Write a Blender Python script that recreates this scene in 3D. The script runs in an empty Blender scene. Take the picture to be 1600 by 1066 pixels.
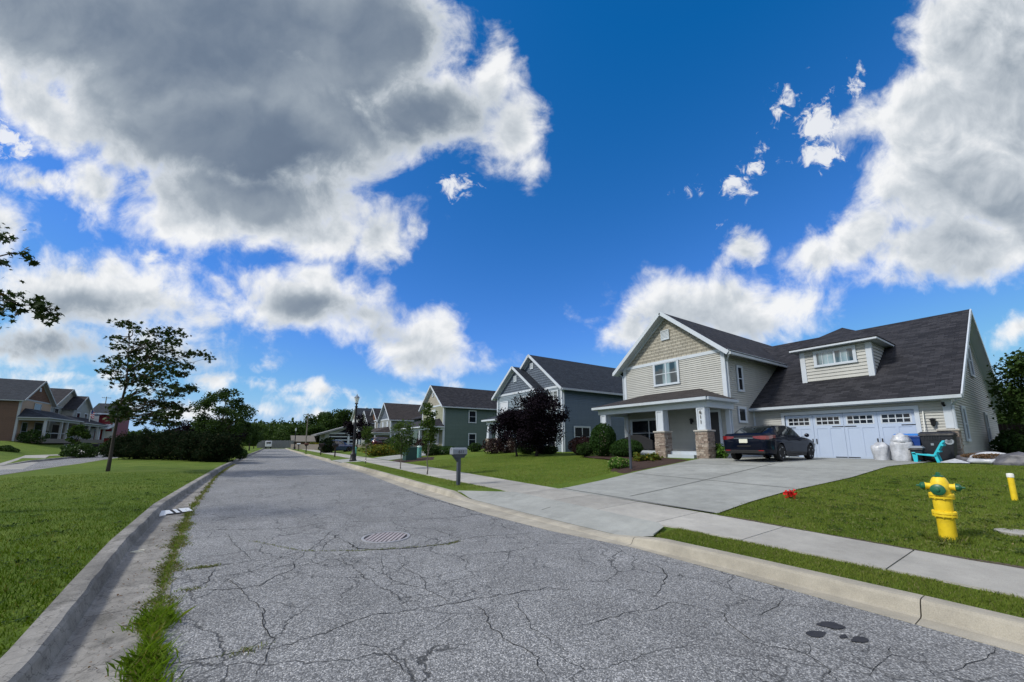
import bpy, bmesh, math, random
import numpy as np
from mathutils import Vector, Matrix
S = bpy.context.scene
COL = S.collection
R = math.radians
# ------------------------------------------------------------------ camera, sky, sun, exposure
EYE = 1.55; FPX = 590.0; PX, PY = 800.0, 600.0
PITCH = math.atan(92 / FPX); YAW = math.atan(395 / math.hypot(FPX, 92))
cam = bpy.data.cameras.new('camera'); co = bpy.data.objects.new('camera', cam); COL.objects.link(co)
co.location = (0, 0, EYE); co.rotation_euler = (math.pi / 2 + PITCH, 0, -YAW)
cam.sensor_width = 36; cam.sensor_fit = 'HORIZONTAL'; cam.lens = FPX / 1600 * 36
cam.shift_y = 67 / 1600; cam.clip_start = .05; cam.clip_end = 3000
S.camera = co
S.view_settings.view_transform = 'Standard'; S.view_settings.look = 'None'
S.view_settings.exposure = 0.0; S.view_settings.gamma = 1
S.render.engine = 'CYCLES'; S.cycles.use_denoising = True
S.cycles.max_bounces = 6; S.cycles.diffuse_bounces = 3; S.cycles.glossy_bounces = 3; S.cycles.transmission_bounces = 3
S.cycles.transparent_max_bounces = 6; S.cycles.caustics_reflective = False; S.cycles.caustics_refractive = False
SUN_EL, SUN_AZ = R(42), R(-78)          # azimuth measured from +Y (up the street) towards +X
sun_dir = Vector((math.sin(SUN_AZ) * math.cos(SUN_EL), math.cos(SUN_AZ) * math.cos(SUN_EL), math.sin(SUN_EL)))
sl = bpy.data.lights.new('sun', 'SUN'); so = bpy.data.objects.new('sun', sl); COL.objects.link(so)
sl.energy = 3.3; sl.angle = R(8); sl.color = (1, .955, .865)
so.rotation_euler = sun_dir.to_track_quat('Z', 'Y').to_euler()

# pixel of the 1600 px photograph -> world, used only to measure where things stand
HX, HY, RX, RY = math.sin(YAW), math.cos(YAW), math.cos(YAW), -math.sin(YAW)
def ray(px, py):
    a = (px - PX) / FPX; b = -(py - PY) / FPX
    f = math.cos(PITCH) - b * math.sin(PITCH); u = math.sin(PITCH) + b * math.cos(PITCH)
    return (a * RX + f * HX, a * RY + f * HY, u)
def gp(px, py, z=0.0):
    d = ray(px, py); t = (z - EYE) / d[2]; return (d[0] * t, d[1] * t, z)
def atY(px, py, Y):
    d = ray(px, py); t = Y / d[1]; return (d[0] * t, Y, EYE + d[2] * t)
def atX(px, py, X):
    d = ray(px, py); t = X / d[0]; return (X, d[1] * t, EYE + d[2] * t)
def atD(px, py, c):
    d = ray(px, py); f = d[0] * HX + d[1] * HY; t = c / f; return (d[0] * t, d[1] * t, EYE + d[2] * t)

# ------------------------------------------------------------------ world: Nishita sky with a sky full of cumulus
class NT:
    """tiny wrapper that wires shader nodes"""
    def __init__(s, tree): s.t = tree; s.n = tree.nodes; s.l = tree.links
    def put(s, sock, v):
        if isinstance(v, bpy.types.NodeSocket): s.l.new(v, sock)
        elif v is not None: sock.default_value = v
    def node(s, kind, **kw):
        n = s.n.new(kind)
        for k, v in kw.items(): setattr(n, k, v)
        return n
    def math(s, op, a, b=None, c=None, clamp=False):
        n = s.n.new('ShaderNodeMath'); n.operation = op; n.use_clamp = clamp
        for i, v in enumerate((a, b, c)):
            if v is not None: s.put(n.inputs[i], v)
        return n.outputs[0]
    def vmath(s, op, a, b=None, out=0):
        n = s.n.new('ShaderNodeVectorMath'); n.operation = op
        s.put(n.inputs[0], a)
        if b is not None: s.put(n.inputs[3 if op == 'SCALE' else 1], b)
        return n.outputs[out]
    def comb(s, x, y, z):
        n = s.n.new('ShaderNodeCombineXYZ')
        for i, v in enumerate((x, y, z)): s.put(n.inputs[i], v)
        return n.outputs[0]
    def sep(s, v):
        n = s.n.new('ShaderNodeSeparateXYZ'); s.put(n.inputs[0], v); return n.outputs
    def ss(s, v, lo, hi, a=0.0, b=1.0):
        n = s.n.new('ShaderNodeMapRange'); n.interpolation_type = 'SMOOTHSTEP'
        for i, q in enumerate((v, lo, hi, a, b)): s.put(n.inputs[i], q)
        return n.outputs[0]
    def lin(s, v, lo, hi, a=0.0, b=1.0):
        n = s.n.new('ShaderNodeMapRange')
        for i, q in enumerate((v, lo, hi, a, b)): s.put(n.inputs[i], q)
        return n.outputs[0]
    def mix(s, f, a, b, blend='MIX'):
        n = s.n.new('ShaderNodeMix'); n.data_type = 'RGBA'; n.blend_type = blend
        s.put(n.inputs[0], f)
        for i, v in ((6, a), (7, b)):
            if isinstance(v, (tuple, list)): v = tuple(v) + (1,) * (4 - len(v))
            s.put(n.inputs[i], v)
        return n.outputs[2]
    def noise(s, vec, scale, detail=4, rough=.5, dist=0, out=0, dims='3D', lac=2.0):
        n = s.n.new('ShaderNodeTexNoise'); n.noise_dimensions = dims
        s.put(n.inputs['Vector'], vec); s.put(n.inputs['Scale'], scale); s.put(n.inputs['Detail'], detail)
        s.put(n.inputs['Roughness'], rough); s.put(n.inputs['Distortion'], dist); s.put(n.inputs['Lacunarity'], lac)
        return n.outputs[out]
    def voro(s, vec, scale, feature='F1', out=0, rand=1.0, smooth=None):
        n = s.n.new('ShaderNodeTexVoronoi'); n.feature = feature
        s.put(n.inputs['Vector'], vec); s.put(n.inputs['Scale'], scale); s.put(n.inputs['Randomness'], rand)
        if smooth is not None: s.put(n.inputs['Smoothness'], smooth)
        return n.outputs[out]
    def ramp(s, f, stops):
        n = s.n.new('ShaderNodeValToRGB'); e = n.color_ramp.elements
        while len(e) < len(stops): e.new(.5)
        for k, (p, c) in enumerate(stops):
            e[k].position = p; e[k].color = tuple(c) + (1,) * (4 - len(c))
        s.put(n.inputs[0], f); return n.outputs[0]

W = bpy.data.worlds.new('World'); S.world = W; W.use_nodes = True
W.node_tree.nodes.clear(); w = NT(W.node_tree)
sky = w.node('ShaderNodeTexSky', sky_type='NISHITA', sun_disc=False, sun_elevation=SUN_EL, sun_rotation=SUN_AZ,
             altitude=200, air_density=1.0, dust_density=.0, ozone_density=4.0)
SKY_STRENGTH = .1
sk = w.sep(w.vmath('SCALE', sky.outputs[0], SKY_STRENGTH))
skycol = w.comb(w.math('MAXIMUM', w.math('MULTIPLY', w.math('SMOOTH_MIN', w.math('SUBTRACT', sk[0], .054), .40, .1), .90), .004), w.math('SMOOTH_MIN', w.math('MULTIPLY', sk[1], 1.07), .57, .16),
                w.math('SMOOTH_MIN', w.math('MULTIPLY', sk[2], 1.75), .84, .15))
geo = w.node('ShaderNodeTexCoord')
D = geo.outputs['Generated']
# a fixed tangent frame on the sky sphere, in which each cloud has its own place
fw = Vector((HX * math.cos(PITCH), HY * math.cos(PITCH), math.sin(PITCH)))
rt = Vector((RX, RY, 0)); up = rt.cross(fw)
dc = w.vmath('DOT_PRODUCT', D, tuple(fw), out=1); da = w.vmath('DOT_PRODUCT', D, tuple(rt), out=1); db = w.vmath('DOT_PRODUCT', D, tuple(up), out=1)
dcs = w.math('MAXIMUM', dc, .12)
U = w.math('MULTIPLY_ADD', w.math('DIVIDE', da, dcs), FPX, PX)
V = w.math('MULTIPLY_ADD', w.math('DIVIDE', db, dcs), -FPX, PY)
P0 = w.comb(U, V, 0.0)
BIG = [(255, 10, 420, 165, 0), (350, 165, 320, 150, 8), (385, 315, 268, 82, 3), (655, 165, 150, 78, 8), (776, 112, 38, 82, 6), (800, 205, 62, 72, -8), (828, 262, 38, 42, 0),
       (70, 170, 110, 66, 44), (560, 60, 165, 130, 0), (150, 300, 56, 40, 50), (595, 362, 50, 48, 0), (285, 350, 130, 50, 4), (500, 352, 110, 54, 0),
       (-30, 350, 92, 55, 0), (130, 468, 215, 64, 4), (270, 480, 92, 44, 14), (60, 540, 310, 36, 2), (300, 560, 80, 26, 10), (170, 425, 60, 30, 0),
       (475, 468, 150, 58, 6), (488, 425, 78, 36, 10), (400, 440, 70, 34, 0), (565, 500, 92, 48, 10), (675, 535, 90, 54, 22), (735, 566, 78, 30, 6), (600, 520, 70, 44, 15),
       (1110, 490, 182, 56, -2), (985, 505, 58, 46, -30), (1075, 458, 100, 36, -3), (1225, 472, 74, 42, 4), (1160, 470, 80, 40, 0),
       (1590, 60, 172, 150, 0), (1580, 240, 245, 150, -8), (1440, 150, 175, 58, -30), (1330, 372, 112, 44, -28), (1510, 385, 175, 66, -5), (1480, 432, 145, 26, -2), (1800, 250, 300, 260, 0)]
SMALL = [(55, 285, 50, 22, 8), (645, 355, 14, 20, 0), (405, 572, 22, 9, -10), (398, 606, 30, 11, 0), (515, 612, 40, 9, 0), (470, 614, 34, 9, 4),
         (458, 631, 34, 9, 0), (335, 596, 46, 16, 10), (408, 648, 44, 12, 0), (300, 646, 50, 14, 0), (520, 657, 50, 7, 0), (570, 640, 30, 13, 0), (240, 412, 12, 7, 0),
         (722, 603, 24, 9, 0), (630, 628, 62, 11, 0), (1166, 392, 40, 30, 0), (1588, 518, 34, 18, -10), (1660, 520, 60, 20, 0), (40, 610, 160, 10, 0), (130, 585, 120, 9, 0), (180, 640, 40, 14, 0)]
WISP = [(1290, 246, 52, 26, -25), (1140, 288, 66, 26, -22), (1218, 168, 18, 40, 28), (1190, 235, 14, 22, 30), (705, 292, 30, 24, 0), (622, 238, 36, 16, 20), (1120, 372, 10, 16, 0), (1330, 130, 40, 30, -40), (20, 215, 60, 40, 40), (1275, 200, 40, 36, -40)]
SHADE = [(330, 50, 470, 190, 3, .95), (400, 235, 330, 150, 8, 1.0), (620, 165, 230, 110, 5, .95), (590, 60, 190, 130, 0, .95), (60, 20, 250, 130, 10, .72), (430, 330, 240, 56, 3, .72), (250, 300, 120, 70, 10, .55), (760, 220, 70, 60, 0, .42),
         (160, 495, 200, 44, 3, .74), (70, 542, 330, 32, 3, .92), (320, 580, 80, 22, 8, .6), (290, 490, 70, 30, 10, .45), (500, 482, 140, 40, 10, .86), (440, 500, 60, 20, 0, .4), (615, 525, 60, 26, 14, .62), (690, 570, 100, 28, 10, .6),
         (1110, 518, 190, 36, -2, .62), (1540, 320, 240, 120, -5, .42), (1510, 432, 190, 30, -3, .5), (1600, 150, 170, 130, 0, .4), (1420, 190, 150, 44, -28, .34), (1370, 397, 80, 22, -20, .3), (1166, 405, 40, 14, 0, .3)]
def follow(P, acc):
    n = w.node('ShaderNodeVectorMath', operation='MULTIPLY_ADD'); w.put(n.inputs[0], acc); n.inputs[1].default_value = (1e-12, 1e-12, 0); w.put(n.inputs[2], P)
    return n.outputs[0]      # evaluates the clouds one after the other, which keeps the shader small
def blobs(P, lst, cap):
    acc = None
    for (cx, cy, rx, ry, rot) in lst:
        m = w.node('ShaderNodeMapping', vector_type='TEXTURE')
        w.put(m.inputs[0], P if acc is None else follow(P, acc)); m.inputs[1].default_value = (cx, cy, 0); m.inputs[2].default_value = (0, 0, R(rot)); m.inputs[3].default_value = (rx, ry, 1)
        ln = w.vmath('LENGTH', m.outputs[0], out=1)
        d = w.math('MULTIPLY_ADD', ln, -min(rx, ry), min(rx, ry))
        acc = d if acc is None else w.math('SMOOTH_MAX', acc, d, cap)
    return acc
def fbm(P, off=(0, 0, 0), det=9):
    q = w.vmath('ADD', P, off)
    n1 = w.noise(w.vmath('SCALE', q, 1 / 88), 1.0, det, .60, .35)
    v1 = w.voro(w.vmath('ADD', w.vmath('SCALE', q, 1 / 30), w.vmath('SCALE', w.noise(w.vmath('SCALE', q, 1 / 34), 1.0, 3, .5, out=1), .9)), 1.0, 'SMOOTH_F1', smooth=.5)
    return w.math('ADD', n1, w.math('MULTIPLY', v1, -.12))
warp = w.vmath('SUBTRACT', w.noise(w.vmath('SCALE', P0, 1 / 170), 1.0, 5, .58, out=1), (.5, .5, .5))
P1 = w.vmath('ADD', P0, w.vmath('MULTIPLY', warp, (90, 90, 0)))
P2 = w.vmath('ADD', P0, w.vmath('MULTIPLY', warp, (46, 46, 0)))
n0 = fbm(P0); n1 = fbm(P0, (-10, -17, 0), 5)
nn = w.math('SUBTRACT', n0, .44)
fil = w.math('SUBTRACT', w.noise(w.vmath('SCALE', w.vmath('ADD', P0, w.vmath('MULTIPLY', warp, (60, 60, 0))), 1 / 26), 1.0, 8, .66, .8), .5)      # fine ragged filaments along the edges
base = blobs(P1, BIG, 16.0)
dbig = w.math('ADD', w.math('ADD', base, w.math('MULTIPLY', nn, 100.0)), w.math('MULTIPLY', fil, 24.0))
dsm = w.math('ADD', w.math('ADD', blobs(P2, SMALL, 3.0), w.math('MULTIPLY', nn, 80.0)), w.math('MULTIPLY', fil, 26.0))
dsm = w.math('ADD', dsm, 2.5)
dwi = w.math('ADD', w.math('ADD', blobs(P2, WISP, 3.0), w.math('MULTIPLY', nn, 130.0)), w.math('ADD', w.math('MULTIPLY', fil, 120.0), -11.0))
dens = w.math('MAXIMUM', dbig, w.math('MULTIPLY', dsm, 1.5))
alpha = w.ss(dens, -8.0, 32.0)
alpha = w.math('MAXIMUM', alpha, w.math('MULTIPLY', w.ss(dwi, -2.0, 24.0), .88))
shade = None
for (cx, cy, rx, ry, rot, k) in SHADE:
    m = w.node('ShaderNodeMapping', vector_type='TEXTURE')
    w.put(m.inputs[0], P1 if shade is None else follow(P1, shade)); m.inputs[1].default_value = (cx, cy, 0); m.inputs[2].default_value = (0, 0, R(rot)); m.inputs[3].default_value = (rx, ry, 1)
    ln = w.vmath('LENGTH', m.outputs[0], out=1)
    d = w.ss(ln, 1.2, .2, 0.0, k)
    shade = d if shade is None else w.math('SMOOTH_MAX', shade, d, .15)
relief = w.math('SUBTRACT', n0, n1)
soft = w.noise(w.vmath('ADD', w.vmath('SCALE', P0, 1 / 150), w.vmath('SCALE', warp, .7)), 1.0, 4, .5, .4)
thick = w.ss(dens, 6.0, 64.0)
bright = w.math('SUBTRACT', 1.0, w.math('MULTIPLY', w.math('MULTIPLY', shade, w.lin(thick, 0, 1, .25, 1)), .61))
bright = w.math('ADD', bright, w.math('MULTIPLY', relief, w.lin(shade, 0, 1, .95, .10)))
bright = w.math('ADD', bright, w.math('MULTIPLY', w.math('SUBTRACT', soft, .5), w.lin(shade, 0, 1, .45, .40)))
bright = w.math('SUBTRACT', bright, w.math('MULTIPLY', thick, .16))
ccol = w.ramp(bright, [(0.0, (.105, .145, .215)), (.22, (.165, .215, .29)), (.5, (.34, .395, .455)), (.76, (.62, .665, .71)), (.97, (.92, .93, .94))])
# the unseen rest of the sky: cumulus made fuller and brighter as fill light
sx = w.sep(D)
dome = w.comb(w.math('DIVIDE', sx[0], w.math('MAXIMUM', sx[2], .08)), w.math('DIVIDE', sx[1], w.math('MAXIMUM', sx[2], .08)), 0.0)
bn = w.noise(dome, .9, 8, .58, .3)
balpha = w.ss(bn, .44, .54); bcol = w.ramp(w.math('ADD', w.math('MULTIPLY', bn, -1.0), 1.15), [(.35, (.45, .47, .5)), (.62, (1.15, 1.13, 1.1))])
side = w.ss(dc, .30, .40)
A = w.math('ADD', w.math('MULTIPLY', alpha, side), w.math('MULTIPLY', balpha, w.math('SUBTRACT', 1.0, side)))
C = w.mix(side, bcol, ccol)
lowfade = w.ss(sx[2], .0, .05)
A = w.math('MULTIPLY', A, w.lin(lowfade, 0, 1, .75, .985))
final = w.mix(A, skycol, C)
bg = w.node('ShaderNodeBackground'); w.put(bg.inputs[0], final); w.put(bg.inputs[1], 1.0)
ow = w.node('ShaderNodeOutputWorld'); w.l.new(bg.outputs[0], ow.inputs[0])
W.cycles.sampling_method = 'MANUAL'; W.cycles.sample_map_resolution = 512

# ------------------------------------------------------------------ helpers
BASE = {}
def tag(o, label=None, cat=None, group=None, kind=None):
    for k, v in (('label', label), ('category', cat), ('group', group), ('kind', kind)):
        if v: o[k] = v
    return o
def thing(name, label, cat, loc=(0, 0, 0), group=None):
    o = bpy.data.objects.new(name, None); COL.objects.link(o); o.location = loc; o.empty_display_size = .2
    BASE[o.name] = Vector(loc); return tag(o, label, cat, group)
def copy_tree(o, parent=None):
    c = o.copy(); COL.objects.link(c)
    if parent: c.parent = parent
    for ch in list(o.children): copy_tree(ch, c)
    return c
def link_mesh(name, me, mat, parent=None, smooth=False, loc=None):
    if mat: me.materials.append(mat)
    o = bpy.data.objects.new(name, me); COL.objects.link(o)
    if parent is not None:
        o.parent = parent; base = BASE.get(parent.name, Vector()); BASE[o.name] = base
        if base.length > 0: me.transform(Matrix.Translation(-base))
    elif loc is not None:
        o.location = loc; me.transform(Matrix.Translation(-Vector(loc))); BASE[o.name] = Vector(loc)
    if smooth: me.shade_smooth()
    return o
class Multi:
    """collects pieces that become one object each"""
    def __init__(s): s.m = []
    def beam(s, *a): s.m.append(MB().beam(*a)); return s
    def box(s, *a): s.m.append(MB().box(*a)); return s
    def build(s, name, mat, parent, **k): return [q.build(name, mat, parent, **k) for q in s.m]
class MB:
    def __init__(s): s.v = []; s.f = []
    def add(s, vs, fs):
        b = len(s.v); s.v += [tuple(q) for q in vs]; s.f += [tuple(b + i for i in f) for f in fs]; return s
    def quad(s, *p): return s.add(p, [tuple(range(len(p)))])
    def box(s, x0, x1, y0, y1, z0, z1):
        vs = [(x, y, z) for z in (z0, z1) for y in (y0, y1) for x in (x0, x1)]
        return s.add(vs, [(0, 2, 3, 1), (4, 5, 7, 6), (0, 1, 5, 4), (2, 6, 7, 3), (0, 4, 6, 2), (1, 3, 7, 5)])
    def beam(s, p0, p1, w_, h_, upv=(0, 0, 1)):
        p0, p1 = Vector(p0), Vector(p1); d = (p1 - p0).normalized(); sd = d.cross(Vector(upv))
        if sd.length < 1e-4: sd = d.cross(Vector((1, 0, 0)))
        sd.normalize(); u_ = sd.cross(d)
        vs = [p + sd * a * w_ / 2 + u_ * b * h_ / 2 for p in (p0, p1) for a, b in ((-1, -1), (1, -1), (1, 1), (-1, 1))]
        return s.add(vs, [(3, 2, 1, 0), (4, 5, 6, 7), (0, 1, 5, 4), (1, 2, 6, 5), (2, 3, 7, 6), (3, 0, 4, 7)])
    def slab(s, poly, th):
        """flat polygon thickened along the opposite of its normal"""
        p = [Vector(q) for q in poly]; n = (p[1] - p[0]).cross(p[2] - p[0]).normalized(); k = len(p)
        vs = p + [q - n * th for q in p]
        return s.add(vs, [tuple(range(k)), tuple(range(2 * k - 1, k - 1, -1))] + [(i, i + k, (i + 1) % k + k, (i + 1) % k) for i in range(k)])
    def tube(s, pts, rad, seg=8, cap=True):
        pts = [Vector(p) for p in pts]; n = len(pts)
        if not isinstance(rad, (list, tuple)): rad = [rad] * n
        vs = []; a = Vector((0, 0, 1))
        for i, p in enumerate(pts):
            d = (pts[min(i + 1, n - 1)] - pts[max(i - 1, 0)]).normalized()
            if i == 0: a = Vector((1, 0, 0)) if abs(d.x) < .8 else Vector((0, 1, 0))
            x = (a - d * a.dot(d)).normalized(); y = d.cross(x); a = x
            vs += [p + (x * math.cos(t) + y * math.sin(t)) * rad[i] for t in (2 * math.pi * k / seg for k in range(seg))]
        fs = [(i * seg + k, i * seg + (k + 1) % seg, (i + 1) * seg + (k + 1) % seg, (i + 1) * seg + k) for i in range(n - 1) for k in range(seg)]
        if cap: fs += [tuple(range(seg - 1, -1, -1)), tuple((n - 1) * seg + k for k in range(seg))]
        return s.add(vs, fs)
    def lathe(s, prof, c=(0, 0, 0), axis=(0, 0, 1), seg=20):
        ax = Vector(axis).normalized(); x = ax.orthogonal().normalized(); y = ax.cross(x); c = Vector(c); vs = []
        for r_, h_ in prof:
            vs += [c + ax * h_ + (x * math.cos(t) + y * math.sin(t)) * max(r_, 1e-4) for t in (2 * math.pi * k / seg for k in range(seg))]
        n = len(prof)
        fs = [(i * seg + k, i * seg + (k + 1) % seg, (i + 1) * seg + (k + 1) % seg, (i + 1) * seg + k) for i in range(n - 1) for k in range(seg)]
        fs += [tuple(range(seg - 1, -1, -1)), tuple((n - 1) * seg + k for k in range(seg))]
        return s.add(vs, fs)
    def prism(s, poly, ext):
        k = len(poly); e = Vector(ext); p = [Vector(q) for q in poly]
        return s.add(p + [q + e for q in p], [tuple(range(k - 1, -1, -1)), tuple(range(k, 2 * k))] + [(i, (i + 1) % k, (i + 1) % k + k, i + k) for i in range(k)])
    def mesh(s, name, uv=False):
        me = bpy.data.meshes.new(name); me.from_pydata(s.v, [], s.f); me.update()
        if uv: auto_uv(me)
        return me
    def build(s, name, mat, parent=None, smooth=False, uv=False, loc=None, bevel=0, sharp=None):
        me = s.mesh(name, uv)
        o = link_mesh(name, me, mat, parent, smooth, loc)
        if bevel:
            m = o.modifiers.new('bevel', 'BEVEL'); m.width = bevel; m.segments = 2; m.limit_method = 'ANGLE'; m.angle_limit = R(40)
        if sharp: me.set_sharp_from_angle(angle=R(sharp))
        return o
def auto_uv(me):
    uv = me.uv_layers.new(name='UVMap').data; vs = me.vertices
    for p in me.polygons:
        n = p.normal; t = Vector((-n.y, n.x, 0))
        t = t.normalized() if t.length > .05 else Vector((1, 0, 0)); b = n.cross(t)
        for li in p.loop_indices:
            c = vs[me.loops[li].vertex_index].co; uv[li].uv = (c.dot(t), c.dot(b))
def np_mesh(name, V_, k, mat, parent=None, smooth=False, loc=None):
    """mesh of n separate k-gons from an (n,k,3) array"""
    n = V_.shape[0]; me = bpy.data.meshes.new(name)
    if parent is not None: V_ = V_ - np.array(BASE.get(parent.name, Vector()))
    elif loc is not None: V_ = V_ - np.array(loc)
    me.vertices.add(n * k); me.vertices.foreach_set('co', V_.astype(np.float32).ravel())
    me.loops.add(n * k); me.loops.foreach_set('vertex_index', np.arange(n * k, dtype=np.int32))
    me.polygons.add(n); me.polygons.foreach_set('loop_start', np.arange(n, dtype=np.int32) * k)
    me.update(calc_edges=True); me.validate()
    if mat: me.materials.append(mat)
    o = bpy.data.objects.new(name, me); COL.objects.link(o)
    if parent is not None: o.parent = parent; BASE[o.name] = BASE.get(parent.name, Vector())
    elif loc is not None: o.location = loc; BASE[o.name] = Vector(loc)
    return o
def inside(p, poly):
    """points (n,2) in polygon"""
    c = np.zeros(len(p), bool); k = len(poly); j = k - 1
    for i in range(k):
        xi, yi = poly[i]; xj, yj = poly[j]
        t = ((yi > p[:, 1]) != (yj > p[:, 1])) & (p[:, 0] < (xj - xi) * (p[:, 1] - yi) / (yj - yi + 1e-12) + xi)
        c ^= t; j = i
    return c

# ------------------------------------------------------------------ materials
M = {}
def mat(name, col, rough=.7, spec=.3, metal=0, var=.12, vs=6.0, bump=0, bs=40.0, coat=0, dirt=None, chip=None):
    m = bpy.data.materials.new(name); m.use_nodes = True; t = NT(m.node_tree); b = t.n['Principled BSDF']
    tc = t.node('ShaderNodeTexCoord').outputs['Object']
    c = tuple(col)
    if var:
        n = t.noise(tc, vs, 5, .6); f = t.lin(n, .25, .75, 1 - var, 1 + var)
        cc = t.vmath('SCALE', c, f)
        if dirt:
            d = t.ss(t.noise(tc, vs * .37, 6, .65), .48, .72, 0, dirt[1]); cc = t.mix(d, cc, dirt[0])
        if chip: cc = t.mix(t.ss(t.noise(tc, vs * 3.4, 5, .7), .66, .70, 0, .9), cc, chip)
        t.put(b.inputs['Base Color'], cc)
        t.put(b.inputs['Roughness'], t.lin(n, .3, .7, max(rough - .08, .02), min(rough + .08, 1)))
    else:
        b.inputs['Base Color'].default_value = c + (1,); b.inputs['Roughness'].default_value = rough
    b.inputs['Specular IOR Level'].default_value = spec; b.inputs['Metallic'].default_value = metal
    if coat: b.inputs['Coat Weight'].default_value = coat; b.inputs['Coat Roughness'].default_value = .04
    if bump:
        bn = t.node('ShaderNodeBump'); bn.inputs['Strength'].default_value = bump; bn.inputs['Distance'].default_value = .01
        t.put(bn.inputs['Height'], t.noise(tc, bs, 5, .6)); t.l.new(bn.outputs[0], b.inputs['Normal'])
    M[name] = m; return m
def siding_mat(name, col):
    m = bpy.data.materials.new(name); m.use_nodes = True; t = NT(m.node_tree); b = t.n['Principled BSDF']
    tc = t.node('ShaderNodeTexCoord').outputs['Object']
    n = t.noise(tc, .9, 5, .65); streak = t.noise(t.vmath('MULTIPLY', tc, (3, 3, .35)), 1.5, 4, .6)
    rnd = t.node('ShaderNodeNewGeometry').outputs['Random Per Island']
    f = t.math('MULTIPLY', t.lin(n, .3, .7, .93, 1.05), t.lin(rnd, 0, 1, .955, 1.03))
    f = t.math('MULTIPLY', f, t.lin(streak, .3, .7, .96, 1.03))
    t.put(b.inputs['Base Color'], t.vmath('SCALE', tuple(col), f)); b.inputs['Roughness'].default_value = .55; b.inputs['Specular IOR Level'].default_value = .3
    M[name] = m; return m
def brick_mat(name, cols, mortar, bw, bh, mort=.008, rough=.85, bump=.6, fine=90, vary=.16):
    """courses (shingles, shakes) in metres along the face"""
    m = bpy.data.materials.new(name); m.use_nodes = True; t = NT(m.node_tree); b = t.n['Principled BSDF']
    uv = t.node('ShaderNodeTexCoord').outputs['UV']
    def br(off, c1, c2):
        k = t.node('ShaderNodeTexBrick'); t.put(k.inputs['Vector'], uv); k.offset = off
        k.inputs['Color1'].default_value = tuple(c1) + (1,); k.inputs['Color2'].default_value = tuple(c2) + (1,); k.inputs['Mortar'].default_value = tuple(mortar) + (1,)
        k.inputs['Scale'].default_value = 1; k.inputs['Mortar Size'].default_value = mort; k.inputs['Mortar Smooth'].default_value = .3
        k.inputs['Brick Width'].default_value = bw; k.inputs['Row Height'].default_value = bh; k.inputs['Bias'].default_value = 0
        return k
    k = br(.37, cols[0], cols[1])
    n = t.noise(uv, 2.2, 5, .65); g = t.noise(uv, fine, 3, .7); s_ = t.noise(t.vmath('MULTIPLY', uv, (1, .18, 1)), 1.3, 4, .6)
    f = t.math('MULTIPLY', t.lin(n, .3, .7, 1 - vary, 1 + vary), t.lin(g, .3, .7, .72, 1.28)); f = t.math('MULTIPLY', f, t.lin(s_, .3, .7, .93, 1.06)); f = t.math('MULTIPLY', f, t.lin(t.math('FRACT', t.math('DIVIDE', t.sep(uv)[1], bh)), .0, .22, .55, 1.0))  # shadow line of each course, put into the colour like a printed band
    t.put(b.inputs['Base Color'], t.vmath('SCALE', k.outputs['Color'], f)); b.inputs['Roughness'].default_value = rough; b.inputs['Specular IOR Level'].default_value = .25
    sy = t.sep(uv)[1]; fr = t.math('FRACT', t.math('DIVIDE', sy, bh))
    h = t.math('ADD', t.math('MULTIPLY', t.math('SUBTRACT', 1.0, k.outputs['Fac']), .4), t.math('MULTIPLY', fr, -1.0)); h = t.math('ADD', h, t.math('MULTIPLY', g, .35))
    bn = t.node('ShaderNodeBump'); bn.inputs['Strength'].default_value = bump; bn.inputs['Distance'].default_value = .012
    t.put(bn.inputs['Height'], h); t.l.new(bn.outputs[0], b.inputs['Normal'])
    M[name] = m; return m
def leaf_mat(name, c1, c2, trans=.35, rough=.55, patch=2.0, c3=None, rw=.6):
    m = bpy.data.materials.new(name); m.use_nodes = True; t = NT(m.node_tree); t.n.remove(t.n['Principled BSDF'])
    rnd = t.node('ShaderNodeNewGeometry').outputs['Random Per Island']; tc = t.node('ShaderNodeTexCoord').outputs['Object']
    n = t.noise(tc, patch, 3, .5); f = t.math('ADD', t.math('MULTIPLY', rnd, rw), t.math('MULTIPLY', t.lin(n, .3, .7), 1 - rw))
    c = t.mix(f, c1, c2)
    if c3: c = t.mix(t.ss(rnd, .86, .95), c, c3)
    p = t.node('ShaderNodeBsdfPrincipled'); t.put(p.inputs['Base Color'], c); p.inputs['Roughness'].default_value = rough; p.inputs['Specular IOR Level'].default_value = .08
    tr = t.node('ShaderNodeBsdfTranslucent'); t.put(tr.inputs[0], t.mix(1.0, c, (1.25, 1.3, .55), 'MULTIPLY'))
    mx = t.node('ShaderNodeMixShader'); mx.inputs[0].default_value = trans; t.l.new(p.outputs[0], mx.inputs[1]); t.l.new(tr.outputs[0], mx.inputs[2])
    t.l.new(mx.outputs[0], t.n['Material Output'].inputs[0]); M[name] = m; return m
def glass_mat(name, col, rough=.03, spec=.9, curtain=None):
    m = bpy.data.materials.new(name); m.use_nodes = True; t = NT(m.node_tree); b = t.n['Principled BSDF']
    tc = t.node('ShaderNodeTexCoord').outputs['Object']
    if curtain:
        n = t.ss(t.noise(t.vmath('MULTIPLY', tc, (1, 1, .12)), 1.4, 3, .5), .45, .6); t.put(b.inputs['Base Color'], t.mix(n, col, curtain))
    else: b.inputs['Base Color'].default_value = tuple(col) + (1,)
    b.inputs['Roughness'].default_value = rough; b.inputs['Specular IOR Level'].default_value = spec
    bn = t.node('ShaderNodeBump'); bn.inputs['Strength'].default_value = .06; bn.inputs['Distance'].default_value = .05
    t.put(bn.inputs['Height'], t.noise(tc, 1.6, 2, .5)); t.l.new(bn.outputs[0], b.inputs['Normal'])
    M[name] = m; return m
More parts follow.
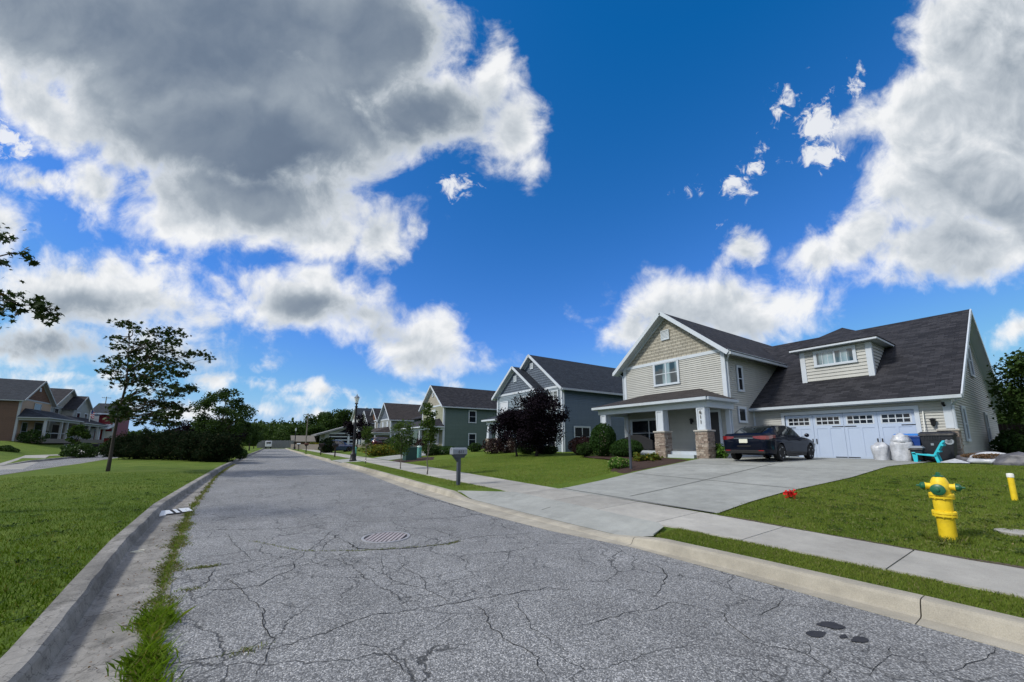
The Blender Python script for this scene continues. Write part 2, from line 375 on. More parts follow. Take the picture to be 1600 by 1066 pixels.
def concrete_mat(name, col, joints=None, stain=.2):
    m = bpy.data.materials.new(name); m.use_nodes = True; t = NT(m.node_tree); b = t.n['Principled BSDF']
    tc = t.node('ShaderNodeTexCoord').outputs['Object']
    big = t.noise(tc, .35, 6, .6); med = t.noise(tc, 2.6, 6, .68); fine = t.noise(tc, 120, 3, .7); sp = t.voro(tc, 55)
    f = t.math('MULTIPLY', t.lin(big, .3, .7, 1 - stain, 1 + stain * .7), t.lin(med, .3, .7, 1 - stain * .7, 1 + stain * .6)); f = t.math('MULTIPLY', f, t.lin(fine, .25, .75, .8, 1.2)); f = t.math('MULTIPLY', f, t.lin(t.node('ShaderNodeNewGeometry').outputs['Random Per Island'], 0, 1, .9, 1.08))
    c = t.vmath('SCALE', tuple(col), f); c = t.mix(t.ss(t.noise(tc, 1.1, 7, .7), .56, .72, 0, .5), c, tuple(q * .55 for q in col))
    if stain > .4:
        c = t.mix(t.ss(t.noise(t.vmath('MULTIPLY', tc, (1, .45, 2.2)), 3.2, 8, .74), .47, .68, 0, .72), c, (.07, .068, .06)); c = t.mix(t.ss(t.voro(t.vmath('ADD', tc, t.vmath('SCALE', t.noise(tc, 6, 3, .6, out=1), .2)), 7, 'DISTANCE_TO_EDGE'), .006, .03, .55, 0), c, (.05, .048, .044)); c = t.mix(t.ss(t.voro(tc, 38), .0, .25, .55, 0), c, (.36, .355, .34))
    c = t.mix(t.ss(sp, .0, .16, .5, 0), c, (.30, .28, .25))
    t.put(b.inputs['Base Color'], c); b.inputs['Roughness'].default_value = .88; b.inputs['Specular IOR Level'].default_value = .25
    bn = t.node('ShaderNodeBump'); bn.inputs['Strength'].default_value = .35; bn.inputs['Distance'].default_value = .006
    t.put(bn.inputs['Height'], t.math('ADD', fine, t.math('MULTIPLY', med, 1.5))); t.l.new(bn.outputs[0], b.inputs['Normal'])
    M[name] = m; return m
def asphalt_mat():
    m = bpy.data.materials.new('asphalt'); m.use_nodes = True; t = NT(m.node_tree); b = t.n['Principled BSDF']
    tc = t.node('ShaderNodeTexCoord').outputs['Object']
    cell = t.node('ShaderNodeTexVoronoi'); t.put(cell.inputs['Vector'], tc); cell.inputs['Scale'].default_value = 92
    st = t.sep(cell.outputs['Color'])[0]; cell2 = t.voro(tc, 170, out=1); st2 = t.sep(cell2)[1]
    agg = t.ramp(t.math('ADD', t.math('MULTIPLY', st, .7), t.math('MULTIPLY', st2, .3)), [(.0, (.082, .084, .086)), (.35, (.185, .190, .196)), (.62, (.30, .306, .31)), (.85, (.48, .483, .483)), (1.0, (.72, .72, .71))])
    edge = t.ss(cell.outputs['Distance'], .35, .65, 1.0, .62)
    big = t.noise(tc, .22, 5, .6); med = t.noise(tc, 1.7, 6, .65); lane = t.noise(t.vmath('MULTIPLY', tc, (1, .10, 1)), .8, 4, .5)
    f = t.math('MULTIPLY', t.lin(big, .3, .7, .84, 1.14), t.lin(med, .3, .7, .84, 1.13)); f = t.math('MULTIPLY', f, t.lin(lane, .3, .7, .92, 1.07)); f = t.math('MULTIPLY', f, edge)
    c = t.vmath('SCALE', agg, f)
    wv = t.vmath('ADD', tc, t.vmath('SCALE', t.vmath('SUBTRACT', t.noise(tc, 1.4, 5, .6, out=1), (.5, .5, .5)), .55))
    cr = t.voro(wv, .85, 'DISTANCE_TO_EDGE'); crm = t.math('MULTIPLY', t.ss(cr, .003, .009, .75, 0), t.ss(t.noise(tc, .45, 3, .5), .38, .52))
    cr2 = t.voro(wv, 2.7, 'DISTANCE_TO_EDGE'); crm2 = t.math('MULTIPLY', t.ss(cr2, .007, .022, .6, 0), t.ss(t.noise(t.vmath('ADD', tc, (9, 4, 0)), .55, 3, .5), .48, .58))
    crk = t.math('MAXIMUM', crm, crm2); c = t.mix(crk, c, (.022, .024, .026))
    t.put(b.inputs['Base Color'], c); b.inputs['Roughness'].default_value = .82; b.inputs['Specular IOR Level'].default_value = .35
    bn = t.node('ShaderNodeBump'); bn.inputs['Strength'].default_value = .6; bn.inputs['Distance'].default_value = .006
    t.put(bn.inputs['Height'], t.math('SUBTRACT', t.math('SUBTRACT', st, t.math('MULTIPLY', cell.outputs['Distance'], .9)), t.math('MULTIPLY', crk, 2.0))); t.l.new(bn.outputs[0], b.inputs['Normal'])
    M['asphalt'] = m
def lawn_mat():
    m = bpy.data.materials.new('lawn'); m.use_nodes = True; t = NT(m.node_tree); b = t.n['Principled BSDF']
    tc = t.node('ShaderNodeTexCoord').outputs['Object']
    big = t.noise(tc, .16, 5, .6); med = t.noise(tc, 1.2, 6, .65); fine = t.noise(tc, 28, 4, .75); st = t.noise(t.vmath('MULTIPLY', tc, (1, .25, 1)), 55, 3, .7)
    f = t.math('ADD', t.math('MULTIPLY', med, .55), t.math('MULTIPLY', big, .45))
    c = t.ramp(f, [(.32, (.058, .105, .010)), (.48, (.092, .145, .016)), (.6, (.128, .172, .026)), (.72, (.18, .19, .055))])
    c = t.vmath('SCALE', c, t.math('MULTIPLY', t.lin(fine, .3, .7, .55, 1.45), t.lin(st, .3, .7, .75, 1.25)))
    t.put(b.inputs['Base Color'], c); b.inputs['Roughness'].default_value = .9; b.inputs['Specular IOR Level'].default_value = .15
    bn = t.node('ShaderNodeBump'); bn.inputs['Strength'].default_value = .9; bn.inputs['Distance'].default_value = .03
    t.put(bn.inputs['Height'], t.math('ADD', fine, st)); t.l.new(bn.outputs[0], b.inputs['Normal'])
    M['lawn'] = m
asphalt_mat(); lawn_mat()
concrete_mat('pavement', (.36, .35, .32), stain=.2); concrete_mat('kerb_concrete', (.275, .265, .245), stain=.42)
concrete_mat('kerb_tan', (.345, .32, .265), stain=.28); concrete_mat('driveway_concrete', (.30, .31, .292), stain=.2)
mat('joint', (.035, .034, .03), .95, var=.3); mat('crack', (.018, .019, .02), .95, var=.4, vs=20); mat('oil', (.03, .03, .034), .6, var=.3, vs=14)
mat('mulch', (.045, .026, .02), .95, var=.6, vs=30, bump=1, bs=50); mat('soil', (.09, .07, .05), .95, var=.4, vs=20, bump=1, bs=40)
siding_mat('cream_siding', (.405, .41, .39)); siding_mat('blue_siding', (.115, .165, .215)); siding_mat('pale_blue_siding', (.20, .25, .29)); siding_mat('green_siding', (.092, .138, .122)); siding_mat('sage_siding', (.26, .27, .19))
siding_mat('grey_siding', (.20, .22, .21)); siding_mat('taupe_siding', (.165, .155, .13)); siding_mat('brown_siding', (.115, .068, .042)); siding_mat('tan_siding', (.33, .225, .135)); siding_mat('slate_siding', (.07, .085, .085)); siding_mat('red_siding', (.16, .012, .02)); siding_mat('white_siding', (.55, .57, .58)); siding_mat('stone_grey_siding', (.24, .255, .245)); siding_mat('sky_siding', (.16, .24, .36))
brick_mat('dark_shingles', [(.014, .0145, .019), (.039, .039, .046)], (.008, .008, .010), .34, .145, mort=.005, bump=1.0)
brick_mat('brown_shingles', [(.034, .029, .029), (.056, .049, .047)], (.013, .011, .011), .34, .145, bump=.8)
brick_mat('blue_shingles', [(.017, .023, .033), (.032, .040, .053)], (.008, .01, .013), .34, .145, bump=.8)
brick_mat('cream_shakes', [(.38, .36, .305), (.325, .31, .265)], (.13, .115, .095), .30, .20, mort=.012, bump=.5, fine=30, vary=.1)
brick_mat('blue_shakes', [(.10, .125, .165), (.125, .155, .20)], (.03, .04, .055), .34, .22, mort=.014, bump=.5, fine=30, vary=.1)
brick_mat('brown_shakes', [(.12, .066, .042), (.15, .085, .055)], (.04, .025, .02), .34, .22, mort=.014, bump=.5, fine=30, vary=.1)
mat('white_trim', (.50, .55, .61), .5, var=.05, vs=2, dirt=((.45, .45, .43), .35)); mat('gutter_white', (.44, .49, .54), .4, var=.06, vs=3, dirt=((.35, .36, .35), .4))
mat('door_white', (.40, .48, .62), .45, var=.03, vs=1.5); mat('soffit', (.42, .44, .44), .7, var=.05)
mat('black_metal', (.012, .012, .014), .45, var=.2); mat('dark_wood', (.03, .02, .018), .7, var=.3); mat('post_grey', (.05, .06, .078), .5, var=.12, vs=8, dirt=((.05, .055, .06), .6))
mat('box_grey', (.20, .225, .26), .45, var=.08, vs=6, dirt=((.2, .21, .22), .5)); mat('number_black', (.015, .015, .018), .5, var=0); mat('number_bronze', (.09, .07, .04), .4, metal=.4, var=0)
mat('hydrant_yellow', (.74, .53, .018), .48, spec=.4, var=.12, vs=9, dirt=((.36, .25, .04), .6), bump=.25, bs=45, chip=(.16, .08, .03)); mat('hydrant_green', (.01, .10, .045), .4, spec=.5, var=.15, vs=12); mat('cap_white', (.75, .75, .7), .5, var=.08)
mat('iron', (.34, .31, .32), .65, metal=.1, var=.25, vs=14, bump=.3, bs=60); mat('iron_ring', (.36, .36, .37), .5, metal=.3, var=.2, vs=14); mat('iron_dark', (.03, .028, .03), .7, var=.2)
mat('paper_white', (.70, .73, .75), .6, var=.06, vs=12); mat('paper_black', (.012, .012, .015), .5, var=.1)
mat('red_flower', (.55, .015, .012), .5, var=.3, vs=40); mat('turquoise', (.02, .46, .56), .4, spec=.45, var=.08, vs=5); mat('bag_white', (.42, .44, .48), .34, spec=.5, var=.25, vs=9, bump=1.0, bs=12)
mat('bag_dark', (.10, .10, .115), .45, var=.5, vs=7, bump=.6, bs=9); mat('bin_black', (.014, .016, .022), .45, spec=.4, var=.15); mat('bin_blue', (.015, .055, .25), .4, var=.1); mat('lid_blue', (.03, .16, .50), .35, var=.08); mat('emblem', (.22, .25, .28), .5, var=0)
mat('stone_cap', (.40, .385, .35), .8, var=.15, vs=10, bump=.3); mat('grey_trim', (.30, .325, .34), .6, var=.08, vs=2); mat('bark', (.045, .038, .032), .92, var=.35, vs=18, bump=1, bs=24); mat('pale_bark', (.13, .115, .10), .9, var=.3, vs=20, bump=.8, bs=30); mat('dark_bark', (.028, .022, .022), .9, var=.3, vs=20, bump=.8, bs=30)  # includes a darker grey trim for the houses across the side road
mat('weathered_wood', (.16, .145, .125), .9, var=.3, vs=5, bump=.5, bs=20); mat('transformer_green', (.022, .055, .048), .5, var=.15); mat('teal_plastic', (.12, .34, .30), .45, var=.08); mat('teal_top', (.38, .50, .46), .5, var=.06)
mat('lamp_glass', (.62, .65, .62), .25, spec=.6, var=.05); mat('cushion_dark', (.018, .019, .022), .8, var=.2); mat('door_dark', (.03, .03, .035), .4, var=.1); mat('fence_grey', (.20, .205, .21), .8, var=.12, vs=3); mat('brick_red', (.12, .055, .04), .9, var=.3, vs=8)
glass_mat('window_dark', (.010, .013, .018), spec=.4); glass_mat('window_blind', (.10, .12, .13), rough=.06, curtain=(.22, .24, .24)); glass_mat('window_curtain', (.02, .035, .045), curtain=(.26, .36, .40)); glass_mat('window_white', (.55, .56, .58), rough=.1)
glass_mat('car_glass', (.01, .014, .016), rough=.02)
mat('paint_navy', (.002, .004, .012), .5, spec=.03, var=.0, coat=.38); mat('paint_blue', (.012, .03, .11), .25, spec=.6, var=0, coat=1); mat('paint_maroon', (.05, .008, .014), .25, spec=.6, var=0, coat=1); mat('paint_white', (.7, .72, .74), .3, var=0, coat=1)
mat('tyre', (.012, .012, .013), .85, var=.15); mat('rim', (.6, .61, .63), .3, metal=.6, var=.05); mat('rim_dark', (.02, .02, .022), .4, var=0); mat('tail_red', (.16, .006, .008), .15, spec=.7, var=0, coat=1); mat('plate', (.62, .62, .52), .5, var=.1, vs=30); mat('plastic_black', (.011, .011, .012), .6, var=.1); mat('chrome', (.5, .5, .52), .15, metal=1, var=0); mat('reflector', (.3, .01, .01), .2, var=0)
mat('flag_red', (.45, .03, .04), .8, var=.1); mat('flag_white', (.7, .7, .7), .8, var=.05); mat('flag_blue', (.02, .03, .16), .8, var=.05)
leaf_mat('maple_leaf', (.013, .030, .009), (.034, .056, .015), .2, c3=(.045, .036, .016)); leaf_mat('tree_leaf', (.022, .048, .012), (.055, .092, .022), .30); leaf_mat('far_leaf', (.020, .046, .014), (.055, .092, .024), .26); leaf_mat('purple_leaf', (.005, .0035, .007), (.013, .008, .013), .06, rough=.8)
leaf_mat('shrub_leaf', (.016, .038, .010), (.038, .070, .016), .2); leaf_mat('topiary_leaf', (.014, .040, .010), (.040, .082, .018), .2); leaf_mat('juniper_leaf', (.005, .012, .005), (.014, .028, .009), .08, rough=.9, c3=(.036, .03, .015)); leaf_mat('sapling_leaf', (.03, .062, .014), (.075, .115, .028), .35); leaf_mat('yellow_leaf', (.05, .09, .015), (.14, .15, .025), .3, c3=(.36, .22, .02)); leaf_mat('flower_leaf', (.05, .13, .02), (.12, .22, .04), .3, c3=(.45, .42, .22)); leaf_mat('red_leaf', (.018, .010, .012), (.04, .02, .018), .15)
leaf_mat('dry_leaf', (.10, .06, .035), (.20, .13, .08), .2)
leaf_mat('grass_blade', (.030, .075, .003), (.105, .160, .010), .36, patch=.8, c3=(.14, .13, .04), rw=.4); leaf_mat('grass_dull', (.080, .140, .016), (.23, .265, .058), .35, patch=.55, c3=(.24, .22, .11), rw=.4); leaf_mat('weed_blade', (.085, .17, .008), (.19, .28, .03), .35, patch=1.2, c3=(.22, .19, .09)); leaf_mat('weed_dry', (.10, .14, .035), (.20, .21, .08), .3, patch=1.2, c3=(.26, .2, .12))
def stone_mat():
    m = bpy.data.materials.new('stacked_stone'); m.use_nodes = True; t = NT(m.node_tree); b = t.n['Principled BSDF']
    rnd = t.node('ShaderNodeNewGeometry').outputs['Random Per Island']; tc = t.node('ShaderNodeTexCoord').outputs['Object']
    c = t.ramp(rnd, [(0, (.16, .12, .095)), (.25, (.30, .245, .20)), (.5, (.22, .17, .14)), (.75, (.38, .33, .28)), (1, (.26, .20, .165))])
    n = t.noise(tc, 14, 5, .7); t.put(b.inputs['Base Color'], t.vmath('SCALE', c, t.lin(n, .3, .7, .65, 1.3))); b.inputs['Roughness'].default_value = .9
    bn = t.node('ShaderNodeBump'); bn.inputs['Strength'].default_value = .8; bn.inputs['Distance'].default_value = .012; t.put(bn.inputs['Height'], t.noise(tc, 26, 5, .7)); t.l.new(bn.outputs[0], b.inputs['Normal'])
    M['stacked_stone'] = m
stone_mat()

# ------------------------------------------------------------------ the ground, road, kerbs, paths
def curve(pts):
    ys = [p[0] for p in pts]; xs = [p[1] for p in pts]
    return lambda Y: np.interp(Y, ys, xs)
LB = curve([(-15, -1.25), (3, -1.27), (4.1, -1.28), (5.8, -1.46), (7.9, -1.66), (12, -1.9), (17, -1.92), (29, -1.86), (50, -1.25), (85, 0), (160, 2.2)])    # left kerb, grass side
LA = curve([(-15, -.30), (3.5, -.42), (6.2, -.72), (11.4, -1.12), (22, -1.45), (29, -1.42), (50, -.82), (85, .42), (160, 2.6)])                            # left edge of the asphalt
RA = curve([(-15, 4.86), (2.2, 4.86), (4.0, 4.80), (5.5, 4.46), (7.6, 4.28), (12.9, 4.30), (20, 4.62), (30, 4.74), (48, 4.78), (72, 5.0), (130, 5.8), (160, 6.2)])
RB = curve([(-15, 5.30), (1, 5.28), (2.5, 5.22), (4, 5.12), (7, 4.98), (10, 4.94), (14, 5.0), (21, 5.22), (30, 5.32), (48, 5.30), (73, 5.5), (130, 6.3), (160, 6.7)])
SN = curve([(-15, 5.97), (3.9, 5.9), (9.3, 6.2), (14, 6.15), (17, 6.2), (27.7, 6.6), (37, 7.0), (60, 7.3), (130, 8.0), (160, 8.4)])
SF = curve([(-15, 7.0), (1, 7.1), (4.1, 7.4), (9, 7.62), (16, 7.98), (26, 8.4), (60, 8.8), (130, 9.5), (160, 9.9)])
QN = curve([(-15, -8.2), (20, -8.9), (26, -9.25), (32, -9.7), (39, -10.1), (46, -10.7), (70, -11.8), (160, -15)])
QF = curve([(-15, -12.6), (20, -13.2), (38, -13.45), (46.7, -15.2), (54, -15.7), (70, -16.5), (160, -20)])
def dropped(Y): return max([0.0] + [max(0.0, min(1.0, (Y - a + .3) / .5, (b_ + .3 - Y) / .5)) for a, b_ in ((4.15, 9.75), (30.8, 36.4))])
def zcols(Y):
    dk = dropped(Y)
    lb, la, ra, rb, sn, sf, qn, qf = (float(f(Y)) for f in (LB, LA, RA, RB, SN, SF, QN, QF))
    return [(-1500, 2.2), (-200, 2.0), (-40, 1.85), (-27.6, 1.8), (qf - 3.2, .3), (qf, .15), (qf + .02, -.06), (qn - .02, -.06), (qn, .15), ((lb + qn) / 2, .24), (lb - .6, .165), (lb - .02, .135), (lb, -.06),
            (rb, -.06), (rb + .02, .135 - .15 * dk), (sn, .15 - .03 * dk), (sf, .17), (sf + 3.2, .36), (sf + 9.3, .80), (22, .82), (80, .84), (300, .9), (1500, .9)]
def tz(X, Y):
    c = zcols(Y); return float(np.interp(X, [q[0] for q in c], [q[1] for q in c]))
def gt(px, py):
    z = .3
    for i in range(50):
        q = gp(px, py, z); z = .5 * z + .5 * tz(q[0], q[1])
    return Vector((q[0], q[1], tz(q[0], q[1])))
rows = [-1200, -300, -60] + list(np.arange(-15, 3, 1.0)) + list(np.arange(3, 11, .25)) + list(np.arange(11, 60, .5)) + [62, 66, 70, 75, 80, 90, 100, 115, 130, 145, 160, 250, 500, 1500]
gm = MB(); nc = len(zcols(0))
for Y in rows: gm.v += [(x, float(Y), z) for x, z in zcols(float(np.clip(Y, -15, 160)))]
for i in range(len(rows) - 1):
    for j in range(nc - 1): gm.f.append((i * nc + j, i * nc + j + 1, (i + 1) * nc + j + 1, (i + 1) * nc + j))
tag(gm.build('ground', M['lawn']), kind='structure')
def strip(fa, fb, za, zb, y0, y1, step=1.0):
    b = MB(); ys = np.append(np.arange(y0, y1, step), y1)
    for Y in ys: b.v += [(float(fa(Y)), float(Y), za), (float(fb(Y)), float(Y), zb)]
    b.f = [(2 * i, 2 * i + 1, 2 * i + 3, 2 * i + 2) for i in range(len(ys) - 1)]
    return b
tag(strip(LA, RA, 0, 0, -15, 118).build('road', M['asphalt']), kind='structure')
tag(strip(QF, QN, 0, 0, -15, 118).build('side_road', M['asphalt']), kind='structure')
rk = random.Random(8)
# kerb with gutter pan, cast in lengths with open joints
def kerb(name, fe, fi, ztop, m, y0, y1, L=3.05, drop=(), ph=0, mtop=None):
    """fe: road-side edge of the gutter; fi: back of the kerb"""
    b = MB(); y = y0 + ph
    while y < y1:
        ye = min(y + L, y1); n = max(2, int((ye - y) / .16)); base = len(b.v)
        for k in range(n + 1):
            Y = y + .0045 + (ye - y - .009) * k / n; e, i_ = float(fe(Y)), float(fi(Y)); s_ = 1 if i_ > e else -1; wd = abs(i_ - e)
            zt = ztop
            for d0, d1, dz in drop:
                if d0 - .9 < Y < d1 + .9: zt = ztop + (dz - ztop) * min(1, (Y - d0 + .9) / .9, (d1 + .9 - Y) / .9)
            wob = .004 * math.sin(Y * 3.1) + .003 * math.sin(Y * 7.7 + 1) + (rk.gauss(0, .0028) if m is M['kerb_concrete'] else rk.gauss(0, .0015))
            kw = .17; f0 = wd - kw - .07
            prof = [(0, -.08), (0, .006), (f0, .010), (f0 + .025, .022), (f0 + .062 + wob, zt * .8), (f0 + .085 + wob, zt * .965), (f0 + .125, zt), (wd, zt - .002), (wd, -.08)]
            b.v += [(e + s_ * u_, Y, z_) for u_, z_ in prof]
        for k in range(n):
            for q in range(8):
                a0 = base + k * 9 + q; b.f.append((a0, a0 + 1, a0 + 10, a0 + 9))
        for k in (0, n): b.f.append(tuple(base + k * 9 + q for q in range(9)))
        y = ye
    return tag(b.build(name, m, smooth=False), kind='structure')
kerb('left_kerb', LA, LB, .17, M['kerb_concrete'], -15, 118, ph=-1.2)
kerb('right_kerb', RA, RB, .15, M['kerb_tan'], -15, 118, drop=[(4.6, 9.6, .035), (30.9, 36.2, .04), (56, 60, .04)], ph=.78)
kerb('side_road_kerb', lambda Y: QF(Y) + .42, QF, .16, M['kerb_concrete'], 10, 118)
kerb('median_kerb', lambda Y: QN(Y) - .42, QN, .16, M['kerb_concrete'], -15, 118)
# footpath slabs
def slabs(name, fa, fb, y0, y1, L, lift, m):
    b = MB(); y = y0
    while y < y1:
        ye = min(y + L, y1); n = 4; base = len(b.v)
        for k in range(n + 1):
            Y = y + .008 + (ye - y - .016) * k / n; xa, xb = float(fa(Y)), float(fb(Y))
            b.v += [(xa, Y, tz(xa, Y) - .12), (xa, Y, tz(xa, Y) + lift), (xb, Y, tz(xb, Y) + lift), (xb, Y, tz(xb, Y) - .12)]
        for k in range(n):
            for q in range(3): b.f.append((base + 4 * k + q, base + 4 * k + q + 1, base + 4 * k + q + 5, base + 4 * k + q + 4))
        b.f += [(base, base + 1, base + 2, base + 3), (base + 4 * n, base + 4 * n + 1, base + 4 * n + 2, base + 4 * n + 3)]
        y = ye
    return tag(b.build(name, m), kind='structure')
slabs('footpath', SN, SF, -15.3, 118, 1.52, .022, M['pavement'])
joints = MB()
def joint(p0, p1, wd=.024, lift=.034):
    p0, p1 = Vector((p0[0], p0[1], 0)), Vector((p1[0], p1[1], 0)); n = 8; d = (p1 - p0); s_ = Vector((-d.y, d.x, 0)).normalized() * wd / 2
    for k in range(n):
        a, c = p0 + d * k / n, p0 + d * (k + 1) / n
        joints.quad(*[(q.x, q.y, tz(q.x, q.y) + lift) for q in (a - s_, c - s_, c + s_, a + s_)])
# driveway of the cream house: right and left edges as functions of X, and the apron down to the gutter
DR = curve([(5.2, 3.75), (5.9, 4.0), (7.4, 4.15), (9, 4.23), (10.6, 4.2), (13.7, 3.75), (19.8, 3.45), (22.58, 3.4)])
DL = curve([(5.0, 10.3), (6.2, 9.3), (7.7, 8.9), (9.6, 9.15), (11.8, 9.6), (14.9, 9.85), (16.4, 10.0), (22.58, 10.0)])
b = MB(); xs = list(np.arange(7.52, 22.58, .5)) + [22.585]; m_ = 10
for X in xs:
    for k in range(m_ + 1):
        Y = float(DR(X) + (DL(X) - DR(X)) * k / m_); b.v.append((float(X), Y, tz(X, Y) + .024))
for i in range(len(xs) - 1):
    for k in range(m_): b.f.append((i * (m_ + 1) + k, (i + 1) * (m_ + 1) + k, (i + 1) * (m_ + 1) + k + 1, i * (m_ + 1) + k + 1))
tag(b.build('driveway', M['driveway_concrete']), kind='structure')
b = MB(); n = 28
for k in range(n + 1):
    Y = 3.85 + 6.5 * k / n; x0 = float(RB(Y)) + .004; x1 = float(SN(Y)) - .004; f = dropped(Y); fl = max(0, min(1, (Y - 3.85) / .3, (10.35 - Y) / 1.2))
    xm = x0 + (x1 - x0) * .5
    b.v += [(x0, Y, .036 + .11 * (1 - f)), (x0 + (xm - x0) * fl, Y, .10 + .05 * (1 - f)), (x0 + (x1 - x0) * fl, Y, .176)]
b.f = [(3 * k + q, 3 * k + q + 1, 3 * k + q + 4, 3 * k + q + 3) for k in range(n) for q in range(2)]
tag(b.build('driveway_apron', M['driveway_concrete']), kind='structure')
for (a, c) in (((7.9, 6.55), (22.5, 6.7)), ((11.2, 4.2), (11.6, 9.5)), ((15.2, 3.7), (15.2, 9.8)), ((18.9, 3.5), (18.9, 9.9))): joint(a, c)
joint((7.5, 4.2), (7.68, 8.9)); joint((5.25, 6.9), (6.05, 6.95), lift=.05)
# neighbour's driveway by the lamp post, its apron, and the paths across the road
b = MB(); xs = np.arange(8.6, 17.2, .6)
for X in xs:
    y0 = 30.6 + (X - 8.6) * .55; y1 = 35.6 + (X - 8.6) * .85
    for k in range(5): Y = y0 + (y1 - y0) * k / 4; b.v.append((float(X), float(Y), tz(X, Y) + .025))
b.f = [(i * 5 + k, (i + 1) * 5 + k, (i + 1) * 5 + k + 1, i * 5 + k + 1) for i in range(len(xs) - 1) for k in range(4)]
tag(b.build('neighbour_driveway', M['driveway_concrete']), kind='structure')
b = MB()
for Y in np.arange(30.6, 36.9, .7): b.v += [(float(RB(Y)) + .004, float(Y), .06), (float(SN(Y)) - .004, float(Y), .176)]
b.f = [(2 * i, 2 * i + 1, 2 * i + 3, 2 * i + 2) for i in range(len(b.v) // 2 - 1)]
tag(b.build('neighbour_apron', M['driveway_concrete']), kind='structure')
def path_px(name, pts, wd, m):
    q = [gt(x, y) for x, y in pts]; b = MB()
    for i in range(len(q) - 1):
        for k in range(8):
            a = q[i].lerp(q[i + 1], k / 8); c = q[i].lerp(q[i + 1], (k + 1) / 8); d = (c - a); s_ = Vector((-d.y, d.x, 0)).normalized() * wd / 2
            b.quad(*[(r.x, r.y, tz(r.x, r.y) + .03) for r in (a - s_, c - s_, c + s_, a + s_)])
    return tag(b.build(name, m), kind='structure')
path_px('path_to_houses', [(-60, 700), (18, 701.5), (60, 705.5), (104, 711)], 1.5, M['pavement'])
path_px('garden_path', [(24, 694), (80, 696.5), (130, 702), (165, 706)], 1.6, M['pavement'])
# bare soil between the footpath and the lawn
b = MB(); rq = random.Random(12); ys = np.arange(-6, 4.1, .12)
for Y in ys: x = float(SF(Y)); wd_ = .03 + .07 * abs(math.sin(Y * 2.3) * math.sin(Y * .9 + 1)) + rq.uniform(0, .03); b.v += [(x - .012 - rq.uniform(0, .02), float(Y), tz(x, Y) + .027), (x + wd_, float(Y), tz(x + wd_, Y) + .014)]
b.f = [(2 * i, 2 * i + 1, 2 * i + 3, 2 * i + 2) for i in range(len(ys) - 1)]; tag(b.build('soil_edge', M['soil']), kind='structure')
tag(joints.build('concrete_joints', M['joint']), kind='structure')
# mulch bed beside the driveway of the cream house
def bed(name, poly, m, lift=.03, n=14, bump=.04, seed=1):
    rs = np.random.RandomState(seed); p = np.array(poly); b = MB(); c = p.mean(0); k = len(p)
    rings = 5
    for r_ in range(rings + 1):
        for i in range(k * 4):
            a = p[i // 4] * (1 - (i % 4) / 4) + p[(i // 4 + 1) % k] * ((i % 4) / 4); q = a + (c - a) * r_ / rings
            b.v.append((q[0], q[1], tz(q[0], q[1]) + (lift + rs.rand() * bump if r_ else -.02)))
    K = k * 4
    b.f = [(r_ * K + i, r_ * K + (i + 1) % K, (r_ + 1) * K + (i + 1) % K, (r_ + 1) * K + i) for r_ in range(rings) for i in range(K)] + [tuple(rings * K + i for i in range(K))]
    return tag(b.build(name, m), kind='structure')
bed('mulch_bed', [(11.3, 9.62), (13, 9.78), (14.9, 9.93), (16.6, 10.1), (17.3, 12.2), (17.4, 16.8), (16.0, 17.2), (15.6, 14.4), (13.4, 11.3), (11.7, 10.7)], M['mulch'])
g1 = gt(648, 720); bed('transformer_bed', [(g1.x - 1.6, g1.y - 1.2), (g1.x + 1.2, g1.y - .9), (g1.x + 2.6, g1.y + 2.4), (g1.x + 1.0, g1.y + 3.4), (g1.x - 1.2, g1.y + 2.0)], M['mulch'], seed=2)

